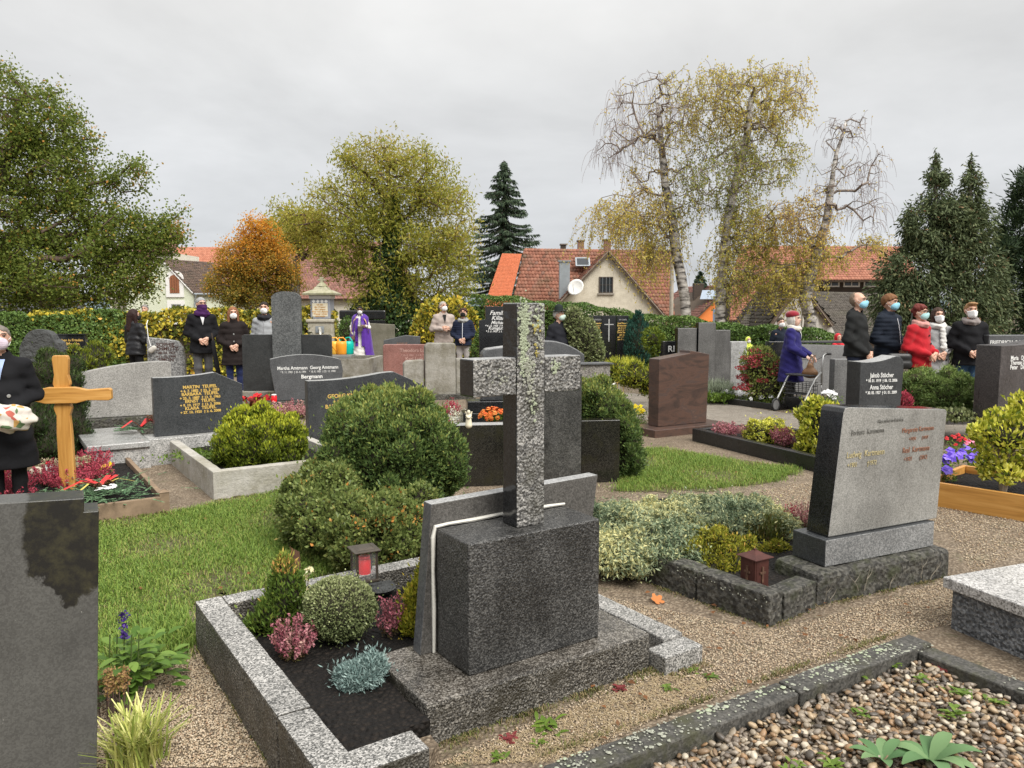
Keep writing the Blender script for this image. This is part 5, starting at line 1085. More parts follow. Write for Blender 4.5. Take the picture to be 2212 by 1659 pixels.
for u_, z_, s, m_, sz in ((.30, .90, 'Barbara  Kartmann', GHOST, .042), (.76, .885, 'Margarete Kartmann', FADER, .040), (.77, .835, '+1924        †1997', FADER, .028), (.29, .772, 'Ludwig  Kartmann', FADEG, .050), (.26, .718, '+1901         †1972', FADEG, .038), (.75, .765, 'Resl  Kartmann', FADER, .046), (.75, .715, '+1921        †2012', FADER, .034), (.5, .955, 'Hier ruhet in Frieden', GHOST, .03)):
    text(r_, s, x0+w_*u_, z_, sz, m_, y=.0875, sx=.82, shear=.12)
# roots and pale cracks on the base
CRK = plain('pale_root', (.20,.175,.135), .9, .2, 30, 0)
def vein(par, x, z, segs, y, mat=CRK, r=.004):
    m = MB(); st_ = [(x, z, PI/2)]
    pts = [(x, y, z)]; a_ = PI/2
    for k in range(segs): a_ += random.uniform(-.7, .7); a_ = a_*.8+PI/2*.2; x += .022*math.cos(a_); z += .022*math.sin(a_); pts.append((x, y+random.uniform(-.002, .002), z))
    m.tube(pts, [r*(1-.6*k/len(pts)) for k in range(len(pts))], 5)
    q = pts[len(pts)//2]; m.tube([q, (q[0]+.03, y, q[2]+.025), (q[0]+.045, y, q[2]+.05)], [r*.8, r*.6, r*.3], 5)
    m.build('root_trace', mat, par)
for x_ in (.04, .09, .30, .35, .55, .82, .90): vein(r_, x_, random.uniform(.0, .04), random.randint(2, 6), -.011, r=random.uniform(.0012, .003))
# its planted bed with dark kerb (left)
k0 = gr(1272, 1212, 0); k1 = gr(1662, 1356); k2 = gr(1762, 1302); an2 = math.atan2(k1.y-k0.y, k1.x-k0.x); L2 = (k1-k0).length
jb = thing('juniper_grave_bed', 'grave bed edged in mossy dark kerbstones, overgrown by variegated juniper', 'grave bed', k0, an2)
for i in range(4):
    a_ = -.55+(L2+.55)*i/4; b_ = -.55+(L2+.55)*(i+1)/4-.006; kerb(jb, a_, b_, 0, .12, .17-.004*(i % 2), MOSSY, rough=(.05, .006))
kerb(jb, L2-.12, L2, .126, .42, .15, MOSSY, rough=(.05, .006)); kerb(jb, L2-.12, L2, 1.0, 1.65, .14, MOSSY, rough=(.05, .006))
MB().box(-.55, L2-.125, .121, 1.6, 0, .10).build('soil', SOIL, jb, rough=(.08, .015))
lichen('lichen', [(L2-.55+.1*k, .13, .04, .02, 5) for k in range(6)], jb, LICHW, -.006, rmin=.002, rmax=.006)
# dark headstone with two names behind
r_, L, hh = lot('headstone', 'dark headstone with flowing top edge and white names behind the honed grey one', 'headstone', 1853, 905, 1946, ang=math.radians(12), Y=8.6, group=GS)
MB().prism([(0, -.02), (L*.93, -.02), (L, hh(L, 800)), (L*.995, hh(L, 786)), (L*.97, hh(L, 777)), (L*.92, hh(L, 771)), (L*.85, hh(L, 769))]+arc(L*.8, hh(L, 768.5), 0, hh(0, 782), -.025, 7), .24).build('stone', DARK, r_, bevel=.006); sky_top(r_.children[-1])
for i, (s, z_) in enumerate((('Jakob Stöcher', .074), ('* 18. 01. 1919  † 06. 12. 2006', .046), ('Anna Stöcher', .074), ('* 30. 05. 1927  † 01. 01. 2009', .046))): text(r_, s, L*.5, hh(0, (816, 826, 842, 852)[i]), z_, WHITEL, sx=.72, bold=.001)
# brown grey stone at right edge, dark one behind
r_, L, hh = lot('headstone', 'large brownish grey headstone with white names at the right edge', 'headstone', 2152, 915, 2330, ang=math.radians(22), Y=8.6, group=GS)
MB().prism([(0, -.02), (L, -.02), (L, hh(L, 700))]+arc(L, hh(L, 715), 0, hh(0, 747), -.04, 7), .3).build('stone', granite('umber_granite', [(.035,.031,.031), (.062,.054,.053), (.095,.085,.082)], 120, .4, .05, wet=.3), r_, bevel=.006); sky_top(r_.children[-1])
for i, s in enumerate(('Maria   Dietl', 'Therese Dietl', 'Peter   Dietl')): text(r_, s, .16, hh(.2, 778+i*10), .07, WHITEL, align='LEFT', sx=.8, bold=.001)
r_, L, hh = lot('headstone', 'dark grey headstone with white lettering behind the brownish one at right', 'headstone', 2128, 850, 2240, ang=math.radians(6), Y=11.5, group=GS)
MB().box(0, L, 0, .18, 0, hh(0, 724)).build('stone', DGREY, r_, bevel=.01); text(r_, 'FRIEDRICH  * 14. 09. 1941', L*.52, hh(0, 743), .075, WHITEL, bold=.001)
# stones around the old woman
r_, L, hh = lot('headstone', 'broad grey headstone with dark rim behind the woman with the walker', 'headstone', 1708, 890, 1822, ang=math.radians(10), Y=14.3, group=GS)
front(MB().prism([(0, 0), (L, 0), (L, hh(L, 760)), (L*.97, hh(L, 746)), (.02, hh(0, 743)), (0, hh(0, 750))], .16).build('stone', DARK, r_, bevel=.008), granite('rim_grey', [(.13,.13,.13), (.19,.19,.19), (.26,.26,.255)], 160, .5)); MB().box(.1, L-.1, -.01, .17, hh(0, 742), hh(0, 737)).build('coping', DARK, r_, bevel=.006)
r_, L, hh = lot('headstone', 'narrow black gravestone behind the blue coat', 'headstone', 1655, 880, 1692, ang=math.radians(6), Y=13.6, group=GS)
MB().box(0, L, 0, .14, 0, hh(0, 738)).build('stone', BLACK, r_, bevel=.006)
r_, L, hh = lot('headstone', 'low pale stone left of the tall man in dark jacket', 'headstone', 1798, 895, 1832, ang=math.radians(8), Y=12.6, group=GS)
MB().box(0, L, 0, .16, 0, hh(0, 776)).build('stone', GREY, r_, bevel=.008)
r_, L, hh = lot('headstone', 'small black stone with a silver cross beyond the red sedum', 'headstone', 1643, 850, 1682, ang=math.radians(5), Y=16.0, group=GS)
MB().prism([(0, 0), (L, 0)]+arc(L, hh(0, 785), 0, hh(0, 772), .08, 7), .14).build('stone', DARK, r_, bevel=.008)
MB().box(L*.45, L*.45+.03, -.012, -.002, hh(0, 790), hh(0, 774)).build('cross', SILVER, r_)
r_, L, hh = lot('headstone', 'black headstone with bright top between the two men at right', 'headstone', 1872, 860, 1900, ang=math.radians(8), Y=13.4, group=GS)
MB().box(0, L+.15, 0, .3, 0, hh(0, 762)).build('stone', BLACK, r_, bevel=.008)
# ---------- varnished timber bed at the right
A_ = gr(1985, 1088); B_ = gr(2330, 1148); an_ = math.atan2(B_.y-A_.y, B_.x-A_.x); L = (B_-A_).length
r_ = thing('orange_timber_bed', 'bright orange varnished plank bed with pansies at the right edge', 'grave bed', A_, an_)
board(r_, 0, L, 0, .035, .0, .20, t_.m, 'plank'); board(r_, 0, .035, .038, 1.0, .0, .19, t_.m, 'plank'); board(r_, .038, L, .965, 1.0, .0, .19, t_.m, 'plank')
MB().box(.037, L, .037, .963, 0, .13).build('soil', SOIL, r_, rough=(.08, .02))
# ---------- pale granite slab grave at right
s0 = gr(2036, 1246, .26); s1 = gr(2211, 1310, .26); an_ = math.atan2(s1.y-s0.y, s1.x-s0.x)
r_ = thing('granite_slab_grave', 'pale speckled granite cover slab on rough grey sides at the right edge', 'grave slab', (s0.x, s0.y, 0), an_)
MB().box(.03, 1.3, .035, 1.0, -.02, .205).build('side_block', granite('blue_grey_rough', [(.06,.064,.07), (.12,.126,.135), (.24,.245,.25)], 90, .6, 1.0, bscale=40, bdist=.012), r_, bevel=.004)
MB().box(0, 1.3, 0, .52, .207, .262).build('cover_slab', granite('pale_speckled', [(.14,.135,.13), (.40,.385,.37), (.60,.585,.565)], 150, .35, .12, wet=.2), r_, bevel=.005)
MB().box(0, 1.3, .524, 1.05, .207, .262).build('cover_slab', MATS['pale_speckled'], r_, bevel=.005)
# ---------- pebble bed in the foreground right
c0 = gr(1180, 1652, .10); c1 = gr(1962, 1372, .10); c2 = gr(2330, 1530, .10)
an_ = math.atan2(c1.y-c0.y, c1.x-c0.x); L = (c1-c0).length
pbd = thing('pebble_grave_bed', 'pebble filled grave bed with lichen spotted dark kerbs in the right foreground', 'grave bed', (c0.x, c0.y, 0), an_)
PB_L = L
KST = granite('lichen_kerb', [(.03,.029,.025), (.055,.052,.045), (.09,.085,.075)], 100, .75, .5, stain=(.05,.05,.025), bscale=60)
for i, (a_, b_) in enumerate(((-1.0, -.02), (-.014, L*.555), (L*.555+.008, L))): kerb(pbd, a_, b_, -.11, 0.0, .10+.003*i, KST, rough=(.05, .005))
kerb(pbd, L+.0-.11, L, -1.3, -.114, .09, KST, rough=(.05, .005))
MB().box(-1.0, L-.112, -1.6, -.112, -.02, .035).build('gravel_soil', GROUND, pbd)
def toplichen(par, x0, x1, y0, y1, z, n, mat, rmin=.002, rmax=.008):
    m = MB()
    for _ in range(n):
        if _ % 9 == 0: gx_, gy_ = random.uniform(x0, x1), random.uniform(y0, y1)
        x = min(x1, max(x0, random.gauss(gx_, .05))); y = min(y1, max(y0, random.gauss(gy_, .025))); r = random.uniform(rmin, rmax)*(1 if random.random() < .8 else 1.8); a0 = random.random()*6
        m.add([(x+r*math.cos(a0+t)*random.uniform(.6, 1.3), y+r*math.sin(a0+t)*random.uniform(.6, 1.3), z+.001) for t in np.linspace(0, 2*PI, 8)[:-1]]+[(x, y, z+.004)], [(i, (i+1) % 7, 7) for i in range(7)])
    m.build('lichen', mat, par, kind='stuff')
toplichen(pbd, -.9, L-.01, -.105, -.005, .106, 620, LICHW, .0015, .006); toplichen(pbd, -.9, L-.01, -.05, -.005, .106, 160, LICH)
toplichen(pbd, L-.105, L-.005, -1.2, -.11, .095, 160, LICHW, .0015, .006)
# ================================================================== PLANTS, GRAVEL, SMALL THINGS
def inM(u, v, z=0): c, s = math.cos(M0a), math.sin(M0a); return Vector((M0.x+u*c-v*s, M0.y+u*s+v*c, z))
SH_D = leafm('deep_shrub_leaf', [(.045,.080,.026), (.08,.125,.038), (.13,.18,.05), (.24,.25,.065)], .4, .3)
SH_Y = leafm('golden_leaf', [(.045,.065,.010), (.10,.135,.016), (.24,.27,.025), (.42,.42,.04)], .45, .25)
COTO = leafm('cotoneaster_leaf', [(.075,.105,.03), (.12,.155,.045), (.19,.21,.065), (.45,.20,.05)], .35, .25)
BOXL = leafm('box_leaf', [(.05,.065,.025), (.10,.125,.05), (.17,.195,.085), (.28,.30,.15)], .4, .2)
JUNI = leafm('juniper_spray', [(.08,.115,.065), (.15,.19,.115), (.26,.29,.17), (.43,.41,.19), (.52,.48,.24)], .55, .25)
GTHU = leafm('golden_thuja', [(.06,.085,.012), (.17,.19,.02), (.34,.32,.035), (.45,.30,.05)], .5, .2)
BLUJ = leafm('blue_juniper', [(.08,.13,.12), (.15,.21,.195), (.26,.33,.305)], .55, .1)
YEW = leafm('yew_needle', [(.014,.026,.008), (.028,.048,.013), (.055,.075,.02)], .45, .1)
PINK = leafm('heather_flower', [(.06,.07,.02), (.15,.06,.055), (.26,.075,.10), (.34,.15,.165), (.40,.26,.21)], .6, .2)
RUBY = leafm('ruby_heather', [(.06,.05,.02), (.22,.03,.05), (.34,.045,.075), (.42,.10,.12)], .6, .2)
VARI = leafm('variegated_leaf', [(.10,.14,.02), (.28,.30,.03), (.50,.47,.07), (.62,.58,.18)], .45, .25)
MUGO = leafm('mugo_needle', [(.05,.085,.024), (.10,.15,.04), (.19,.24,.07)], .5, .1)
FIR = leafm('fir_sprig', [(.05,.11,.055), (.10,.18,.09), (.18,.27,.15)], .5, .1)
WEED = leafm('weed_leaf', [(.06,.10,.016), (.10,.155,.025), (.165,.22,.04), (.16,.05,.045)], .4, .25)
GRASSM = leafm('grass_blade', [(.075,.13,.024), (.125,.19,.036), (.19,.255,.05), (.27,.26,.085), (.25,.20,.10)], .5, .3)
SEDUM = leafm('sedum_flower', [(.10,.14,.03), (.17,.19,.05), (.16,.028,.03), (.24,.04,.045)], .6, .15)
def S(px, py, Y): return Y/FPX
def lobe(px, py, Y, rx, ry, dy=.9):
    p = at(px, py, Y); s = Y/FPX; return (p.x, p.y, p.z, rx*s, rx*s*dy, ry*s)
def sprouts(lobes, n, lift=.12):  # little raised tufts so that the outline stays uneven
    P, N = ell_pts(lobes, n, .9, 1.0); return [(p[0]+m[0]*.02, p[1]+m[1]*.02, p[2]+m[2]*.02, *(np.array([1, 1, 1.])*random.uniform(.6, 1.2)*lift)) for p, m in zip(P, N)]
def with_tufts(lb, n, r): return lb+sprouts(np.array(lb), n, r)
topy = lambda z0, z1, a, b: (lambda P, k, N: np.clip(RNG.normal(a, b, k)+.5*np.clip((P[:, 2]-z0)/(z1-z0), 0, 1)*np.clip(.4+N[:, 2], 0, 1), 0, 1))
# --- big shrubs
Y = 5.75; BSL = [lobe(840, 985, Y, 140, 125), lobe(780, 985, Y-.05, 80, 90), lobe(905, 985, Y, 76, 92), lobe(842, 910, Y, 92, 68)]
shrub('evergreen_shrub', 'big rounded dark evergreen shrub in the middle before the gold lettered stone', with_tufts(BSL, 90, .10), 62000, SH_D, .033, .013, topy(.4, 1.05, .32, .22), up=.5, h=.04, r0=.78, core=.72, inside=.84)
Y = 5.0; CTL = [lobe(700, 1108, Y+.1, 90, 78), lobe(790, 1142, Y-.25, 118, 62), lobe(885, 1130, Y+.0, 80, 62), lobe(648, 1082, Y+.5, 44, 60), lobe(720, 1040, Y+.35, 50, 50)]
shrub('cotoneaster_mound', 'spreading small leaved mound with orange leaves below the big shrub', with_tufts(CTL, 80, .09), 46000, COTO, .028, .018, lambda P, k, N: np.clip(RNG.normal(.34, .18, k), 0, .66)+.5*(RNG.random(k) < .022)+.55*((np.abs(P[:, 2]-.33) < .05) & (P[:, 0] > -.95) & (RNG.random(k) < .16)), h=.04, up=.35, core=.74, r0=.78, inside=.84)
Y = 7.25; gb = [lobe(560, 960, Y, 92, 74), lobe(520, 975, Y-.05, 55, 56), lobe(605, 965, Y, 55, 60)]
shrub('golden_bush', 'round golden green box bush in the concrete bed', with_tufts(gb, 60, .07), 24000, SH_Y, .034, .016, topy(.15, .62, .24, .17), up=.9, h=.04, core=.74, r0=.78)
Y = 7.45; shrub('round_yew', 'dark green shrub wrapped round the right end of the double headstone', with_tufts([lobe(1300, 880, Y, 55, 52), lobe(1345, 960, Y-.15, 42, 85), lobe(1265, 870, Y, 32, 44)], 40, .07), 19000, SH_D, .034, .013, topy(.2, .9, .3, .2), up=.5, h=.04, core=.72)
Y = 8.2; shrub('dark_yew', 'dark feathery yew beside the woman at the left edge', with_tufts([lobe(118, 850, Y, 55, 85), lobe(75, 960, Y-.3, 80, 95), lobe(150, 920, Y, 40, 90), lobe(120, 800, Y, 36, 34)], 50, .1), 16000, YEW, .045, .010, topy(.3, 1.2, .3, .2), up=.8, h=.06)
shrub('small_conifer', 'light green conifer sprig left of the pale granite stone', with_tufts([lobe(178, 790, 10.6, 38, 36), lobe(205, 775, 10.7, 22, 20)], 14, .1), 2600, GTHU, .07, .02, rt(.15, .12), up=.6, h=.06)
shrub('pale_euonymus', 'pale variegated cone shaped bush right of the man with the hat', [lobe(1262, 735, 13.2, 34, 50), lobe(1238, 700, 13.2, 20, 40), lobe(1280, 760, 13.2, 26, 34)], 3600, BOXL, .05, .03, rt(.62, .22), h=.06)
shrub('teal_cypress', 'teal green cone cypress right of the black triptych', [lobe(1377, 745, 16.2, 30, 46), lobe(1378, 700, 16.2, 13, 30), lobe(1362, 730, 16.2, 12, 40), lobe(1392, 735, 16.2, 12, 40)], 4200, leafm('teal_spray', [(.012,.04,.028), (.02,.062,.045), (.035,.09,.065)], .5, .1), .07, .02, rt(.5, .25), up=1.2, h=.06)
shrub('loose_laurel', 'loose light green bush between the teal cypress and the grey stelae', [lobe(1410, 735, 15, 24, 30), lobe(1425, 760, 15, 16, 24)], 900, SH_Y, .07, .03, rt(.25, .15), core=.5, h=.06)
shrub('yellow_carpet_conifer', 'low yellow green feathery conifer before the hedge beds', with_tufts([lobe(1375, 815, 12.2, 45, 24), lobe(1410, 820, 12.1, 30, 26), lobe(1330, 800, 12.6, 30, 20)], 14, .08), 4200, GTHU, .06, .02, rt(.3, .2), h=.05)
shrub('grey_lavender', 'grey green lavender left of the brown headstone', [lobe(1432, 795, 12.8, 24, 20)], 900, leafm('lavender_leaf', [(.12,.15,.11), (.2,.23,.17)], .6, .1), .12, .012, rt(.5, .3), up=1.2, core=.6)
shrub('red_sedum', 'tall sedum with dark red flower heads beside the woman in blue', [lobe(1640, 790, 12.9, 42, 44), lobe(1655, 840, 12.8, 42, 40)], 2600, SEDUM, .05, .03, lambda P, k, N: RNG.uniform(0, .45, k), h=.05, core=.7)
sd = bpy.data.objects['red_sedum']
for i in range(34):
    a = random.uniform(-1, 1); hd = at(1640+a*45, 745+abs(a)*30+random.random()*75, 12.62+random.random()*.3)-sd.location
    n = 55; P = np.array(hd)+rdir(n)*[.10, .10, .03]; leafset('flower_head', P, rdir(n)+[0, 0, .8], rdir(n), .03, .03, RNG.uniform(.7, 1, n), SEDUM, sd)
def heather(label, loc, r, h, n, mat, lo=.35, hi=.9, leaf=.011, group='heather plants on the graves', name='heather_plant'):
    t = thing(name, label, 'heather', loc, group=group); S0, S1, P, T, D = [], [], [], [], []
    for i in range(n):
        a = random.random()*2*PI; rr = r*math.sqrt(random.random()); b = np.array([math.cos(a)*rr*.35, math.sin(a)*rr*.35, 0]); e = np.array([math.cos(a)*rr, math.sin(a)*rr, h*random.uniform(.65, 1.1)*(1-.35*(rr/r)**2)]); S0.append(b); S1.append(e)
        k = max(6, int(np.linalg.norm(e-b)/leaf*2.2)); f = RNG.uniform(.12, 1.02, k)[:, None]; P.append(b+(e-b)*f+RNG.normal(0, leaf*.45, (k, 3))); D.append(unit((e-b)[None]/h+rdir(k)*.9)); T.append(np.where(f[:, 0] < .35, RNG.uniform(0, .15, k), np.clip(RNG.normal(lo+(hi-lo)*random.random(), .1, k), .2, 1)))
    sticks('stems', S0, S1, .0016, .001, TWIG, t, 3); P = np.concatenate(P); leafset('flower_spikes', P, np.concatenate(D), rdir(len(P)), leaf*1.5, leaf*.75, np.concatenate(T), mat, t)
    return t
# --- plants in the big frame
def mshrub(name, label, u, v, lobes, n, leaf, L, Wd, tf, **k):
    c = inM(u, v); return shrub(name, label, [(c.x+a, c.y+b, z, rx, ry, rz) for a, b, z, rx, ry, rz in lobes], n, leaf, L, Wd, tf, **k)
mshrub('box_ball', 'clipped round boxwood ball in the frame behind the cross', -.015, .80, [(0, 0, .270, .160, .155, .140)], 10000, BOXL, .0125, .008, topy(.15, .43, .38, .2), r0=.93, r1=1.02, h=.02, lump=.03, core=.93, up=.2)
mshrub('orange_tipped_thuja', 'upright green thuja with orange tips in the back corner of the frame', -.21, 1.02, [(0, .02, .26, .075, .075, .15), (.01, .03, .40, .05, .05, .09), (-.05, -.02, .22, .06, .05, .09), (-.11, -.0, .17, .06, .05, .035), (.06, .02, .30, .05, .05, .12)], 4200, leafm('thuja_orange', [(.05,.085,.016), (.09,.14,.025), (.20,.22,.04), (.55,.30,.10)], .5, .15), .03, .010, lambda P, k, N: np.clip(RNG.normal(.25, .15, k)+.75*(P[:, 2] > .41)*RNG.random(k), 0, 1), up=.9, core=.7, h=.025)
c = inM(.325, .68)
shrub('golden_thuja', 'golden yellow dwarf thuja beside the sealed back plate', [(c.x, c.y, .25, .075, .08, .12), (c.x+.02, c.y+.02, .36, .045, .05, .09), (c.x-.03, c.y-.02, .18, .07, .07, .07)], 5200, GTHU, .022, .009, lambda P, k, N: RNG.normal(.52, .2, k), up=.8, core=.75, h=.025)
mshrub('blue_juniper', 'small silvery blue juniper beside the base of the cross', -.105, .36, [(0, 0, .165, .085, .075, .05), (.04, .03, .185, .06, .06, .05), (-.06, .02, .155, .05, .05, .035), (-.02, -.05, .155, .05, .04, .035)], 8000, BLUJ, .022, .006, rt(.5, .25), up=.35, core=.6, h=.025, r0=.7)
heather('pink heather in front of the boxwood ball', inM(-.255, .74, .12), .12, .18, 60, PINK); heather('pink heather between boxwood ball and golden thuja', inM(.20, .72, .12), .09, .20, 40, PINK, .4, .7)
# spent pale flowers and a rusty plate in the back corner
fl_ = thing('dried_flower_bunch', 'cream dried flower heads beside the orange tipped thuja', 'flowers', inM(-.10, 1.05, .12))
for i in range(9):
    a = random.random()*6; e = Vector((math.cos(a)*.05, math.sin(a)*.05, .12+random.random()*.16)); MB().tube([(0, 0, 0), e], .002, 4).build('stalk', TWIG, fl_)
    n = 26; leafset('flower_head', np.array(e)+rdir(n)*.016, rdir(n)+[0, 0, .6], rdir(n), .026, .010, RNG.uniform(.55, 1, n), leafm('cream_petal', [(.45,.25,.08), (.60,.48,.25), (.70,.62,.42)], .6, .2), fl_)
RUST = plain('rusty_iron', (.10,.05,.03), .8, .4, 30, .4, 60)
t_r = thing('rusty_marker', 'rusty sheet metal marker on a stake behind the thuja', 'marker', inM(-.10, 1.13, .12), math.radians(60))
MB().prism([(-.028, .22), (.028, .18), (.03, .27), (.026, .33), (-.022, .36), (-.035, .375), (-.022, .345), (-.026, .30)], .004).build('plate', RUST, t_r); MB().tube([(0, .005, 0), (0, .005, .24)], .005, 5).build('stake', RUST, t_r)
# lanterns
BRONZE = plain('bronze_paint', (.085,.07,.055), .45, .2, 20, .1, metal=.4); LGL = NT('lantern_glass'); LGL.set('Base Color', (.8, .83, .83)); LGL.set('Roughness', .05); _t = LGL.n('ShaderNodeBsdfTransparent'); _x = LGL.n('ShaderNodeMixShader'); _x.inputs[0].default_value = .05; LGL.l(_t.outputs[0], _x.inputs[1]); LGL.l(LGL.b.outputs[0], _x.inputs[2]); LGL.l(_x.outputs[0], LGL.o.inputs[0]); LGL = LGL.m
def lantern(label, loc, rz, w, h, mat, roof='flat', glass=True, door=False):
    t = thing('grave_lantern', label, 'lantern', loc, rz, 'lanterns on the graves'); a = w/2; p = w*.09
    MB().box(-a, a, -a, a, 0, h*.07).build('base', mat, t, bevel=.003)
    for sx in (-1, 1):
        for sy in (-1, 1): MB().box(sx*(a-p)-p*.5, sx*(a-p)+p*.5, sy*(a-p)-p*.5, sy*(a-p)+p*.5, h*.07, h*.80).build('post', mat, t)
    if roof == 'flat':
        MB().box(-a*1.12, a*1.12, -a*1.12, a*1.12, h*.803, h*.85).build('roof', mat, t, bevel=.004); MB().lathe([(a*1.1, h*.853), (a*.8, h*.89), (a*.75, h*.895)], 4, rot=PI/4).build('roof_cap', mat, t)
    else:
        MB().lathe([(a*1.75, h*.80), (a*1.72, h*.815), (a*.9, h*.88), (a*.15, h*.965), (.001, h*.968)], 4, rot=PI/4).build('roof', mat, t); MB().lathe([(.004, h*.95), (.010, h*.975), (.004, h)], 8).build('finial', mat, t, smooth=True)
    for k in range(4):
        if door: q = MB().box(-a+p*1.4, a-p*1.4, -a+p*.3, -a+p*.7, h*.09, h*.79).build('side_panel', mat, t, rot=(0, 0, k*PI/2))
        elif glass: q = MB().box(-a+p*1.5, a-p*1.5, -a+p*.6, -a+p*.8, h*.08, h*.79).build('pane', LGL, t, rot=(0, 0, k*PI/2))
        if door: MB().box(-.006, .006, -a-.004, -a+p*.3, h*.2, h*.6).box(-.02, -.0065, -a-.004, -a+p*.3, h*.42, h*.47).box(.0065, .02, -a-.004, -a+p*.3, h*.42, h*.47).build('relief_cross', RUST, t, rot=(0, 0, k*PI/2))
    return t
lp = inM(.42, 1.08, .13); lp = gr(787, 1252, .2)
MB_s = tag(MB().lathe([(.002, 0), (.07, 0), (.085, .015), (.07, .035), (.002, .04)], 12).build('lantern_stone', ROUGHD, loc=gr(820, 1275, .15), rough=(.05, .006)), 'round dark stone beside the glass lantern', 'stone')
lantern('bronze glass lantern with red candle on the back kerb side', lp, math.radians(28), .125, .20, BRONZE); tag(MB().box(-.075, .075, -.075, .075, -.08, -.002).build('footing_stone', ROUGHD, loc=lp, rot=(0, 0, .5), bevel=.01), 'flat dark footing stone under the bronze glass lantern', 'stone')
REDJ = plain('red_candle_jar', (.75,.012,.02), .25, .1, 10, 0)
def candle(label, loc, r, h, mat, lid):
    t = thing('grave_candle', label, 'candle', loc, group='grave candles'); MB().lathe([(r*.92, 0), (r, h*.05), (r, h*.75), (r*.82, h*.82), (r*.82, h*.86)], 14).build('jar', mat, t, smooth=True); MB().lathe([(r*.9, h*.862), (r*.9, h*.96), (r*.6, h)], 14).build('lid', lid, t, smooth=True)
candle('red grave candle inside the bronze glass lantern', lp+Vector((.0, 0, .016)), .034, .115, REDJ, REDJ)
lantern('rust red metal lantern with cross and pointed roof on the mossy kerb bed', gr(1628, 1268, .11), math.radians(30), .112, .215, plain('oxide_red', (.075,.026,.02), .55, .3, 25, .2, metal=.3), 'pyramid', door=True)
BRASS = plain('brass_paint', (.50,.34,.10), .35, .2, 15, 0, metal=.7)
lantern('golden lantern behind the heather near the left edge', gr(35, 1030, .08), .3, .15, .20, BRASS, 'flat')
lantern('brass lantern beside the white figurine near the path', gr(1337, 848), .2, .14, .24, BRASS, 'flat')
candle('white grave candle with red lid in the timber bed', gr(108, 1028, .08), .035, .13, plain('white_wax', (.78,.76,.72), .5, .05), REDJ)
candle('small red grave candle beside the slate grey headstone', gr(592, 870, .1), .045, .14, REDJ, WHITEP)
# figurines
def angel(label, loc, s, mat):
    t = thing('angel_figurine', label, 'figurine', loc, scale=s); b = SDF(.02); b.cap((0, 0, .0), (0, 0, .13), .055, .035, 1.1).cap((0, 0, .13), (0, 0, .16), .035, .022).ell((0, -.005, .20), (.03, .032, .036)); b.cap((-.035, 0, .15), (-.01, -.045, .12), .014).cap((.035, 0, .15), (.01, -.045, .12), .014); solid('body', b, .008, mat, t)
    for sx in (-1, 1):
        w = SDF(.012); w.cap((sx*.02, .03, .13), (sx*.05, .045, .20), .014, .01, 1.5).cap((sx*.03, .035, .12), (sx*.055, .05, .10), .013, .006, 1.5); solid('wing', w, .008, mat, t)
angel('small cream angel figurine on the dark stone behind the cross', gr(1012, 918, .62), .55, plain('cream_resin', (.66,.60,.45), .6)); angel('white praying figurine beside the brass lantern', gr(1322, 848), 1.35, WHITEP)
# --- heather row left bed, wreath
TB = gr(362, 1107); ca, sa = math.cos(A34), math.sin(A34)
def inT(u, v, z=.07): return Vector((TB.x+u*ca-v*sa, TB.y+u*sa+v*ca, z))
for i, (u, v) in enumerate(((-.62, .95), (-.42, 1.15), (-.72, 1.25), (-.35, 1.75))): heather(('ruby heather right beside the wooden cross', 'ruby heather behind the yellow pansy', 'ruby heather behind the wooden cross, farther back', 'ruby heather in the far right corner of the timber bed')[i], inT(u, v), .20, .22, 70, RUBY, .45, .9, .013)
for i, (u, v) in enumerate(((-1.02, .62), (-1.0, 1.0), (-1.1, 1.3))): heather(('ruby heather left of the wooden cross, nearest the headstone', 'ruby heather below the white candle', 'ruby heather before the golden lantern')[i], inT(u, v), .19, .2, 60, RUBY, .45, .9, .013)
sdm = thing('pale_sedum', 'pale green sedum heads behind the wooden cross', 'sedum', inT(-.62, 1.7))
for i in range(26): n = 34; hd = np.array([random.uniform(-.24, .24), random.uniform(-.12, .12), .10+random.random()*.07]); leafset('flower_head', hd+rdir(n)*[.035, .035, .014], rdir(n)+[0, 0, 1], rdir(n), .016, .014, RNG.random(n), leafm('pale_sedum', [(.20,.21,.10), (.36,.34,.20), (.44,.33,.25)], .6), sdm)
def flower(par, c, r, cols, face=(0, -.6, .8), n=5, name='blossom'):
    f = unit(np.array(face, float)+RNG.normal(0, .25, 3)); a = unit(np.cross(f, [.3, .2, 1])); b = np.cross(f, a); P, D = [], []
    for k in range(n): t = 2*PI*k/n; d = a*math.cos(t)+b*math.sin(t); P.append(np.array(c)+d*r*.5+f*.002*k); D.append(d)
    leafset(name, np.array(P), np.array(D), np.repeat(f[None], n, 0), r*1.15, r*1.25, RNG.random(n), cols, par, fold=-.05, kind=None)
PANV = leafm('violet_petal', [(.06,.03,.30), (.13,.07,.45), (.22,.15,.55)], .5, .2); PANY = leafm('yellow_petal', [(.62,.42,.01), (.72,.52,.02)], .5, .2); PANR = leafm('red_petal', [(.30,.01,.015), (.50,.03,.03)], .5, .2); WHP = leafm('white_petal', [(.6,.6,.56), (.75,.75,.72)], .5, .2); ORP = leafm('orange_petal', [(.50,.07,.02), (.65,.15,.03), (.70,.25,.06)], .5, .2); PNKP = leafm('pink_petal', [(.55,.12,.22), (.65,.25,.32)], .5, .2)
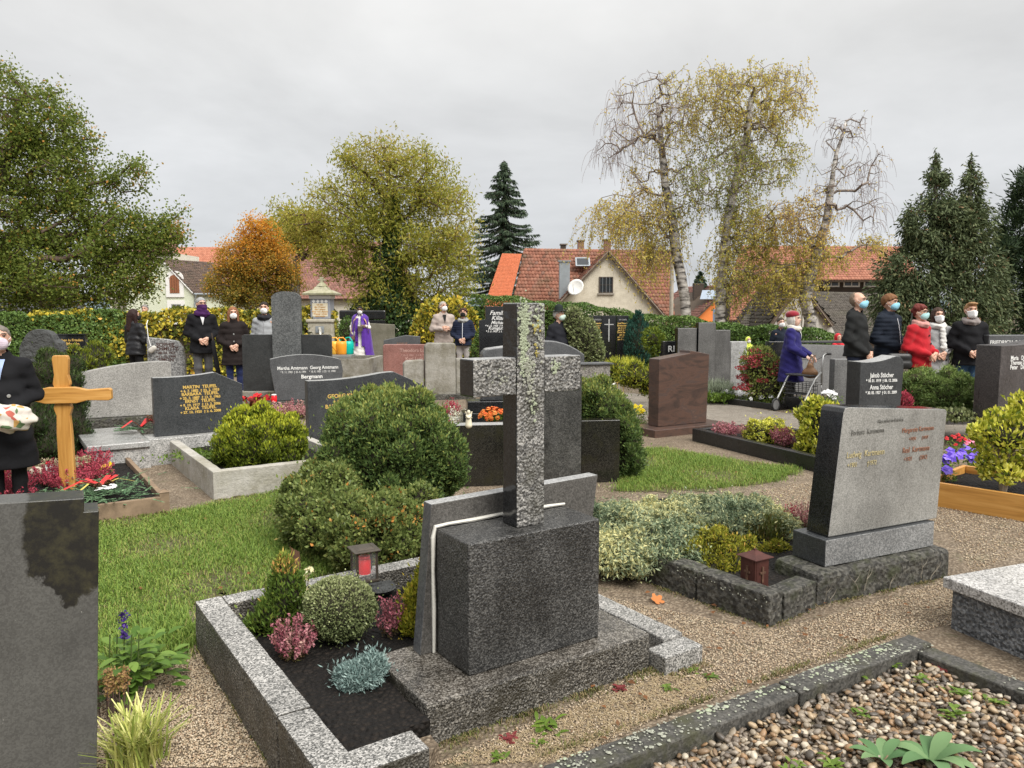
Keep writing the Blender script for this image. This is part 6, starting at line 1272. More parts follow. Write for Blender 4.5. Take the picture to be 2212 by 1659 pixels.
def flowers(name, label, loc, spread, n, cols, r, h, green=WEED, ng=160, gl=.035, cat='flowers', group=None):
    t = thing(name, label, cat, loc, group=group); P = RNG.normal(0, 1, (ng, 3))*[spread[0]*.6, spread[1]*.6, 0]+[0, 0, h*.4]; P[:, 2] += RNG.uniform(-.4, .4, ng)*h
    leafset('leaves', P, rdir(ng)+[0, 0, .3], rdir(ng)+[0, 0, 1], gl, gl*.55, RNG.uniform(0, .5, ng), green, t)
    for i in range(n): flower(t, (random.gauss(0, spread[0]*.5), random.gauss(0, spread[1]*.5), h*random.uniform(.6, 1.1)), r, cols)
    return t
flowers('yellow_pansy', 'yellow pansy at the right side of the timber bed', inT(-.30, 1.25), (.04, .04), 5, PANY, .032, .12)
wr = thing('grave_wreath', 'fir wreath with red ribbon and pine cones in the timber bed', 'wreath', inT(-.42, .42, .08), A34)
FS0, FD = [], []
for i in range(240):
    a = random.random()*2*PI; q = np.array([random.gauss(0, .17), random.gauss(0, .22), .03+random.random()*.07]); d = unit(np.array([math.cos(a), math.sin(a), random.uniform(-.1, .35)])); k = 34; f = RNG.random((k, 1)); s = np.cross(d, [0, 0, 1]); FS0.append(q+d*f*.15); FD.append(unit(d*.8+s*RNG.choice([-1, 1], (k, 1))*.8+rdir(k)*.2))
FS0 = np.concatenate(FS0); leafset('fir_sprigs', FS0, np.concatenate(FD), rdir(len(FS0))*.4+[0, 0, 1], .026, .006, RNG.random(len(FS0)), FIR, wr)
REDR = plain('red_ribbon', (.60,.02,.02), .4, .1, 10, 0); YELR = plain('straw_ribbon', (.62,.50,.12), .6, .15, 10, 0)
def ribbon(par, pts, w, mat, name='ribbon'):
    pts = [Vector(p) for p in pts]; V, F = [], []
    for i, p in enumerate(pts):
        d = (pts[min(i+1, len(pts)-1)]-pts[max(0, i-1)]).normalized(); s = d.cross(Vector((0, 0, 1)))
        if s.length < .1: s = Vector((1, 0, 0))
        s = s.normalized()*w*.5; V += [p-s, p+s]
        if i: F.append((2*i-2, 2*i-1, 2*i+1, 2*i))
    me = bpy.data.meshes.new(name); me.from_pydata([tuple(v) for v in V], [], F); me.update(); return link(name, me, mat, par)
for a, L_ in ((.5, .3), (.9, .24), (2.6, .22), (3.3, .26)): ribbon(wr, [(0, 0, .12), (math.cos(a)*L_*.5, math.sin(a)*L_*.5, .17), (math.cos(a)*L_, math.sin(a)*L_, .12)], .045, REDR)
for a, L_ in ((.2, .28), (3.0, .28), (3.8, .22)): ribbon(wr, [(0, 0, .11), (math.cos(a)*L_*.5, math.sin(a)*L_*.5, .15), (math.cos(a)*L_, math.sin(a)*L_, .10)], .02, YELR)
CONE = leafm('cone_scale', [(.07,.03,.015), (.14,.065,.03), (.20,.11,.06)], .7, 0)
for x_, y_ in ((-.05, .05), (.06, .0), (-.02, -.08), (.1, .12)):
    n = 60; g = np.linspace(0, 1, n); th = g*n*2.4; rr = .032*np.sin(PI*(g*.85+.1)); P = np.stack([x_+rr*np.cos(th), y_+rr*np.sin(th), .10+g*.05], 1); D = unit(np.stack([np.cos(th), np.sin(th), np.full(n, .5)], 1)); leafset('pine_cone', P, D, np.tile([[0, 0, 1.]], (n, 1)), .024, .02, RNG.random(n), CONE, wr)
for x_, y_ in ((.02, -.17), (-.03, -.2), (.07, -.15)): flower(wr, (x_, y_, .12), .035, WHP, (0, -.3, 1), 9, 'straw_flower')
mu = thing('mushroom_ornament', 'white mushroom ornament among the heather left of the cross', 'ornament', gr(80, 1040, .08)); MB().lathe([(.02, 0), (.018, .06), (.02, .065)], 10).build('stem', WHITEP, mu, smooth=True); MB().lathe([(.045, .066), (.06, .075), (.05, .11), (.02, .13), (.002, .133)], 14).build('cap', plain('ivory', (.68,.60,.46), .5), mu, smooth=True)
# arrangement on the pale slab
ar = thing('fir_arrangement', 'fir arrangement with red ribbon lying on the pale slab', 'arrangement', gr(305, 932, .285), A34); FS0, FD = [], []
for i in range(26):
    a = random.uniform(1.8, 5.2); q = np.array([0, 0, .03]); d = unit(np.array([math.cos(a), math.sin(a)*.6, random.uniform(-.05, .25)])); k = 60; f = RNG.random((k, 1)); s = np.cross(d, [0, 0, 1]); FS0.append(q+d*f*.26); FD.append(unit(d*.8+s*RNG.choice([-1, 1], (k, 1))*.8+rdir(k)*.2))
FS0 = np.concatenate(FS0); leafset('fir_sprigs', FS0, np.concatenate(FD), rdir(len(FS0))*.4+[0, 0, 1], .04, .009, RNG.random(len(FS0)), FIR, ar)
for a in (.2, -.4, .8, 3.6): ribbon(ar, [(0, 0, .05), (math.cos(a)*.1, math.sin(a)*.08, .13), (math.cos(a)*.22, math.sin(a)*.12, .06)], .05, REDR)
n = 60; g = np.linspace(0, 1, n); th = g*144; leafset('pine_cone', np.stack([.1+.04*np.cos(th), .03*np.sin(th), .10+g*.07], 1), unit(np.stack([np.cos(th), np.sin(th), np.full(n, .5)], 1)), np.tile([[0, 0, 1.]], (n, 1)), .03, .025, RNG.random(n), CONE, ar)
# --- juniper carpet and neighbours
jb_a = math.radians(0)
JL = [lobe(1400, 1110, 5.15, 130, 52), lobe(1560, 1090, 5.4, 130, 40), lobe(1340, 1170, 4.55, 95, 62), lobe(1450, 1185, 4.6, 100, 55), lobe(1660, 1130, 5.1, 70, 42), lobe(1330, 1090, 5.3, 70, 36)]
JL = [(x, y, .13, rx, rx*.9, (.13, .12, .13, .14, .12, .11)[i]) for i, (x, y, z, rx, ry, rz) in enumerate(JL)]
JT = sprouts(np.array(JL), 150, .05)
shrub('juniper_carpet', 'spreading blue green juniper carpet with cream variegated tips', JL+JT, 70000, JUNI, .030, .010, lambda P, k, N: np.clip(RNG.normal(.36, .2, k)+.55*(patches(P, 3.2, 1.0)-.42)+.35*(RNG.random(k) < .12), 0, 1), up=.12, out=.45, rnd=.95, h=.045, r0=.8, core=.74, core_mat=plain('juniper_core', (.05,.06,.04), .95, .4, 9, .8, 14), zmin=.05)
shrub('golden_carpet_conifer', 'mossy golden green carpet conifer beside the rust red lantern', with_tufts([lobe(1530, 1195, 4.45, 62, 34), lobe(1590, 1205, 4.5, 45, 32), lobe(1660, 1200, 4.75, 26, 28)], 26, .05), 15000, leafm('moss_gold', [(.07,.085,.012), (.16,.17,.02), (.27,.25,.03), (.36,.22,.05)], .5, .2), .024, .009, rt(.45, .22), h=.03, core=.72)
shrub('dwarf_pine_tuft', 'small tuft of dark reddish green needles right of the juniper', [lobe(1652, 1148, 5.0, 46, 34)], 2600, leafm('tuft_needle', [(.06,.085,.02), (.12,.13,.035), (.16,.075,.04)], .5, .1), .06, .006, rt(.4, .25), up=.9, core=.6, h=.03)
heather('red and cream heather bells left of the honed headstone', gr(1735, 1150, .1), .10, .22, 30, PINK, .4, 1.0); heather('second red heather beside the honed headstone', gr(1712, 1140, .1), .08, .17, 22, RUBY)
# --- bed by the path
heather('pink heather at the left end of the black kerbed bed', gr(1568, 945, .09), .19, .2, 70, PINK, .5, .8, .016); heather('pale pink heather left of the yellow conifer', gr(1622, 950, .09), .17, .22, 50, PINK, .6, 1.0, .016); heather('deep pink heather right of the yellow conifer', gr(1693, 968, .09), .17, .25, 60, PINK, .35, .7, .016)
p = gr(1655, 955, .09); shrub('yellow_conifer', 'bright lemon yellow conifer mound in the black kerbed bed', with_tufts([(p.x, p.y, .20, .22, .2, .14)], 16, .06), 4200, VARI, .03, .016, rt(.55, .22), h=.04)
p = gr(1760, 985, .05); shrub('variegated_euonymus', 'upright yellow and green euonymus left of the honed headstone', with_tufts([(p.x, p.y, .38, .15, .15, .28), (p.x+.12, p.y, .50, .15, .13, .13), (p.x-.02, p.y, .18, .12, .12, .16), (p.x-.10, p.y+.02, .46, .08, .1, .1)], 26, .06), 3000, VARI, .052, .03, rt(.45, .28), h=.05, core=.5, up=.6)
p = gr(2165, 1075, .1); shrub('variegated_shrub', 'yellow variegated shrub with bare stems in the orange plank bed', with_tufts([(p.x, p.y, .58, .26, .2, .22), (p.x+.2, p.y, .62, .26, .2, .26), (p.x-.12, p.y, .62, .12, .14, .12), (p.x-.02, p.y-.05, .36, .16, .14, .1)], 36, .07), 4200, VARI, .048, .026, rt(.45, .28), h=.05, core=.45, up=.5)
vs_ = bpy.data.objects['variegated_shrub']
for a, b in ((-.05, .25), (.05, .1), (.12, .28), (-.12, .05)): MB().tube([Vector((p.x, p.y, .1))-vs_.location, Vector((p.x+a*.4, p.y, .3))-vs_.location, Vector((p.x+a, p.y+b*.2, .6))-vs_.location], [.016, .012, .006], 6).build('stem', plain('pale_stem', (.26,.20,.14), .8), vs_)
# pansies
for i, (px_, py_) in enumerate(((2045, 1010), (2062, 1000), (2080, 990), (2046, 1040), (2098, 1010))): flowers('violet_pansy', ('violet pansy lowest left in the orange plank bed', 'violet pansy second from the left in the orange plank bed', 'violet pansy near the glass ornament', 'violet pansy close to the front plank', 'violet pansy nearest the variegated shrub')[i], gr(px_, py_, .13), (.07, .07), 4, PANV, .045, .11, ng=60, group='violet pansies')
flowers('red_begonia', 'small red flowers at the back of the orange plank bed', gr(2060, 985, .13), (.14, .1), 14, PANR, .022, .2); flowers('mixed_bouquet', 'pink and white bouquet beside the pansies', gr(2100, 985, .13), (.08, .08), 6, PNKP, .03, .16)
for i, (px_, py_) in enumerate(((1590, 862), (1620, 866), (1560, 860), (1650, 872))): flowers('white_alyssum', ('white flowers before the pale column stone', 'white flowers in the middle of the low bed by the path', 'white flowers left of the pale column', 'white flowers close to the walker wheel')[i], gr(px_, py_, .05), (.18, .12), 12, WHP, .035, .12, group='white bedding flowers')
flowers('white_cyclamen', 'white flowers in the basket side bed right of the walker', gr(1788, 880, .3), (.15, .12), 10, WHP, .04, .2)
kb = gr(1530, 868); r_ = thing('low_path_kerb', 'low black kerb bed with white flowers along the far side of the path', 'grave surround', kb, math.atan2(gr(1700, 890).y-kb.y, gr(1700, 890).x-kb.x)); Lk = (gr(1665, 888)-kb).length
kerb(r_, 0, Lk, 0, .07, .10, BLK, rough=None); kerb(r_, Lk-.05, Lk+.22, .30, .5, .2, BLK, rough=None)
MB().box(0, Lk, .072, 1.6, 0, .05).build('soil', SOIL, r_, rough=(.1, .02))
shrub('festuca_tuft', 'blue grey grass tuft beside the pale column', [lobe(1550, 842, 13.4, 36, 18)], 900, leafm('festuca', [(.16,.19,.13), (.27,.30,.22)], .6, .15), .2, .008, rt(.5, .3), up=1.0, core=.4)
shrub('ivy_groundcover', 'low green groundcover by the path bed', [lobe(1545, 858, 13.1, 40, 8)], 700, WEED, .06, .04, rt(.2, .15), core=.6)
# mugo pine with its bed, dark red ball
MG = [lobe(2050, 855, 9.6, 72, 42), lobe(1978, 842, 9.8, 42, 34), lobe(2092, 862, 9.5, 36, 30), lobe(2035, 828, 9.7, 44, 24)]
shrub('mugo_pine', 'bushy green mugo pine before the group at the right', with_tufts(MG, 120, .085), 26000, MUGO, .055, .008, topy(.3, 1.0, .3, .22), up=.35, rnd=.9, h=.07, core=.6, core_mat=CORET, r0=.7)
p = gr(1940, 905, .1); shrub('crimson_heather_ball', 'crimson heather ball beside the dark headstone', [lobe(1945, 868, 9.2, 24, 22)], 2200, RUBY, .03, .012, rt(.6, .2), up=.8, h=.05)
kb = gr(2040, 918); r_ = thing('brown_grave_surround', 'dark brown polished kerb below the mugo pine', 'grave surround', kb, math.radians(4)); kerb(r_, 0, .9, 0, .1, .16, MATS['umber_granite'], rough=None); kerb(r_, .55, 1.0, -.1, -.003, .2, MATS['umber_granite'], rough=None)
shrub('pale_ivy', 'pale ivy trailing over the brown kerb', [lobe(2060, 895, 9.0, 50, 14)], 900, BOXL, .035, .025, rt(.6, .25), core=.5, h=.05)
# --- centre small items behind the cross
p = gr(1063, 905, .55); po = thing('chrysanthemum_pot', 'pot of orange chrysanthemums on the dark stone behind the cross', 'potted flowers', (xt(1065, 910, 7.6), 7.6, zt(921, 7.6)))
MB().lathe([(.05, 0), (.065, .05), (.07, .055)], 12).build('pot', plain('terracotta', (.3,.12,.06), .8), po); n = 200; leafset('leaves', rdir(n)*[.10, .10, .05]+[0, 0, .1], rdir(n), rdir(n), .035, .02, RNG.uniform(0, .4, n), WEED, po)
for i in range(60): d = rdir(1)[0]; d[2] = abs(d[2]); flower(po, (d[0]*.135, d[1]*.12, .09+d[2]*.09), .024, ORP, tuple(d), 8)
dk = thing('dark_low_gravestone', 'low black stepped gravestone with planter behind the cross shaft', 'headstone', (xt(1000, 900, 8.3), 8.3, 0), math.radians(8))
MB().box(.0, .62, 0, .3, 0, zt(893, 8.3)).build('lower_step', BLACK, dk, bevel=.01); MB().box(.05, .58, .02, .28, zt(893, 8.3)+.003, zt(868, 8.3)).build('upper_step', BLACK, dk, bevel=.01); MB().box(.2, .5, .05, .2, zt(868, 8.3)+.003, zt(842, 8.3)).build('tablet', DARK, dk, bevel=.01)
ta = thing('offering_stone', 'dark flat topped stone carrying the angel and flower pot', 'stone', (xt(992, 925, 7.35), 7.35, 0), math.radians(8)); MB().box(0, .5, 0, .5, 0, zt(919, 7.6)).build('block', WETB, ta, bevel=.01)
heather('white heather beside the low black stone', Vector((xt(985, 890, 8.6), 8.6, .15)), .17, .36, 50, leafm('white_heather', [(.12,.16,.03), (.5,.5,.38), (.65,.65,.52)], .6, .2), .5, 1.0, .018); heather('crimson heather left of the white heather', Vector((xt(955, 890, 8.9), 8.9, .1)), .2, .3, 50, RUBY, .4, .9, .018)
flowers('primrose_clump', 'yellow primroses in a grey pot right of the double headstone', gr(1382, 915), (.1, .1), 6, PANY, .04, .22); heather('red heather beside the brown headstone', gr(1415, 925), .12, .24, 36, PINK, .5, .8, .016)
flowers('red_begonia_bed', 'red leaved plants behind the slate grey headstone', gr(560, 880), (.3, .15), 14, PANR, .06, .2, green=leafm('red_leaf', [(.12,.02,.02), (.2,.05,.03), (.08,.12,.04)], .5), ng=260, gl=.09)
heather('dusty pink heather below the slate grey headstone', gr(640, 905), .3, .3, 60, PINK, .6, 1.0, .02); heather('brownish heather at the foot of the slate grey headstone', gr(600, 903), .25, .26, 50, PINK, .75, 1.0, .02)
flowers('begonia_row', 'pink and yellow bedding plants before the pink granite stone', gr(850, 815), (.5, .15), 14, PANY, .05, .25, ng=260, gl=.08); heather('magenta heather left of the pink granite stone', gr(828, 800), .3, .4, 50, PINK, .3, .6, .022)
flowers('green_rosette_bed', 'light green rosettes at the back of the concrete bed', inT(0, 0, .16)+Vector((-.55, 1.6, 0))+Vector((.25, -.1, 0)), (.28, .25), 0, WHP, .02, .07, ng=700, gl=.035); heather('rosy plants right of the big shrub', gr(975, 905), .15, .3, 40, RUBY, .5, .9, .016)
p = gr(1215, 838); shrub('yellow_grass_tuft', 'yellow green ornamental grass below the black triptych', [lobe(1345, 795, 13.2, 40, 16)], 900, VARI, .22, .012, rt(.4, .2), up=1.0, core=.4); flowers('yellow_bedding', 'yellow flower strip below the ornamental grass', gr(1345, 815), (.4, .12), 26, PANY, .05, .12)
# --- foreground left corner plants
def bigleaf(par, base, d, L, Wd, mat, arch=.5, name='leaf', tint=None, fold=.18):
    d = Vector(d).normalized(); s = d.cross(Vector((0, 0, 1))).normalized(); V, F = [], []; m = 7
    for i in range(m):
        t = i/(m-1); p = Vector(base)+d*L*t+Vector((0, 0, 1))*(arch*L*(t-t*t*1.25)); w = Wd*.5*(math.sin(PI*min(1, t*.93+.05))**.75)
        V += [p-s*w+Vector((0, 0, w*fold)), p, p+s*w+Vector((0, 0, w*fold))]
        if i: a = 3*i; F += [(a-3, a-2, a+1, a), (a-2, a-1, a+2, a+1)]
    return link(name, npmesh(name, np.array([tuple(v) for v in V]), np.array(F), np.full(len(F), random.random() if tint is None else tint), smooth=True), mat, par)
BROAD = leafm('broad_leaf', [(.055,.115,.045), (.085,.155,.065), (.13,.20,.09)], .6, .2); SAGE = leafm('sage_leaf', [(.04,.085,.012), (.075,.135,.02), (.12,.19,.035)], .4, .25)
mp = thing('mullein_plant', 'large leaved rosette plant at the bottom edge of the pebble bed', 'plant', gr(2010, 1655, .045))
for i in range(11): a = 2.4*i+.3; bigleaf(mp, (0, 0, .01), (math.cos(a), math.sin(a), .25+.5*(i % 3)/3), .13+.05*random.random(), .052, BROAD, .55)
mp = thing('mullein_plant', 'smaller rosette plant left of the large leaved one', 'plant', gr(1905, 1650, .045), group=None)
for i in range(7): a = 2.4*i+1.2; bigleaf(mp, (0, 0, .01), (math.cos(a), math.sin(a), .5), .09+.04*random.random(), .038, BROAD, .45)
sg = thing('sage_plant', 'green salvia with purple flower spike behind the left headstone', 'plant', gr(265, 1500, 0))
for i in range(190): a = random.random()*6.28; r = random.random()*.19; bigleaf(sg, (math.cos(a)*r+.03, math.sin(a)*r, .02+random.random()*.19), (math.cos(a), math.sin(a), random.uniform(-.2, .5)), .05+.03*random.random(), .036, SAGE, .25)
for a in range(5): MB().tube([(.03*a-.06, 0, 0), (.03*a-.06+.02, 0, .26)], .003, 4).build('stem', plain('green_stem', (.06,.09,.02), .7), sg)
n = 90; g = RNG.random(n); leafset('flower_spike', np.stack([.02+RNG.normal(0, .008, n), RNG.normal(0, .008, n), .24+g*.12], 1), rdir(n), rdir(n), .018, .01, RNG.random(n), leafm('salvia', [(.03,.015,.10), (.07,.03,.20)], .5), sg)
def blades(name, P, H, lean, wd, mat, tint, parent=None, loc=(0, 0, 0), kind='stuff', curl=1.0):
    n = len(P); a = RNG.random(n)*2*PI; d = np.stack([np.cos(a), np.sin(a), np.zeros(n)], 1); s = np.stack([-d[:, 1], d[:, 0], d[:, 2]], 1); H = np.broadcast_to(H, (n,))[:, None]; l = np.broadcast_to(lean, (n,))[:, None]; w = np.broadcast_to(wd, (n,))[:, None]; V = np.empty((n, 7, 3)); up = np.array([0, 0, 1.])
    for k, (t, ww) in enumerate(((0, 1), (.4, .9), (.75, .6))): c = P+d*l*H*t**2+up*H*(t-.35*l*curl*t*t); V[:, 2*k] = c-s*w*.5*ww; V[:, 2*k+1] = c+s*w*.5*ww
    V[:, 6] = P+d*l*H+up*H*(1-.35*l[:, 0:1]*curl)*np.array([1.0]); i = (np.arange(n)*7)[:, None]
    F = np.concatenate([i+np.array([[0, 1, 3, 2]]), i+np.array([[2, 3, 5, 4]]), i+np.array([[4, 5, 6, 6]])]); me = npmesh(name, V.reshape(-1, 3), F[:2*n], np.tile(tint, 2)); return link(name, me, mat, parent, loc, kind=kind)
sg = thing('striped_grass', 'arching yellow striped sedge in the bottom left foreground', 'plant', gr(300, 1655, 0)); n = 260; P = RNG.normal(0, .035, (n, 3))*[1, 1, 0]
blades('blades', P, RNG.uniform(.20, .34, n), RNG.uniform(.3, 1.05, n), .0075, leafm('striped_blade', [(.12,.17,.03), (.35,.36,.10), (.58,.55,.24)], .5, .25), RNG.random(n), sg)
hs = thing('spent_lavender', 'brown spent flower spikes between salvia and striped sedge', 'plant', gr(240, 1560, 0))
for i in range(16): q = np.array([random.gauss(0, .05), random.gauss(0, .03), 0]); n = 50; g = RNG.random(n)[:, None]; leafset('spike', q+[0, 0, .14]+g*[.0, 0, .07]+RNG.normal(0, .006, (n, 3)), rdir(n)+[0, 0, .6], rdir(n), .014, .007, RNG.random(n), leafm('spent_spike', [(.16,.10,.05), (.30,.17,.08), (.25,.20,.06)], .7), hs); MB().tube([tuple(q), tuple(q+[0, 0, .16])], .0025, 4).build('stalk', TWIG, hs)
# --- weeds
def rosette(label, loc, n, L, Wd, mat=WEED, t0=.2, rise=.5, name='weed'):
    t = thing(name, label, 'weed', loc, group='weeds on the gravel')
    for i in range(int(n*1.7)): a = 2.4*i+random.random(); q = random.random()**2*L*.9; bigleaf(t, (q*math.cos(a*1.7), q*math.sin(a*1.7), .004), (math.cos(a), math.sin(a), random.uniform(.1, rise)), L*random.uniform(.35, .85), Wd*random.uniform(.5, .95), mat, random.uniform(.1, .5), tint=t0+random.uniform(-.2, .25))
    return t
for px_, py_, n_, L_, lb_, z_ in ((1175, 1572, 14, .075, 'bright green weed at the front of the cross base', 0), (1440, 1490, 10, .05, 'small weed right of the cross base', 0), (1535, 1465, 11, .05, 'light green weed before the pebble kerb', 0), (1495, 1450, 7, .04, 'tiny weed near the corner kerbstone', 0), (1075, 1640, 9, .05, 'weed at the bottom below the cross base', 0), (1160, 1608, 8, .04, 'small weed left of the pebble kerb end', 0), (1845, 1455, 10, .07, 'rosette with red leaf inside the pebble bed', .06), (1930, 1440, 9, .05, 'feathery weed at the back of the pebble bed', .06), (2075, 1500, 14, .06, 'green weed in the right part of the pebble bed', .06), (2060, 1545, 12, .07, 'spreading weed in the middle right of the pebble bed', .06), (1990, 1470, 10, .05, 'weed beside the red creeping plant', .06), (1795, 1655, 12, .06, 'weed at the bottom left of the pebble bed', .06), (1860, 1545, 8, .05, 'pale weed in the middle of the pebble bed', .06), (1720, 1659, 12, .05, 'feathery weed cut by the bottom edge', .06), (2150, 1520, 10, .06, 'weed near the right kerb of the pebble bed', .06)):
    rosette(lb_, gr(px_, py_, z_), n_, L_, L_*.36)
for px_, py_, lb_ in ((1340, 1490, 'dark red creeping weed at the foot of the cross base'), (1100, 1600, 'dark red weed left of the bright green one'), (2030, 1450, 'dark red creeper in the back of the pebble bed')): rosette(lb_, gr(px_, py_, .05 if px_ > 2000 else 0), 44 if px_ > 2000 else 26, .036, .018, leafm('red_weed', [(.10,.02,.025), (.16,.035,.035), (.08,.06,.03)], .45), .4)
# --- pebbles
PEBC = [(.075,.062,.048), (.25,.205,.15), (.19,.125,.07), (.35,.26,.16), (.45,.39,.30), (.14,.11,.082), (.27,.165,.085), (.24,.20,.155)]
def pebm(name, node):
    t = NT(name)
    f = t.n('ShaderNodeObjectInfo').outputs['Random'] if node == 'obj' else t.n('ShaderNodeAttribute', attribute_name='tint').outputs['Fac']
    c = t.ramp(f, [(i/8, q) for i, q in enumerate(PEBC)], True); c = t.mix(1.0, c, t.ramp(t.noise(60, 5), [(.3, .75), (.7, 1.25)]), 'MULTIPLY'); t.set('Base Color', c); t.set('Roughness', .45); t.bump(t.noise(120, 3), .12, .002); return t.m
def pebv(rng, seg=6, ring=4):
    V = [(0, 0, -1)]; F = []
    for i in range(1, ring):
        th = PI*i/ring
        for k in range(seg): V.append((math.sin(th)*math.cos(2*PI*k/seg), math.sin(th)*math.sin(2*PI*k/seg), -math.cos(th)))
    V.append((0, 0, 1)); V = np.array(V)*(1+rng.normal(0, .09, (len(V), 1))); n = len(V)-1
    for k in range(seg):
        F.append((0, 1+(k+1) % seg, 1+k)); F.append((n, n-seg+k, n-seg+(k+1) % seg))
        for i in range(ring-2): a = 1+i*seg; F += [(a+k, a+(k+1) % seg, a+seg+(k+1) % seg), (a+k, a+seg+(k+1) % seg, a+seg+k)]
    return V, np.array(F)
prng = np.random.default_rng(3); spots = []
ca, sa = math.cos(pbd.rotation_euler.z), math.sin(pbd.rotation_euler.z)
for lay in range(2):
    sp = .0245
    for ix in range(int((PB_L+.6)/sp)):
        for iy in range(int(1.3/sp)):
            x = -.55+ix*sp+prng.normal(0, .008); y = -.13-iy*sp+prng.normal(0, .008)
            if x > PB_L-.13: continue
            w = Vector((pbd.location.x+x*ca-y*sa, pbd.location.y+x*sa+y*ca, .05)); d = (w.y*math.cos(PITCH)+(CAMZ-w.z)*math.sin(PITCH)); sx_ = CX+FPX*w.x/d; sy_ = CY+FPX*((CAMZ-w.z)*math.cos(PITCH)-w.y*math.sin(PITCH))/d
            if -60 < sx_ < 2270 and sy_ < 1720 and (lay == 0 or prng.random() < .45): spots.append((x, y, .042+lay*.016+prng.random()*.008, d))
spots.sort(key=lambda s: s[3]); PM = pebm('pebble_single', 'obj'); variants = []
for k in range(6): V, F = pebv(prng); me = npmesh('pebble', V, F, smooth=True); me.materials.append(PM); variants.append(me)
front_sp = [s for s in spots]; near = spots[:300]; rest = spots[300:]
def peb_xf(): r = prng.uniform(.007, .0165); return (r*prng.uniform(1.0, 1.7), r*prng.uniform(.75, 1.1), r*prng.uniform(.4, .75)), (prng.normal(0, .3), prng.normal(0, .3), prng.random()*6.28)
for s in near:
    o = link('pebble', variants[prng.integers(6)], None, pbd, (s[0], s[1], s[2]), (0, 0, 0)); o.scale, o.rotation_euler = peb_xf()
VV, FF, TT, off = [], [], [], 0; pv = [pebv(prng) for _ in range(8)]
for s in rest:
    V, F = pv[prng.integers(8)]; (a, b, c), (p, q, w) = peb_xf(); V = V*(a, b, c); V = np.stack([V[:, 0], V[:, 1]-V[:, 2]*p, V[:, 2]+V[:, 1]*p-V[:, 0]*q], 1); cw, sw = math.cos(w), math.sin(w)
    VV.append(np.stack([V[:, 0]*cw-V[:, 1]*sw+s[0], V[:, 0]*sw+V[:, 1]*cw+s[1], V[:, 2]+s[2]], 1)); FF.append(F+off); off += len(V); TT.append(np.full(len(F), prng.random()))
link('pebbles', npmesh('pebbles', np.concatenate(VV), np.concatenate(FF), np.concatenate(TT), smooth=True), pebm('pebble_mass', 'tint'), pbd, kind='stuff')
# --- gravel chips, straw, fallen leaves on the ground
def poly_sample(poly, n):
    P = np.array([(p.x, p.y) for p in poly]); lo, hi = P.min(0), P.max(0); out = []
    while len(out) < n:
        q = RNG.uniform(lo, hi, (n*2, 2)); ins = np.zeros(len(q), bool); j = len(P)-1
        for i in range(len(P)):
            c = ((P[i, 1] > q[:, 1]) != (P[j, 1] > q[:, 1])) & (q[:, 0] < (P[j, 0]-P[i, 0])*(q[:, 1]-P[i, 1])/(P[j, 1]-P[i, 1]+1e-12)+P[i, 0]); ins ^= c; j = i
        out += list(q[ins])
    return np.array(out[:n])
CHIP = leafm('gravel_chip', [(.13,.10,.065), (.26,.20,.13), (.36,.285,.20), (.19,.15,.105), (.42,.36,.27), (.20,.12,.07)], .7, 0)
def chips(poly, n, r0, r1, seed):
    q = poly_sample(poly, n); r = RNG.uniform(r0, r1, n); base = np.array([(1, 0, 0), (-1, 0, 0), (0, 1, 0), (0, -1, 0), (0, 0, .7), (0, 0, -.7)], float); V = base[None]*RNG.uniform(.6, 1.2, (n, 6, 1))*r[:, None, None]; a = RNG.random(n)*6.28; c, s = np.cos(a)[:, None], np.sin(a)[:, None]
    X = V[:, :, 0]*c-V[:, :, 1]*s; Y_ = V[:, :, 0]*s+V[:, :, 1]*c; V = np.stack([X+q[:, 0:1], Y_+q[:, 1:2], V[:, :, 2]+.003+r[:, None]*.25], 2); T = np.array([(0, 2, 4), (2, 1, 4), (1, 3, 4), (3, 0, 4), (2, 0, 5), (1, 2, 5), (3, 1, 5), (0, 3, 5)])
    F = ((np.arange(n)*6)[:, None, None]+T[None]).reshape(-1, 3); return link('gravel_chips', npmesh('gravel_chips', V.reshape(-1, 3), F, np.repeat(RNG.random(n), 8)), CHIP, kind='stuff')
tag(chips([gr(*p) for p in ((200, 1659), (230, 1430), (330, 1360), (420, 1385), (470, 1480), (600, 1659))], 15000, .0025, .0065, 1), 'fine tan gravel left of the granite frame', 'gravel')
tag(chips([gr(*p) for p in ((1285, 1285), (1660, 1365), (1780, 1335), (2060, 1250), (2060, 1350), (1960, 1370), (1400, 1560), (1250, 1640), (930, 1655), (1420, 1440), (1520, 1400))], 16000, .0025, .006, 2), 'fine tan gravel between cross and pebble bed', 'gravel')
tag(chips([gr(*p) for p in ((1730, 1045), (2050, 1060), (2300, 1150), (2100, 1240), (2050, 1150), (1720, 1130), (1640, 1060))], 8000, .004, .008, 3), 'fine gravel path beside the orange plank bed', 'gravel')
n = 2600; q = poly_sample([gr(*p) for p in ((950, 1655), (1420, 1460), (1560, 1470), (1400, 1560), (1200, 1650))], n); d = rdir(n)*[1, 1, .12]
leafset('straw_litter', np.concatenate([q, np.full((n, 1), .008)], 1), d, np.tile([[0, 0, 1.]], (n, 1)), RNG.uniform(.02, .06, n), .002, RNG.random(n), leafm('straw', [(.20,.15,.09), (.34,.27,.16), (.16,.11,.06)], .8, 0)); tag(bpy.data.objects['straw_litter'], 'dry straw and moss litter before the cross base', 'litter')
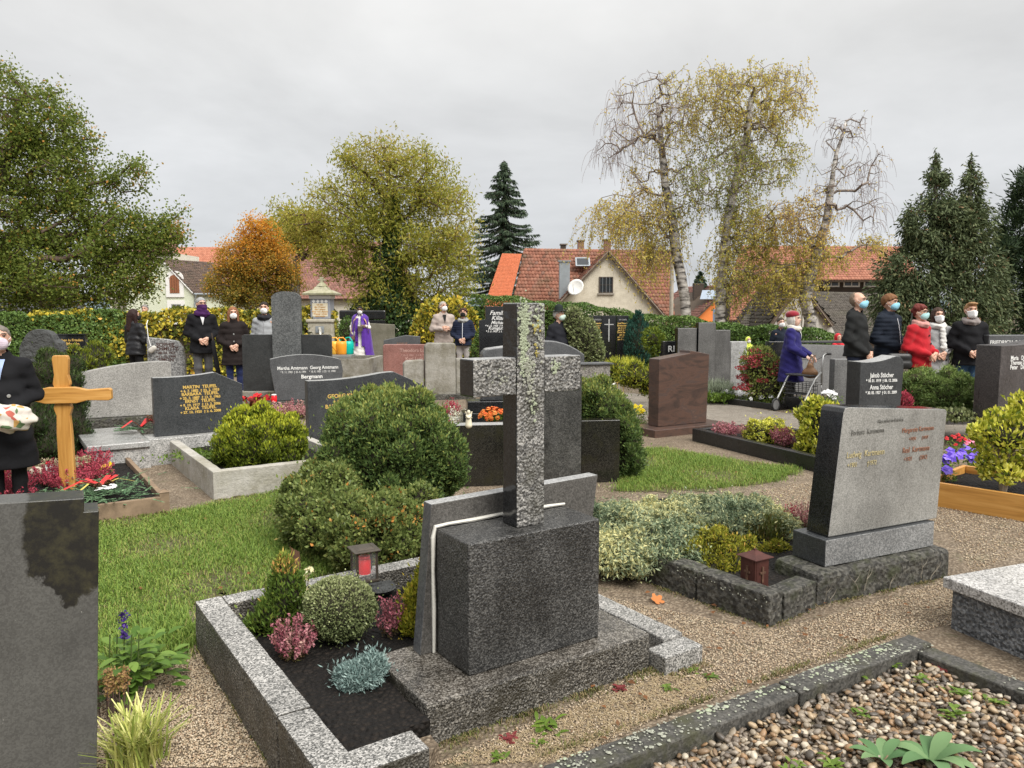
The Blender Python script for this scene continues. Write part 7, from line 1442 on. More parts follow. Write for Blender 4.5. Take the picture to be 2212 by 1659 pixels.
def maple(name, label, loc, s, mat, rz, tilt=.25):
    pts = []
    for k in range(26): t = 2*PI*k/26; pts.append((s*(.55+.45*abs(math.cos(2.5*t)))*math.cos(t+PI/2), s*(.55+.45*abs(math.cos(2.5*t)))*math.sin(t+PI/2)))
    t_ = thing(name, label, 'leaf', loc, rz); V = [(0, 0, .012)]+[(x, y, .004+.35*(x*x+y*y)/s+random.uniform(0, .004)) for x, y in pts]; me = npmesh('blade', np.array(V), np.array([(0, 1+k, 1+(k+1) % 26) for k in range(26)]), np.full(26, random.random()))
    o = link('blade', me, mat, t_, (0, 0, .004), (tilt, 0, 0)); MB().tube([(0, -s*.5, .006), (0, -s*1.3, .004)], .0015, 4).build('stalk', TWIG, t_)
FALL = leafm('fallen_leaf', [(.10,.045,.02), (.16,.07,.028), (.075,.042,.022)], .6, .2)
maple('fallen_maple_leaf', 'orange maple leaf lying on the gravel right of the cross', gr(1417, 1300), .042, leafm('maple_orange', [(.36,.13,.04), (.42,.17,.06)], .6, .2), .6, .5)
n = 240; q = np.concatenate([poly_sample(TURF_L, 110), poly_sample([gr(*p) for p in ((1280, 1290), (2060, 1260), (1960, 1370), (1250, 1640))], 60), poly_sample(TURF_R, 70)])
leafset('leaf_litter', np.concatenate([q, np.full((n, 1), .02)], 1), rdir(n)*[1, 1, .2], rdir(n)*.3+[0, 0, 1], RNG.uniform(.018, .045, n), RNG.uniform(.014, .03, n), RNG.random(n), FALL); tag(bpy.data.objects['leaf_litter'], 'scattered brown fallen leaves on lawn and gravel', 'litter')
# --- grass
def lawn(poly, n, h0, h1, label):
    q = poly_sample(poly, n)+RNG.normal(0, .06, (n, 2))*(RNG.random((n, 1)) < .5); den = .5+.5*np.sin(q[:, 0]*5.1+1)*np.cos(q[:, 1]*4.3)+RNG.normal(0, .25, n); q = q[den > .27]; den = den[den > .27]; m = len(q); ht = RNG.uniform(h0, h1, m)*(.7+.7*np.clip(den, 0, 1)); P = np.concatenate([q, np.full((m, 1), .003)], 1)
    tag(blades('grass', P, ht, RNG.uniform(.25, 1.1, m), RNG.uniform(.003, .0055, m), GRASSM, np.clip(RNG.normal(.27, .19, m)+.28*(np.clip(den, 0, 1) < .45), 0, 1)), label, 'grass')
lawn(TURF_L, 80000, .016, .05, 'rough green grass patch behind the granite frame'); lawn(TURF_R, 36000, .016, .055, 'bright grass patch beyond the juniper bed')
lawn([gr(*p) for p in ((215, 1400), (300, 1372), (400, 1330), (430, 1390), (330, 1460), (230, 1480))], 5000, .03, .09, 'thin grass fringe running into the gravel')
n = 9000; q = np.concatenate([poly_sample(TURF_L, 7000), poly_sample(TURF_R, 2000)]); leafset('clover', np.concatenate([q, RNG.uniform(.006, .03, (n, 1))], 1), rdir(n)*[1, 1, .3], rdir(n)*.5+[0, 0, 1], RNG.uniform(.008, .024, n), RNG.uniform(.006, .016, n), RNG.uniform(.0, .5, n), WEED); tag(bpy.data.objects['clover'], 'clover and small broad leaved weeds in the lawn', 'clover')

def fringe(pts, n, w, label, h0=.008, h1=.03):
    P = [np.array((p.x, p.y)) for p in pts]; Q = []
    for a, b in zip(P[:-1], P[1:]):
        k = int(n*np.linalg.norm(b-a)/sum(np.linalg.norm(d-c) for c, d in zip(P[:-1], P[1:]))); f = RNG.random((k, 1)); d = (b-a)/np.linalg.norm(b-a); keep = (np.sin(f[:, 0]*23+n)+RNG.normal(0, .7, k)) > -.2
        Q.append((a+(b-a)*f+np.array([d[1], -d[0]])*np.abs(RNG.normal(0, w, (k, 1))))[keep])
    Q = np.concatenate(Q); m = len(Q)
    tag(blades('moss_fringe', np.concatenate([Q, np.full((m, 1), .001)], 1), RNG.uniform(h0, h1, m), RNG.uniform(.3, 1.2, m), RNG.uniform(.002, .005, m), leafm('moss_blade', [(.05,.06,.02), (.10,.115,.03), (.16,.12,.06), (.20,.16,.09)], .7, .15), RNG.random(m)), label, 'moss')
fringe([inM(-.52, 1.35), inM(-.52, -.22)][::-1], 2200, .018, 'moss and grass along the left granite kerb')
fringe([inM(0, 0), inM(1.12, 0), inM(1.13, -.09), inM(1.36, -.09)], 2600, .03, 'moss and grass along the front of the cross base')
fringe([gr(1180, 1652)+Vector((-.02, .03, 0)), gr(1962, 1380)+Vector((0, .06, 0))][::-1], 2600, .02, 'moss and grass behind the pebble bed kerb')
fringe([k0, k1, k2, b1, b2], 3000, .02, 'moss along the juniper bed kerb and headstone base', .006, .022)
fringe([gr(462, 1082), gr(600, 1058)], 1200, .03, 'grass along the concrete bed'); fringe([gr(213, 1124), gr(362, 1108)], 1200, .03, 'grass along the timber bed', .01, .05)
# ================================================================== PEOPLE
def skinm(name, c):
    t = NT(name); f = t.noise(40, 3); t.set('Base Color', t.ramp(f, [(.3, tuple(x*.9 for x in c)), (.7, tuple(min(1, x*1.08) for x in c))])); t.set('Roughness', .5); t.set('Subsurface Weight', .08); t.set('Subsurface Radius', (.02, .008, .004)) if False else None; return t.m
SKIN = skinm('skin', (.56,.33,.235)); SKIND = skinm('brown_skin', (.16,.085,.055)); SKINP = skinm('pale_skin', (.60,.38,.29))
def cloth(name, c, rough=.85, fold=.25, sheen=.15, weave=240):
    if name in MATS: return MATS[name]
    t = NT(name); f = t.noise(9, 5); t.set('Base Color', t.ramp(f, [(.3, tuple(x*.82 for x in c)), (.7, tuple(min(1, x*1.15) for x in c))])); t.set('Roughness', rough); t.set('Sheen Weight', sheen if max(c) > .08 else 0.0); t.set('Specular IOR Level', .18)
    h = t.math('ADD', t.math('MULTIPLY', t.noise(14, 3, .5, dist=.6), 1.0), t.math('MULTIPLY', t.noise(weave, 2), .08)); t.bump(h, fold, .02); MATS[name] = t.m; return t.m
EYE = plain('dark_eye', (.02,.015,.012), .2, .1, 5, 0); MASKW = cloth('white_mask', (.80,.80,.79), .8, .1, 0); MASKB = cloth('blue_mask', (.28,.58,.72), .8, .1, 0); MASKT = cloth('teal_mask', (.42,.68,.68), .8, .1, 0)
SHOE = plain('black_shoe', (.02,.019,.018), .4, .2, 8, 0)
def wrinkle(a, f=1.0, s=0): return lambda X, Y, Z: a*(np.sin(Z*31*f+X*17+s)*np.cos(X*23*f-Z*9+Y*11)+.6*np.sin(Z*57*f-Y*29+X*13+s*2))
HS = 1.03
def hand_mesh(spread=0.0):
    """right hand lying palm towards +z of its own frame, fingers along +x, gently curled"""
    s = SDF(.010); s.cap((0, -.018, 0), (.07, -.022, -.004), .018, .016, 1.0).cap((0, .014, 0), (.072, .018, -.004), .018, .015).cap((-.03, 0, 0), (.02, 0, 0), .024, .022)
    for k, (y, L, b) in enumerate(((-.030, .052, .0), (-.011, .066, .0), (.009, .07, .0), (.028, .062, .0))):
        p0 = np.array((.072, y, -.004)); p1 = p0+[L*.5, y*.05, -.010]; p2 = p1+[L*.34, 0, -.022]; p3 = p2+[L*.12, 0, -.022]
        s.cap(p0, p1, .0092, .0085).cap(p1, p2, .0085, .008).cap(p2, p3, .008, .007)
    s.cap((.01, .03, -.006), (.045, .055, -.014), .011, .0095).cap((.045, .055, -.014), (.075, .052, -.020), .0092, .008); s.k = .006
    return s.mesh('hand', .0042)
HANDV, HANDF = hand_mesh()
def hand(par, wrist, d, palm, side, mat):
    d = Vector(d).normalized(); pn = Vector(palm); pn = (pn-d*pn.dot(d)).normalized(); y = (-pn).cross(d)*1.0
    # own frame: x = d, z = -palm, y completes it; mirrored for the other hand
    z = -pn; y = z.cross(d); M = np.array([list(d), list(y*side), list(z)]).T
    P = HANDV@M.T+np.array(wrist); F = HANDF if side > 0 else HANDF[:, ::-1]
    return link('hand', npmesh('hand', P, F, smooth=True), mat, par)
def person(label, x, y, rz, H=1.72, coat=None, hem=.80, puff=None, bulk=0.0, legs=None, skirt=None, shoes=SHOE, skin=SKIN, hair=('short', (.08,.06,.045)), mask=MASKW, ffp=False, scarf=None, hat=None, glasses=False, turn=0.0, nod=0.0,
           arms='clasp', z=0.0, group='people standing among the graves', buttons=None, zip_=None, lapel=None, coatm=None, stance=.09, lean=0.0, h=.0135, hood=None, collar=True, belly=0.0, stoop=0.0):
    r = thing('person', label, 'person', (x, y, z), rz, group, H/1.72)
    ct, st_ = math.cos(turn), math.sin(turn); cn, sn = math.cos(nod), math.sin(nod)
    piv = np.array([0, 0.02+stoop*-.6, 1.47-stoop*.25])
    def hx(P):            # head parts are made facing -y, then turned and nodded about the neck
        Q = (np.asarray(P, float)-[0, .02, 1.47])*HS; y_, z_ = Q[:, 1]*cn+Q[:, 2]*sn, -Q[:, 1]*sn+Q[:, 2]*cn; x_ = Q[:, 0]; return np.stack([x_*ct-y_*st_, x_*st_+y_*ct, z_], 1)+piv
    def hp(p): return tuple(hx(np.array([p]))[0])
    # ---- arm poses: shoulder, elbow, wrist, hand direction, palm
    S = .160+bulk*.3; sh = lambda s: np.array((s*S, .01-stoop*.5, 1.375-stoop*.2))
    if arms == 'clasp': el = lambda s: np.array((s*(.232+bulk*.6), .045, 1.11)); wr = lambda s: np.array((s*.075, -.175-bulk-belly, 1.005+.012*s)); hd = lambda s: (-s*.85, -.25, -.45); pm = lambda s: (0, .9, -.2)
    elif arms == 'high': el = lambda s: np.array((s*(.235+bulk*.6), .02, 1.11)); wr = lambda s: np.array((s*.07, -.21-bulk-belly, 1.13+.015*s)); hd = lambda s: (-s*.9, -.2, .15); pm = lambda s: (0, .8, -.5)
    elif arms == 'low': el = lambda s: np.array((s*(.225+bulk*.6), .045, 1.10)); wr = lambda s: np.array((s*.07, -.15-bulk-belly, .91+.012*s)); hd = lambda s: (-s*.6, -.3, -.7); pm = lambda s: (0, .9, -.1)
    elif arms == 'walker': el = lambda s: np.array((s*(.24), -.02-stoop*.3, 1.10)); wr = lambda s: np.array((s*.20, -.26-stoop*.6, .96)); hd = lambda s: (0, -.75, -.5); pm = lambda s: (0, -.3, -.9)
    elif arms == 'front': el = lambda s: np.array((s*(.23+bulk*.6), -.02, 1.10)); wr = lambda s: np.array((s*.10, -.22-bulk, 1.10)); hd = lambda s: (-s*.6, -.5, .1); pm = lambda s: (0, .6, -.5)
    elif arms == 'priest': el = lambda s: np.array((s*.25, .01, 1.12)); wr = lambda s: np.array((.17, -.17, 1.17)) if s > 0 else np.array((-.20, -.12, .90)); hd = lambda s: (-.5, -.4, .1) if s > 0 else (.1, -.5, -.8); pm = lambda s: (0, .6, -.5)
    # ---- body: one skin
    b = SDF(.035); b.ell((0, .012, 1.625), (.075, .092, .098)); b.cap((0, -.035, 1.56), (0, -.05, 1.535), .052, .04); b.ell((0, -.098, 1.597), (.014, .020, .022)); b.ell((0, -.072, 1.648), (.05, .026, .014))
    for s in (-1, 1): b.ell((s*.079, .012, 1.612), (.010, .020, .032))
    b.cap((0, .02, 1.40), (0, .01, 1.56), .056, .052)
    P, Q = b.mesh('b', .011); nb = SDF(.05)
    body = SDF(.04); body.cap((0, .02-stoop*.3, 1.36), (0, .02-stoop*.6, 1.47-stoop*.2), .06, .054); body.cap((-.12, .01-stoop*.4, 1.36), (.12, .01-stoop*.4, 1.36), .075); body.cap((0, 0, 1.25), (0, 0, .95), .125, .13, 1.25)
    for s in (-1, 1):
        body.cap(sh(s), el(s), .042, .036).cap(el(s), wr(s), .036, .025); body.cap((s*stance, 0, .92), (s*stance, -.01, .48), .07, .048).cap((s*stance, -.01, .48), (s*stance, .02, .07), .047, .034)
    # head joins the neck: both sampled together
    class Whole:
        def __call__(self, ax):
            V = body(ax); X, Y_, Z = np.meshgrid(*ax, indexing='ij'); q = np.stack([X, Y_, Z], -1)-piv
            x_ = q[..., 0]*ct+q[..., 1]*st_; y1 = -q[..., 0]*st_+q[..., 1]*ct; z1 = q[..., 2]; y_, z_ = y1*cn-z1*sn, y1*sn+z1*cn
            hxx, hyy, hzz = x_/HS, y_/HS+.02, z_/HS+1.47
            D = np.full(V.shape, 1.0)
            for c_, r_ in (((0, .012, 1.625), (.075, .092, .098)), ((0, -.038, 1.555), (.052, .060, .062)), ((0, -.100, 1.597), (.014, .020, .022)), ((0, -.070, 1.650), (.052, .026, .012)), ((-.079, .012, 1.612), (.010, .020, .032)), ((.079, .012, 1.612), (.010, .020, .032))):
                e = (np.sqrt(((hxx-c_[0])/r_[0])**2+((hyy-c_[1])/r_[1])**2+((hzz-c_[2])/r_[2])**2)-1)*min(r_); k = .03 if min(r_) > .03 else .012; hh_ = np.clip(.5+.5*(D-e)/k, 0, 1); D = D*(1-hh_)+e*hh_-k*hh_*(1-hh_)
            hh_ = np.clip(.5+.5*(V-D)/.03, 0, 1); return V*(1-hh_)+D*hh_-.03*hh_*(1-hh_)
    P, Q = surfnet(Whole(), (-.36, -.32-belly-stoop, .03), (.36, .2, 1.79), h*.95); link('body', npmesh('body', P, Q, smooth=True), skin, r)
    # ---- hands
    hr = []
    for s in (-1, 1):
        if arms == 'none': continue
        o = hand(r, wr(s)+np.array(Vector(hd(s)).normalized())*.02, hd(s), pm(s), s, skin); hr.append(o)
    # ---- coat
    c = SDF(.05); cb = .010+bulk*.65
    c.cap((-.10, .012-stoop*.45, 1.352-stoop*.15), (.10, .012-stoop*.45, 1.352-stoop*.15), .074+cb*.4)
    for s in (-1, 1): c.cap((s*.02, .02-stoop*.5, 1.43-stoop*.2), (s*.15, .012-stoop*.45, 1.372-stoop*.15), .058, .05+cb*.5)
    c.cap((0, .0-stoop*.3, 1.26), (0, -.01, 1.08), .150+cb*.8, .146+cb, 1.32); c.cap((0, -.01-belly*.5, 1.08), (0, 0, .92), .152+cb+belly*.4, .165+cb, 1.28)
    if hem < .9: c.cap((0, 0, .92), (0, 0, hem-.03), .165+cb, .178+cb+(.92-hem)*.12, 1.2)
    for s in (-1, 1): c.cap(sh(s), el(s), .056+cb*.5, .048+cb*.45).cap(el(s), wr(s)+(el(s)-wr(s))*.10, .047+cb*.45, .040+cb*.3)
    if collar: c.cap((0, .03-stoop*.5, 1.43-stoop*.2), (0, .02-stoop*.6, 1.475-stoop*.2), .082, .074, 1.0)
    if hood: c.cap((-.07, .075, 1.43), (.07, .075, 1.43), .055).cap((-.03, .09, 1.39), (.03, .09, 1.39), .05)
    c.k = .04
    if puff: c.disp(lambda X, Y_, Z: -.009*np.abs(np.sin(Z*PI/puff))+.002*np.sin(X*40+Z*20))
    c.disp(wrinkle(.0055 if not puff else .002, 1, x*3)); c.disp(lambda X, Y_, Z: .006*np.sin(Z*44+np.abs(X)*30)*np.exp(-((Z-1.10)/.09)**2)*(np.abs(X) > .12))
    hz_ = hem; c.cut(lambda X, Y_, Z: hz_-Z)
    npk = piv; c.cut(lambda X, Y_, Z: .058-np.sqrt((X-npk[0])**2+(Y_-npk[1]+.012)**2)+np.where(Z < 1.40-stoop*.2, 1.0, 0)*-9)
    cm = coatm or cloth('coat %.2f %.2f %.2f' % coat, tuple(q*.75 for q in coat) if max(coat) < .06 else coat)
    co = solid('coat', c, h, cm, r)
    cp = np.empty(len(co.data.vertices)*3); co.data.vertices.foreach_get('co', cp); cp = cp.reshape(-1, 3)
    def fy(px_, pz_):     # front of the coat at a height
        m = (np.abs(cp[:, 0]-px_) < .03) & (np.abs(cp[:, 2]-pz_) < .03); return cp[m, 1].min() if m.any() else -.15
    if zip_:
        zs = np.linspace(1.40-stoop*.2, hem+.02, 14); V = []
        for q in zs: yy = fy(0, q)-.004; V += [(-.006, yy, q), (.006, yy, q)]
        link('zip', npmesh('zip', np.array(V), np.array([(2*i, 2*i+1, 2*i+3, 2*i+2) for i in range(13)])), zip_, co)
    if lapel:
        V = []; zs = np.linspace(1.44-stoop*.2, 1.25, 8)
        for i, q in enumerate(zs): w_ = .042*(1-i/7)+.002; yy = min(fy(0, q), fy(w_, q))-.006; V += [(-w_, yy, q), (w_, yy-.0, q)]
        link('shirt_front', npmesh('shirt_front', np.array(V), np.array([(2*i, 2*i+1, 2*i+3, 2*i+2) for i in range(7)])), lapel, co)
    if buttons:
        for q in buttons[1]: MB().lathe([(.002, -.004), (.016, -.003), (.016, .003), (.002, .004)], 10).build('button', buttons[0], co, loc=(buttons[2], fy(buttons[2], q)-.006, q), rot=(PI/2, 0, 0))
    # ---- legs
    if legs is not None:
        l = SDF(.03)
        l.cap((0, 0, .95), (0, 0, .90), .14, .135, 1.2)
        for s in (-1, 1): l.cap((s*stance*.95, 0, .88), (s*stance, -.012, .48), .092, .066).cap((s*stance, -.012, .48), (s*stance, .015, .06), .066, .056)
        l.disp(wrinkle(.003, .8)); l.cut(lambda X, Y_, Z: .045-Z); solid('trousers', l, h, legs, r)
    if skirt is not None:
        l = SDF(.04); l.cap((0, 0, .9), (0, 0, skirt[1]-.03), .16, .21, 1.25); l.disp(wrinkle(.004)); sk_ = skirt[1]; l.cut(lambda X, Y_, Z: sk_-Z); solid('skirt', l, h, skirt[0], r)
    for s in (-1, 1):
        f = SDF(.02); f.cap((s*stance, .03, .045), (s*(stance+.015), -.13, .032), .045, .036, 1.0).cap((s*stance, .03, .06), (s*stance, .02, .10), .042, .04); f.cut(lambda X, Y_, Z: .002-Z); solid('shoe', f, .012, shoes, r)
    # ---- hair
    kind, hc = hair; hm = cloth('hair %.2f %.2f %.2f' % hc, hc, .6, .5, .0, 60)
    if kind != 'none':
        jag = lambda X, Y_, Z: .011*np.sin(X*150+Z*70)*np.cos(Y_*60)+.006*np.sin(X*310+Y_*200)
        g = SDF(.02); g.ell((0, .018, 1.633), (.086, .100, .104)); 
        if kind == 'bald': g.cut(lambda X, Y_, Z: jag(X, Y_, Z)-((Z-1.60)*-.15+(Y_-.03)*.9))
        elif kind == 'short': g.cut(lambda X, Y_, Z: jag(X, Y_, Z)-((Z-1.668)*.85+(Y_+.05)*.75))
        elif kind == 'quiff': g.ell((0, -.055, 1.715), (.065, .045, .026)); g.cut(lambda X, Y_, Z: jag(X, Y_, Z)-((Z-1.672)*.85+(Y_+.055)*.75))
        elif kind == 'bowl': g.ell((0, .01, 1.65), (.094, .106, .092)); g.cut(lambda X, Y_, Z: jag(X, Y_, Z)-((Z-1.655)*.95+(Y_+.045)*.62))
        elif kind == 'curly':
            for i in range(46): d = rdir(1)[0]; d[2] = abs(d[2])*1.0-.1; g.ell((d[0]*.078, .02+d[1]*.088, 1.64+d[2]*.092), (.026, .026, .024))
            g.cut(lambda X, Y_, Z: jag(X, Y_, Z)-((Z-1.66)*.85+(Y_+.05)*.75))
        elif kind == 'bob': g.ell((0, .03, 1.60), (.094, .10, .12)); g.cut(lambda X, Y_, Z: jag(X, Y_, Z)-np.maximum((Z-1.69)*.9+(Y_+.07)*.5, (Y_+.025)*1.0)); g.cut(lambda X, Y_, Z: 1.50-Z)
        elif kind == 'long':
            g.ell((0, .03, 1.62), (.092, .10, .115))
            for s in (-1, 1): g.cap((s*.07, .01, 1.62), (s*.085, -.005, 1.36), .035, .03)
            g.cap((0, .08, 1.6), (0, .11, 1.33), .075, .06, 1.0); g.cut(lambda X, Y_, Z: jag(X, Y_, Z)-np.maximum((Z-1.69)*.9+(Y_+.07)*.55, np.where(np.abs(X) > .052, (Y_+.055), (Y_-.02))))
        g.disp(lambda X, Y_, Z: .004*np.sin(X*130+Z*20)*np.cos(Y_*90)); g.k = .025
        solid('hair', g, .010, hm, r, hx)
    # ---- eyes, brows, mask
    for s in (-1, 1):
        e = SDF(.004); e.ell((s*.031, -.079, 1.632), (.014, .008, .0062)); solid('eye', e, .004, EYE, r, hx)
    br = MB(); 
    for s in (-1, 1): br.tube([hp((s*.014, -.094, 1.651)), hp((s*.034, -.090, 1.656)), hp((s*.052, -.076, 1.650))], .0045, 5)
    br.build('eyebrows', hm if kind != 'none' else plain('grey_brow', (.3,.28,.26), .8), r)
    if mask is not None:
        m = SDF(.012)
        if ffp: m.cap((0, -.075, 1.605), (0, -.085, 1.545), .050, .042).cap((-.03, -.05, 1.60), (.03, -.05, 1.60), .045).cap((-.02, -.06, 1.545), (.02, -.06, 1.545), .042).ell((0, -.112, 1.575), (.012, .022, .045))
        else: m.ell((0, -.046, 1.566), (.063, .070, .062)); m.ell((0, -.098, 1.597), (.021, .024, .024))
        m.k = .03; m.cut(lambda X, Y_, Z: Z-1.618+np.abs(X)*.25); m.cut(lambda X, Y_, Z: Y_+.022); m.disp(lambda X, Y_, Z: -.0015*np.sin(Z*420)); solid('face_mask', m, .0075, mask, r, hx)
        for s in (-1, 1): MB().tube([hp((s*.063, -.035, 1.602)), hp((s*.083, .0, 1.625)), hp((s*.088, .025, 1.61)), hp((s*.064, -.03, 1.55))], .0022, 4).build('mask_strap', MASKW, r)
    else: 
        MB().tube([hp((-.022, -.097, 1.553)), hp((0, -.103, 1.552)), hp((.022, -.097, 1.553))], .0045, 5).build('mouth', plain('lips', (.34,.14,.12), .5), r)
    if glasses:
        gl_ = MB()
        for s in (-1, 1):
            gl_.tube([hp((s*.032+.022*math.cos(t), -.104, 1.632+.018*math.sin(t))) for t in np.linspace(0, 2*PI, 13)], .0022, 4, False); gl_.tube([hp((s*.054, -.102, 1.636)), hp((s*.08, -.03, 1.636)), hp((s*.084, .02, 1.63))], .002, 4)
        gl_.tube([hp((-.01, -.106, 1.634)), hp((.01, -.106, 1.634))], .002, 4); gl_.build('glasses', plain('spectacle_frame', (.05,.03,.025), .3), r)
    if scarf:
        sc_, up_ = scarf; f = SDF(.03); n = 14
        for i in range(n):
            t0, t1 = 2*PI*i/n, 2*PI*(i+1)/n; f.cap((.088*math.sin(t0), -.01-stoop*.6-.082*math.cos(t0), 1.458-stoop*.2-.02*math.cos(t0)), (.088*math.sin(t1), -.01-stoop*.6-.082*math.cos(t1), 1.458-stoop*.2-.02*math.cos(t1)), .042)
        if up_ == 'face': f.cap((0, -.06, 1.575), (0, -.05, 1.46), .070, .085).cap((0, -.0, 1.56), (0, .0, 1.47), .078, .085); f.cut(lambda X, Y_, Z: Z-1.605-Y_*-.05)
        if up_ == 'tails': f.cap((.03, -.12, 1.42), (.04, -.175, 1.10), .042, .05, 1.6)
        f.disp(wrinkle(.005, 2)); f.k = .02; solid('scarf', f, .011, sc_, r, (lambda P: hx(P)) if up_ == 'face' else None)
    if hat:
        hk, hmat = hat
        if hk == 'beret':
            f = SDF(.02); f.ell((0, .035, 1.69), (.108, .118, .072)).ell((0, .02, 1.665), (.092, .108, .05)); f.cut(lambda X, Y_, Z: 1.655-Z-Y_*.35); solid('beret', f, .010, hmat, r, hx)
        else:
            f = SDF(.012); f.cap((0, .012, 1.68), (0, .012, 1.735), .084, .074, 1.0); f.cut(lambda X, Y_, Z: 1.672-Z); hb = solid('hat_crown', f, .010, hmat, r, hx)
            V = [(math.cos(t)*q*.98, .012+math.sin(t)*q*1.12, 1.676+dz-.01*math.sin(t)) for q, dz in ((.078, .0), (.135, -.006), (.135, .002), (.078, .012)) for t in np.linspace(0, 2*PI, 25)[:-1]]; F = [(a*24+k, a*24+(k+1) % 24, ((a+1) % 4)*24+(k+1) % 24, ((a+1) % 4)*24+k) for a in range(4) for k in range(24)]
            link('hat_brim', npmesh('hat_brim', hx(np.array(V)), np.array(F), smooth=True), hmat, r)
    if hood == 'up':
        f = SDF(.02); f.ell((0, .03, 1.62), (.105, .115, .13)).cap((0, .05, 1.5), (0, .03, 1.42), .10, .11); f.cut(lambda X, Y_, Z: .082-np.sqrt(X**2+((Z-1.60)*.78)**2)-np.where(Y_ > -.02, 9., 0)); solid('hood', f, .011, cm, r, hx)
    return r
def jean(name, c): return cloth(name, c, .85, .3)
NAVY = cloth('navy_trousers', (.022,.028,.05)); BLKT = cloth('black_trousers', (.012,.012,.013)); GRYT = cloth('grey_trousers', (.09,.09,.095)); LGT = cloth('light_trousers', (.42,.39,.37)); BLUEJ = jean('blue_jeans', (.045,.10,.19)); DKJ = jean('dark_jeans', (.022,.032,.10))
def place(px_, ptop, H, pfoot=None, Y=None):
    """stand a person of height H so that the top of the head meets photo row ptop"""
    Y = Y or (CAMZ-H)*FPX/(ptop-668) if Y is None else Y; return xt(px_, ptop, Y), Y
SILV = plain('silver_button', (.5,.5,.48), .3, .1, 5, 0, metal=.8); BLKB = plain('black_button', (.015,.012,.012), .3, .1, 5, 0); ZIPW = plain('white_zip', (.65,.66,.68), .4, .05, 5, 0); ZIPG = plain('grey_zip', (.25,.25,.26), .4, .05, 5, 0)
# left edge
x_ = xt(0, 760, 5.9); p1 = person('woman in black double breasted coat holding a patterned bag at the left edge', x_, 5.9, .45, 1.46, (.012,.012,.014), hem=.46, bulk=.035, legs=BLKT, hair=('short', (.16,.14,.12)), mask=cloth('lilac_mask', (.62,.52,.60), .8, .1, 0), arms='clasp', nod=.12, turn=.15, h=.011, lapel=cloth('pale_blue_shirt', (.30,.38,.58)), buttons=(SILV, (1.12,), .07), belly=.04)
bg = SDF(.03); bg.ell((0, 0, 0), (.17, .08, .10)).ell((.07, 0, .05), (.10, .07, .06)).ell((-.08, 0, .03), (.10, .07, .07)); bg.disp(wrinkle(.008, 1.4))
tb = NT('floral_cloth'); cc = tb.voro(26, 'Color'); sp_ = tb.n('ShaderNodeSeparateColor'); tb.l(cc, sp_.inputs[0]); tb.set('Base Color', tb.ramp(sp_.outputs[0], [(0, (.55,.50,.44)), (.55, (.62,.57,.50)), (.62, (.42,.10,.07)), (.72, (.10,.16,.07)), (.8, (.45,.26,.08)), (.9, (.62,.56,.5))], True)); tb.set('Roughness', .8)
bgo = solid('cloth_bag', bg, .014, tb.m, loc=(xt(14, 905, 5.62), 5.62, zt(905, 5.62)), rot=(0, .25, .4)); tag(bgo, 'crumpled floral cloth bag held by the woman at the left edge', 'bag')
# by the yellow hedge
x_, Y = xt(291, 700, 14.8), 14.8; person('long haired woman in black leather jacket seen from behind', x_, Y, PI-.45, 1.58, None, coatm=cloth('black_leather', (.018,.018,.02), .42, .5, 0), hem=.80, bulk=.05, legs=BLKT, hair=('long', (.028,.014,.012)), mask=cloth('black_mask', (.02,.02,.02)), arms='front', turn=-.5)
bs = thing('shoulder_bag', 'small white bag on a white strap worn by the leather jacket woman', 'bag', (xt(322, 745, 14.55), 14.55, 0)); MB().tube([(-.06, .12, zt(692, 14.6)), (-.03, .0, zt(700, 14.6)), (.0, -.02, zt(730, 14.6)), (.03, 0, zt(748, 14.55))], .007, 6).build('strap', MASKW, bs); b_ = SDF(.02); b_.cap((.03, 0, zt(757, 14.55)), (.09, 0, zt(752, 14.55)), .055, .05, 1.6); solid('pouch', b_, .015, cloth('cream_bag', (.5,.47,.42)), bs)
x_, Y = xt(313, 680, 20.6), 20.6; person('grey haired man behind the yellow hedge, only his head showing', x_, Y, .1, 1.70, (.10,.10,.11), legs=GRYT, hair=('short', (.22,.20,.19)), mask=None, h=.02, arms='clasp')
x_, Y = xt(399, 690, 20.4), 20.4; person('child in red jacket glimpsed through the yellow hedge', x_, Y, .2, 1.36, (.55,.03,.02), legs=GRYT, hair=('short', (.12,.08,.06)), mask=MASKW, h=.02, arms='clasp')
x_, Y = xt(437, 735, 14.6), 14.6; person('tall man in black overcoat with purple scarf over his face and umbrella', x_, Y, .5, 1.80, (.010,.010,.011), hem=.74, bulk=.035, legs=GRYT, hair=('short', (.27,.27,.27)), mask=None, scarf=(cloth('purple_scarf', (.05,.014,.07)), 'face'), glasses=True, arms='clasp', turn=.25, lapel=cloth('white_shirt', (.6,.6,.6)))
um = thing('umbrella', 'closed black umbrella held by the man in the black overcoat', 'umbrella', (xt(475, 830, 14.35), 14.35, 0)); zt1 = zt(722, 14.35); xs = xt(457, 722, 14.35)-um.location.x
MB().tube([(.05, 0, .02), (.04, 0, .15)], .008, 6).build('ferrule', ZINC, um); MB().tube([(.04, 0, .15), (xs*.4, 0, zt1*.5), (xs*.85, 0, zt1*.9)], [.02, .045, .03], 10).build('canopy', BLKT, um, smooth=True); MB().tube([(xs*.85, 0, zt1*.9), (xs, 0, zt1+.02)], .014, 6).build('handle', DARKWOOD, um)
x_, Y = xt(505, 735, 14.2), 14.2; person('woman in dark brown quilted coat with long auburn hair', x_, Y, .35, 1.62, (.022,.016,.015), hem=.62, puff=.11, bulk=.035, legs=DKJ, hair=('long', (.22,.095,.045)), mask=MASKW, ffp=False, arms='clasp', turn=.1, buttons=(SILV, (1.22, 1.08), .0))
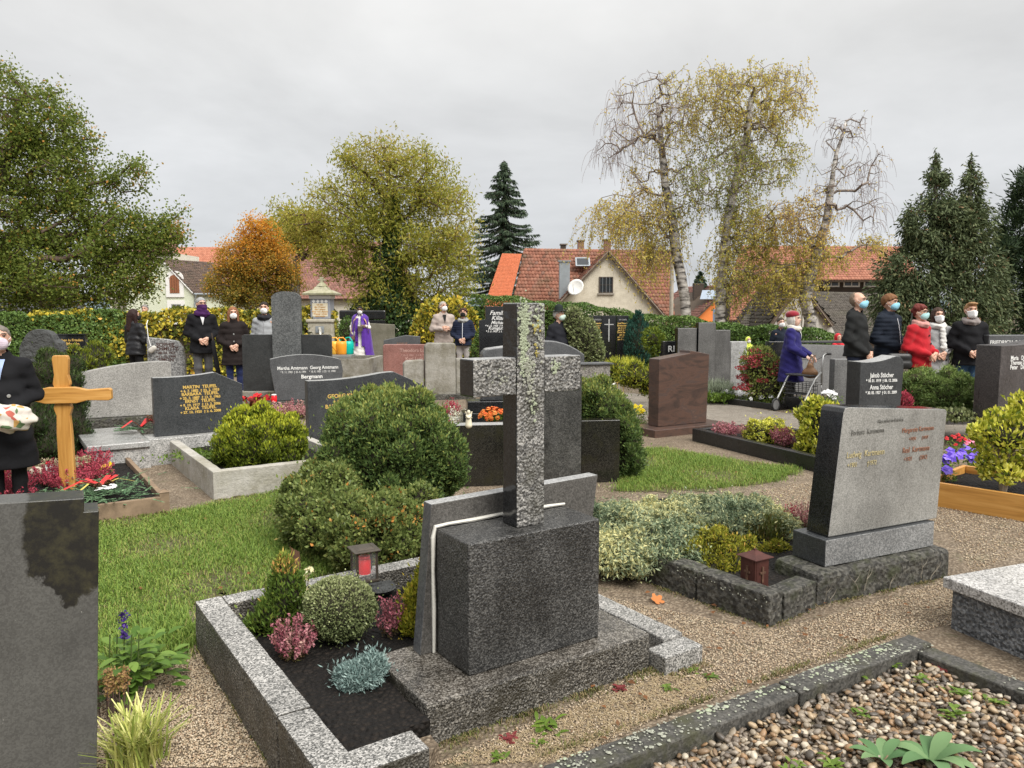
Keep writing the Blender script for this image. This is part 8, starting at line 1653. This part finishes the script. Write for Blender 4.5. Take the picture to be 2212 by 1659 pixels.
x_, Y = xt(571, 690, 14.9), 14.9; person('young man in light grey jacket beside the tall stele', x_, Y, .15, 1.72, (.30,.31,.32), hem=.82, legs=BLKT, hair=('short', (.025,.018,.014)), mask=MASKW, scarf=(cloth('charcoal_scarf', (.02,.02,.024)), None), arms='low', zip_=ZIPG)
# priest
x_, Y = xt(778, 720, 22.0), 22.0
PUR = cloth('purple_brocade', (.085,.025,.27), .6, .25, .2); ALB = cloth('white_alb', (.68,.66,.63), .85, .3)
pr = person('priest in white alb with purple cope and stole holding a holy water bucket', x_, Y, .12, 1.66, None, coatm=ALB, hem=.12, bulk=.01, legs=None, hair=('short', (.015,.012,.01)), skin=SKIND, mask=MASKW, arms='priest', h=.016)
cp_ = SDF(.05); cp_.cap((-.13, .03, 1.38), (.13, .03, 1.38), .10); cp_.cap((0, .02, 1.30), (0, .05, .22), .25, .42, 1.3); cp_.cut(lambda X, Y_, Z: .16-Z); cp_.cut(lambda X, Y_, Z: np.minimum(.075+.12*(1.42-Z)-np.abs(X+.05), -.02-Y_)); cp_.cut(lambda X, Y_, Z: .10-np.sqrt(X**2+(Y_+.02)**2)-np.where(Z < 1.36, 9, 0)); cp_.disp(lambda X, Y_, Z: .012*np.sin(X*38)*np.clip(1.3-Z, 0, 1)); solid('cope', cp_, .02, PUR, pr)
GLD = cloth('gold_brocade', (.45,.27,.13), .6, .2)
for s in (-1, 1):
    ribbon(pr, [(s*.07, -.125, 1.40), (s*.09, -.20, 1.2), (s*.09, -.215, 1.0), (s*.09, -.22, .76), (s*.09, -.225, .58)][::-1], .085, PUR, 'stole')
    ribbon(pr, [(s*.10, -.09, 1.44), (s*.17, -.17, 1.32), (s*.22, -.16, 1.15), (s*.26, -.14, .95)], .05, GLD, 'cope_border')
ribbon(pr, [(-.135, -.235, .72), (-.045, -.235, .72)], .06, GLD, 'stole_band')
bu = thing('holy_water_bucket', 'small silver holy water bucket held by the priest', 'bucket', (x_+.06, Y-.30, .98)); MB().lathe([(.045, 0), (.07, .02), (.075, .14), (.085, .15)], 12).build('bucket', plain('tarnished_silver', (.35,.33,.30), .35, .2, 8, 0, metal=.8), bu, smooth=True); MB().tube([(-.075, 0, .14), (-.05, 0, .24), (.05, 0, .24), (.075, 0, .14)], .007, 5).build('bail', ZINC, bu)
# couple by the yellow bush
x_, Y = xt(958, 700, 18.2), 18.2; person('grey haired man in beige anorak with hands folded', x_, Y, .3, 1.76, (.36,.30,.265), hem=.80, bulk=.045, legs=BLKT, hair=('short', (.34,.31,.28)), mask=MASKW, arms='high', turn=.3, nod=.15, lapel=cloth('black_shirt', (.015,.015,.015)), h=.015)
x_, Y = xt(1000, 720, 17.6), 17.6; person('woman in navy quilted jacket and pale trousers with lowered head', x_, Y, -.05, 1.60, (.018,.024,.05), hem=.84, puff=.055, bulk=.035, legs=LGT, hair=('curly', (.06,.028,.02)), mask=cloth('black_mask', (.02,.02,.02)), scarf=(cloth('grey_pattern_scarf', (.28,.28,.27)), None), arms='clasp', nod=.25, zip_=ZIPW, h=.015)
# man with hat
x_, Y = xt(1207, 715, 13.2), 13.2; person('elderly man in dark anorak and felt hat right of the cross', x_, Y, .75, 1.60, (.020,.021,.027), hem=.78, bulk=.04, legs=BLKT, hair=('short', (.5,.5,.48)), mask=cloth('mint_mask', (.55,.68,.60), .8, .1, 0), hat=('felt', cloth('dark_felt', (.018,.024,.022))), arms='low', turn=.3)
# neon
x_, Y = xt(1615, 770, 17.0), 17.0; person('child in neon yellow hooded jacket behind the red sedum', x_, Y, .2, .98, (.62,.72,.10), hem=.6, legs=BLKT, hair=('none', (.1,.1,.1)), mask=MASKW, hood='up', arms='clasp', h=.018)
x_, Y = xt(1684, 770, 15.2), 15.2; person('person in dark navy jacket hidden behind the woman in blue', x_, Y, .1, 1.42, (.016,.022,.035), legs=BLKT, hair=('short', (.05,.04,.03)), mask=MASKW, h=.02)
x_, Y = xt(1808, 790, 15.5), 15.5; person('child in red jacket behind the tall man in dark jacket', x_, Y, .3, 1.10, (.50,.02,.03), legs=BLKT, hair=('none', (.05,.04,.03)), mask=None, hood='up', h=.02)
# old woman with walker
Y = 12.55; x_ = xt(1708, 780, Y); a_ow = 1.02
BLUC = cloth('royal_blue_wool', (.022,.019,.115), .9, .4, .08)
ow = person('old woman in royal blue coat and red beret pushing a walker', x_, Y, a_ow, 1.545, None, coatm=BLUC, hem=.48, bulk=.06, legs=cloth('olive_trousers', (.045,.043,.035)), hair=('bob', (.58,.55,.50)), mask=None, skin=SKINP, hat=('beret', cloth('crimson_wool', (.22,.012,.022), .95, .4, .4)), scarf=(cloth('cream_scarf', (.62,.58,.50)), None), arms='walker', stoop=.05, lapel=cloth('white_blouse', (.6,.6,.58)), h=.012)
wkl = (x_+.56, Y-.02, 0); wka = -.93
wk = thing('walker', 'grey rolling walker with black seat and wire basket', 'walker', wkl, wka)
ALU = plain('brushed_grey', (.42,.42,.41), .35, .1, 6, 0, metal=.5); RUB = plain('rubber', (.03,.03,.03), .7, .1, 6, 0); DGP = plain('dark_plastic', (.035,.035,.037), .5, .1, 6, 0)
for s in (-1, 1):
    X = s*.24
    MB().tube([(X, -.30, .90), (X, -.42, .905), (X, -.49, .87), (X, -.50, .70), (X, -.50, .42)], .014, 8).build('handle_post', ALU, wk, smooth=True); MB().tube([(X, -.28, .90), (X, -.40, .905)], .02, 8).build('grip', RUB, wk, smooth=True)
    MB().tube([(X, -.52, .62), (X, -.68, .52), (X, -.92, .22), (X, -.98, .14)], [.016, .016, .015, .013], 8).build('front_leg', ALU, wk, smooth=True)
    MB().tube([(X, -.50, .43), (X, -.46, .28), (X, -.34, .12)], .014, 8).build('rear_leg', ALU, wk, smooth=True); MB().tube([(X, -.50, .44), (X, -.64, .44)], .010, 6).build('side_rail', ALU, wk)
    for (wy, wz) in ((-.98, .10), (-.32, .10)):
        w_ = MB().tube([(X+.0+.10*0, wy+.092*math.cos(t), wz+.092*math.sin(t)) for t in np.linspace(0, 2*PI, 25)], .016, 8, False).build('wheel', RUB, wk, smooth=True); MB().lathe([(.002, -.012), (.075, -.010), (.075, .010), (.002, .012)], 20).build('hub', plain('grey_plastic', (.2,.2,.2), .5, .1, 6, 0), w_, loc=(X, wy, wz), rot=(0, PI/2, 0))
MB().box(-.22, .22, -.78, -.52, .56, .585).build('seat', DGP, wk, bevel=.008)
bk = MB(); 
for q in range(6): bk.tube([(-.2, -.54-.06*q, .46), (-.2, -.54-.06*q, .28), (.2, -.54-.06*q, .28), (.2, -.54-.06*q, .46)], .004, 4)
for q in (.28, .34, .40, .46): bk.tube([(-.2, -.54, q), (.2, -.54, q), (.2, -.84, q), (-.2, -.84, q), (-.2, -.54, q)], .004, 4)
for q in range(7): bk.tube([(-.2+.4*q/6, -.54, .46), (-.2+.4*q/6, -.54, .28), (-.2+.4*q/6, -.84, .28), (-.2+.4*q/6, -.84, .46)], .004, 4)
bk.build('wire_basket', DGP, wk)
MB().tube([(-.24, -.40, .88), (-.12, -.50, .80), (.12, -.50, .80), (.24, -.40, .88)], .004, 4).build('brake_cable', RUB, wk)
hb = thing('handbag', 'brown leather handbag hanging on the walker', 'bag', wkl, wka); BLT = plain('tan_leather', (.17,.085,.035), .5, .25, 9, .2)
f = SDF(.03); f.cap((.10, -.60, .62), (.10, -.60, .70), .09, .06, 1.6).cap((.04, -.60, .60), (.16, -.60, .60), .07); solid('bag_body', f, .015, BLT, hb); MB().tube([(.06, -.60, .74), (.08, -.56, .84), (.12, -.50, .88), (.13, -.56, .82), (.14, -.60, .74)], .010, 6).build('strap', BLT, hb)
# right group
Y = 11.3; x_ = xt(1850, 740, Y); person('tall man in charcoal softshell jacket and navy trousers', x_, Y, .8, 1.83, (.022,.023,.023), hem=.86, bulk=.02, legs=NAVY, hair=('bald', (.20,.15,.11)), mask=MASKB, arms='low', turn=.1, hood='down', h=.012)
Y = 11.6; x_ = xt(1918, 740, Y); person('young man with brown hair in navy puffer jacket', x_, Y, .6, 1.80, (.020,.024,.045), hem=.78, puff=.058, bulk=.045, legs=BLKT, hair=('bowl', (.16,.075,.032)), mask=MASKB, arms='clasp', turn=.2, hood='down', zip_=ZIPW, h=.012)
Y = 11.2; x_ = xt(1984, 740, Y); person('woman with short red hair in bright red wool coat', x_, Y, .55, 1.645, (.38,.010,.017), hem=.80, bulk=.035, legs=BLKT, hair=('curly', (.13,.028,.022)), mask=MASKT, glasses=True, arms='clasp', turn=.15, buttons=(BLKB, (1.28, 1.16, .98), .03), scarf=(cloth('red_white_scarf', (.5,.25,.22)), None), belly=.02, h=.012)
hb = thing('handbag', 'black shoulder bag at the hip of the woman in red', 'bag', (xt(1942, 775, 11.05), 11.05, zt(790, 11.05))); f = SDF(.02); f.cap((-.12, 0, .02), (.12, 0, .02), .07, .07, 1.5).cap((-.12, 0, .12), (.12, 0, .12), .06, .06, 1.5); solid('bag_body', f, .015, plain('black_leather_bag', (.02,.02,.02), .4, .2, 8, .1), hb); MB().tube([(.1, 0, .15), (.16, .05, .45), (.2, .1, .75)], .008, 5).build('strap', RUB, hb)
Y = 11.9; x_ = xt(2022, 750, Y); person('young woman in light grey coat with white knitted scarf', x_, Y, -.1, 1.60, (.36,.36,.36), hem=.62, bulk=.02, legs=BLKT, hair=('long', (.05,.028,.02)), mask=MASKW, ffp=True, scarf=(cloth('white_knit', (.62,.61,.58), .9, .6), 'tails'), arms='clasp', buttons=(BLKB, (1.05, .9), .10), h=.012)
Y = 11.7; x_ = xt(2092, 750, Y); person('fair haired man in black field jacket with grey scarf and jeans', x_, Y, -.15, 1.68, (.010,.010,.011), hem=.78, bulk=.05, legs=BLUEJ, hair=('quiff', (.28,.16,.075)), mask=MASKW, ffp=True, scarf=(cloth('taupe_scarf', (.22,.19,.18)), None), arms='clasp', h=.012)
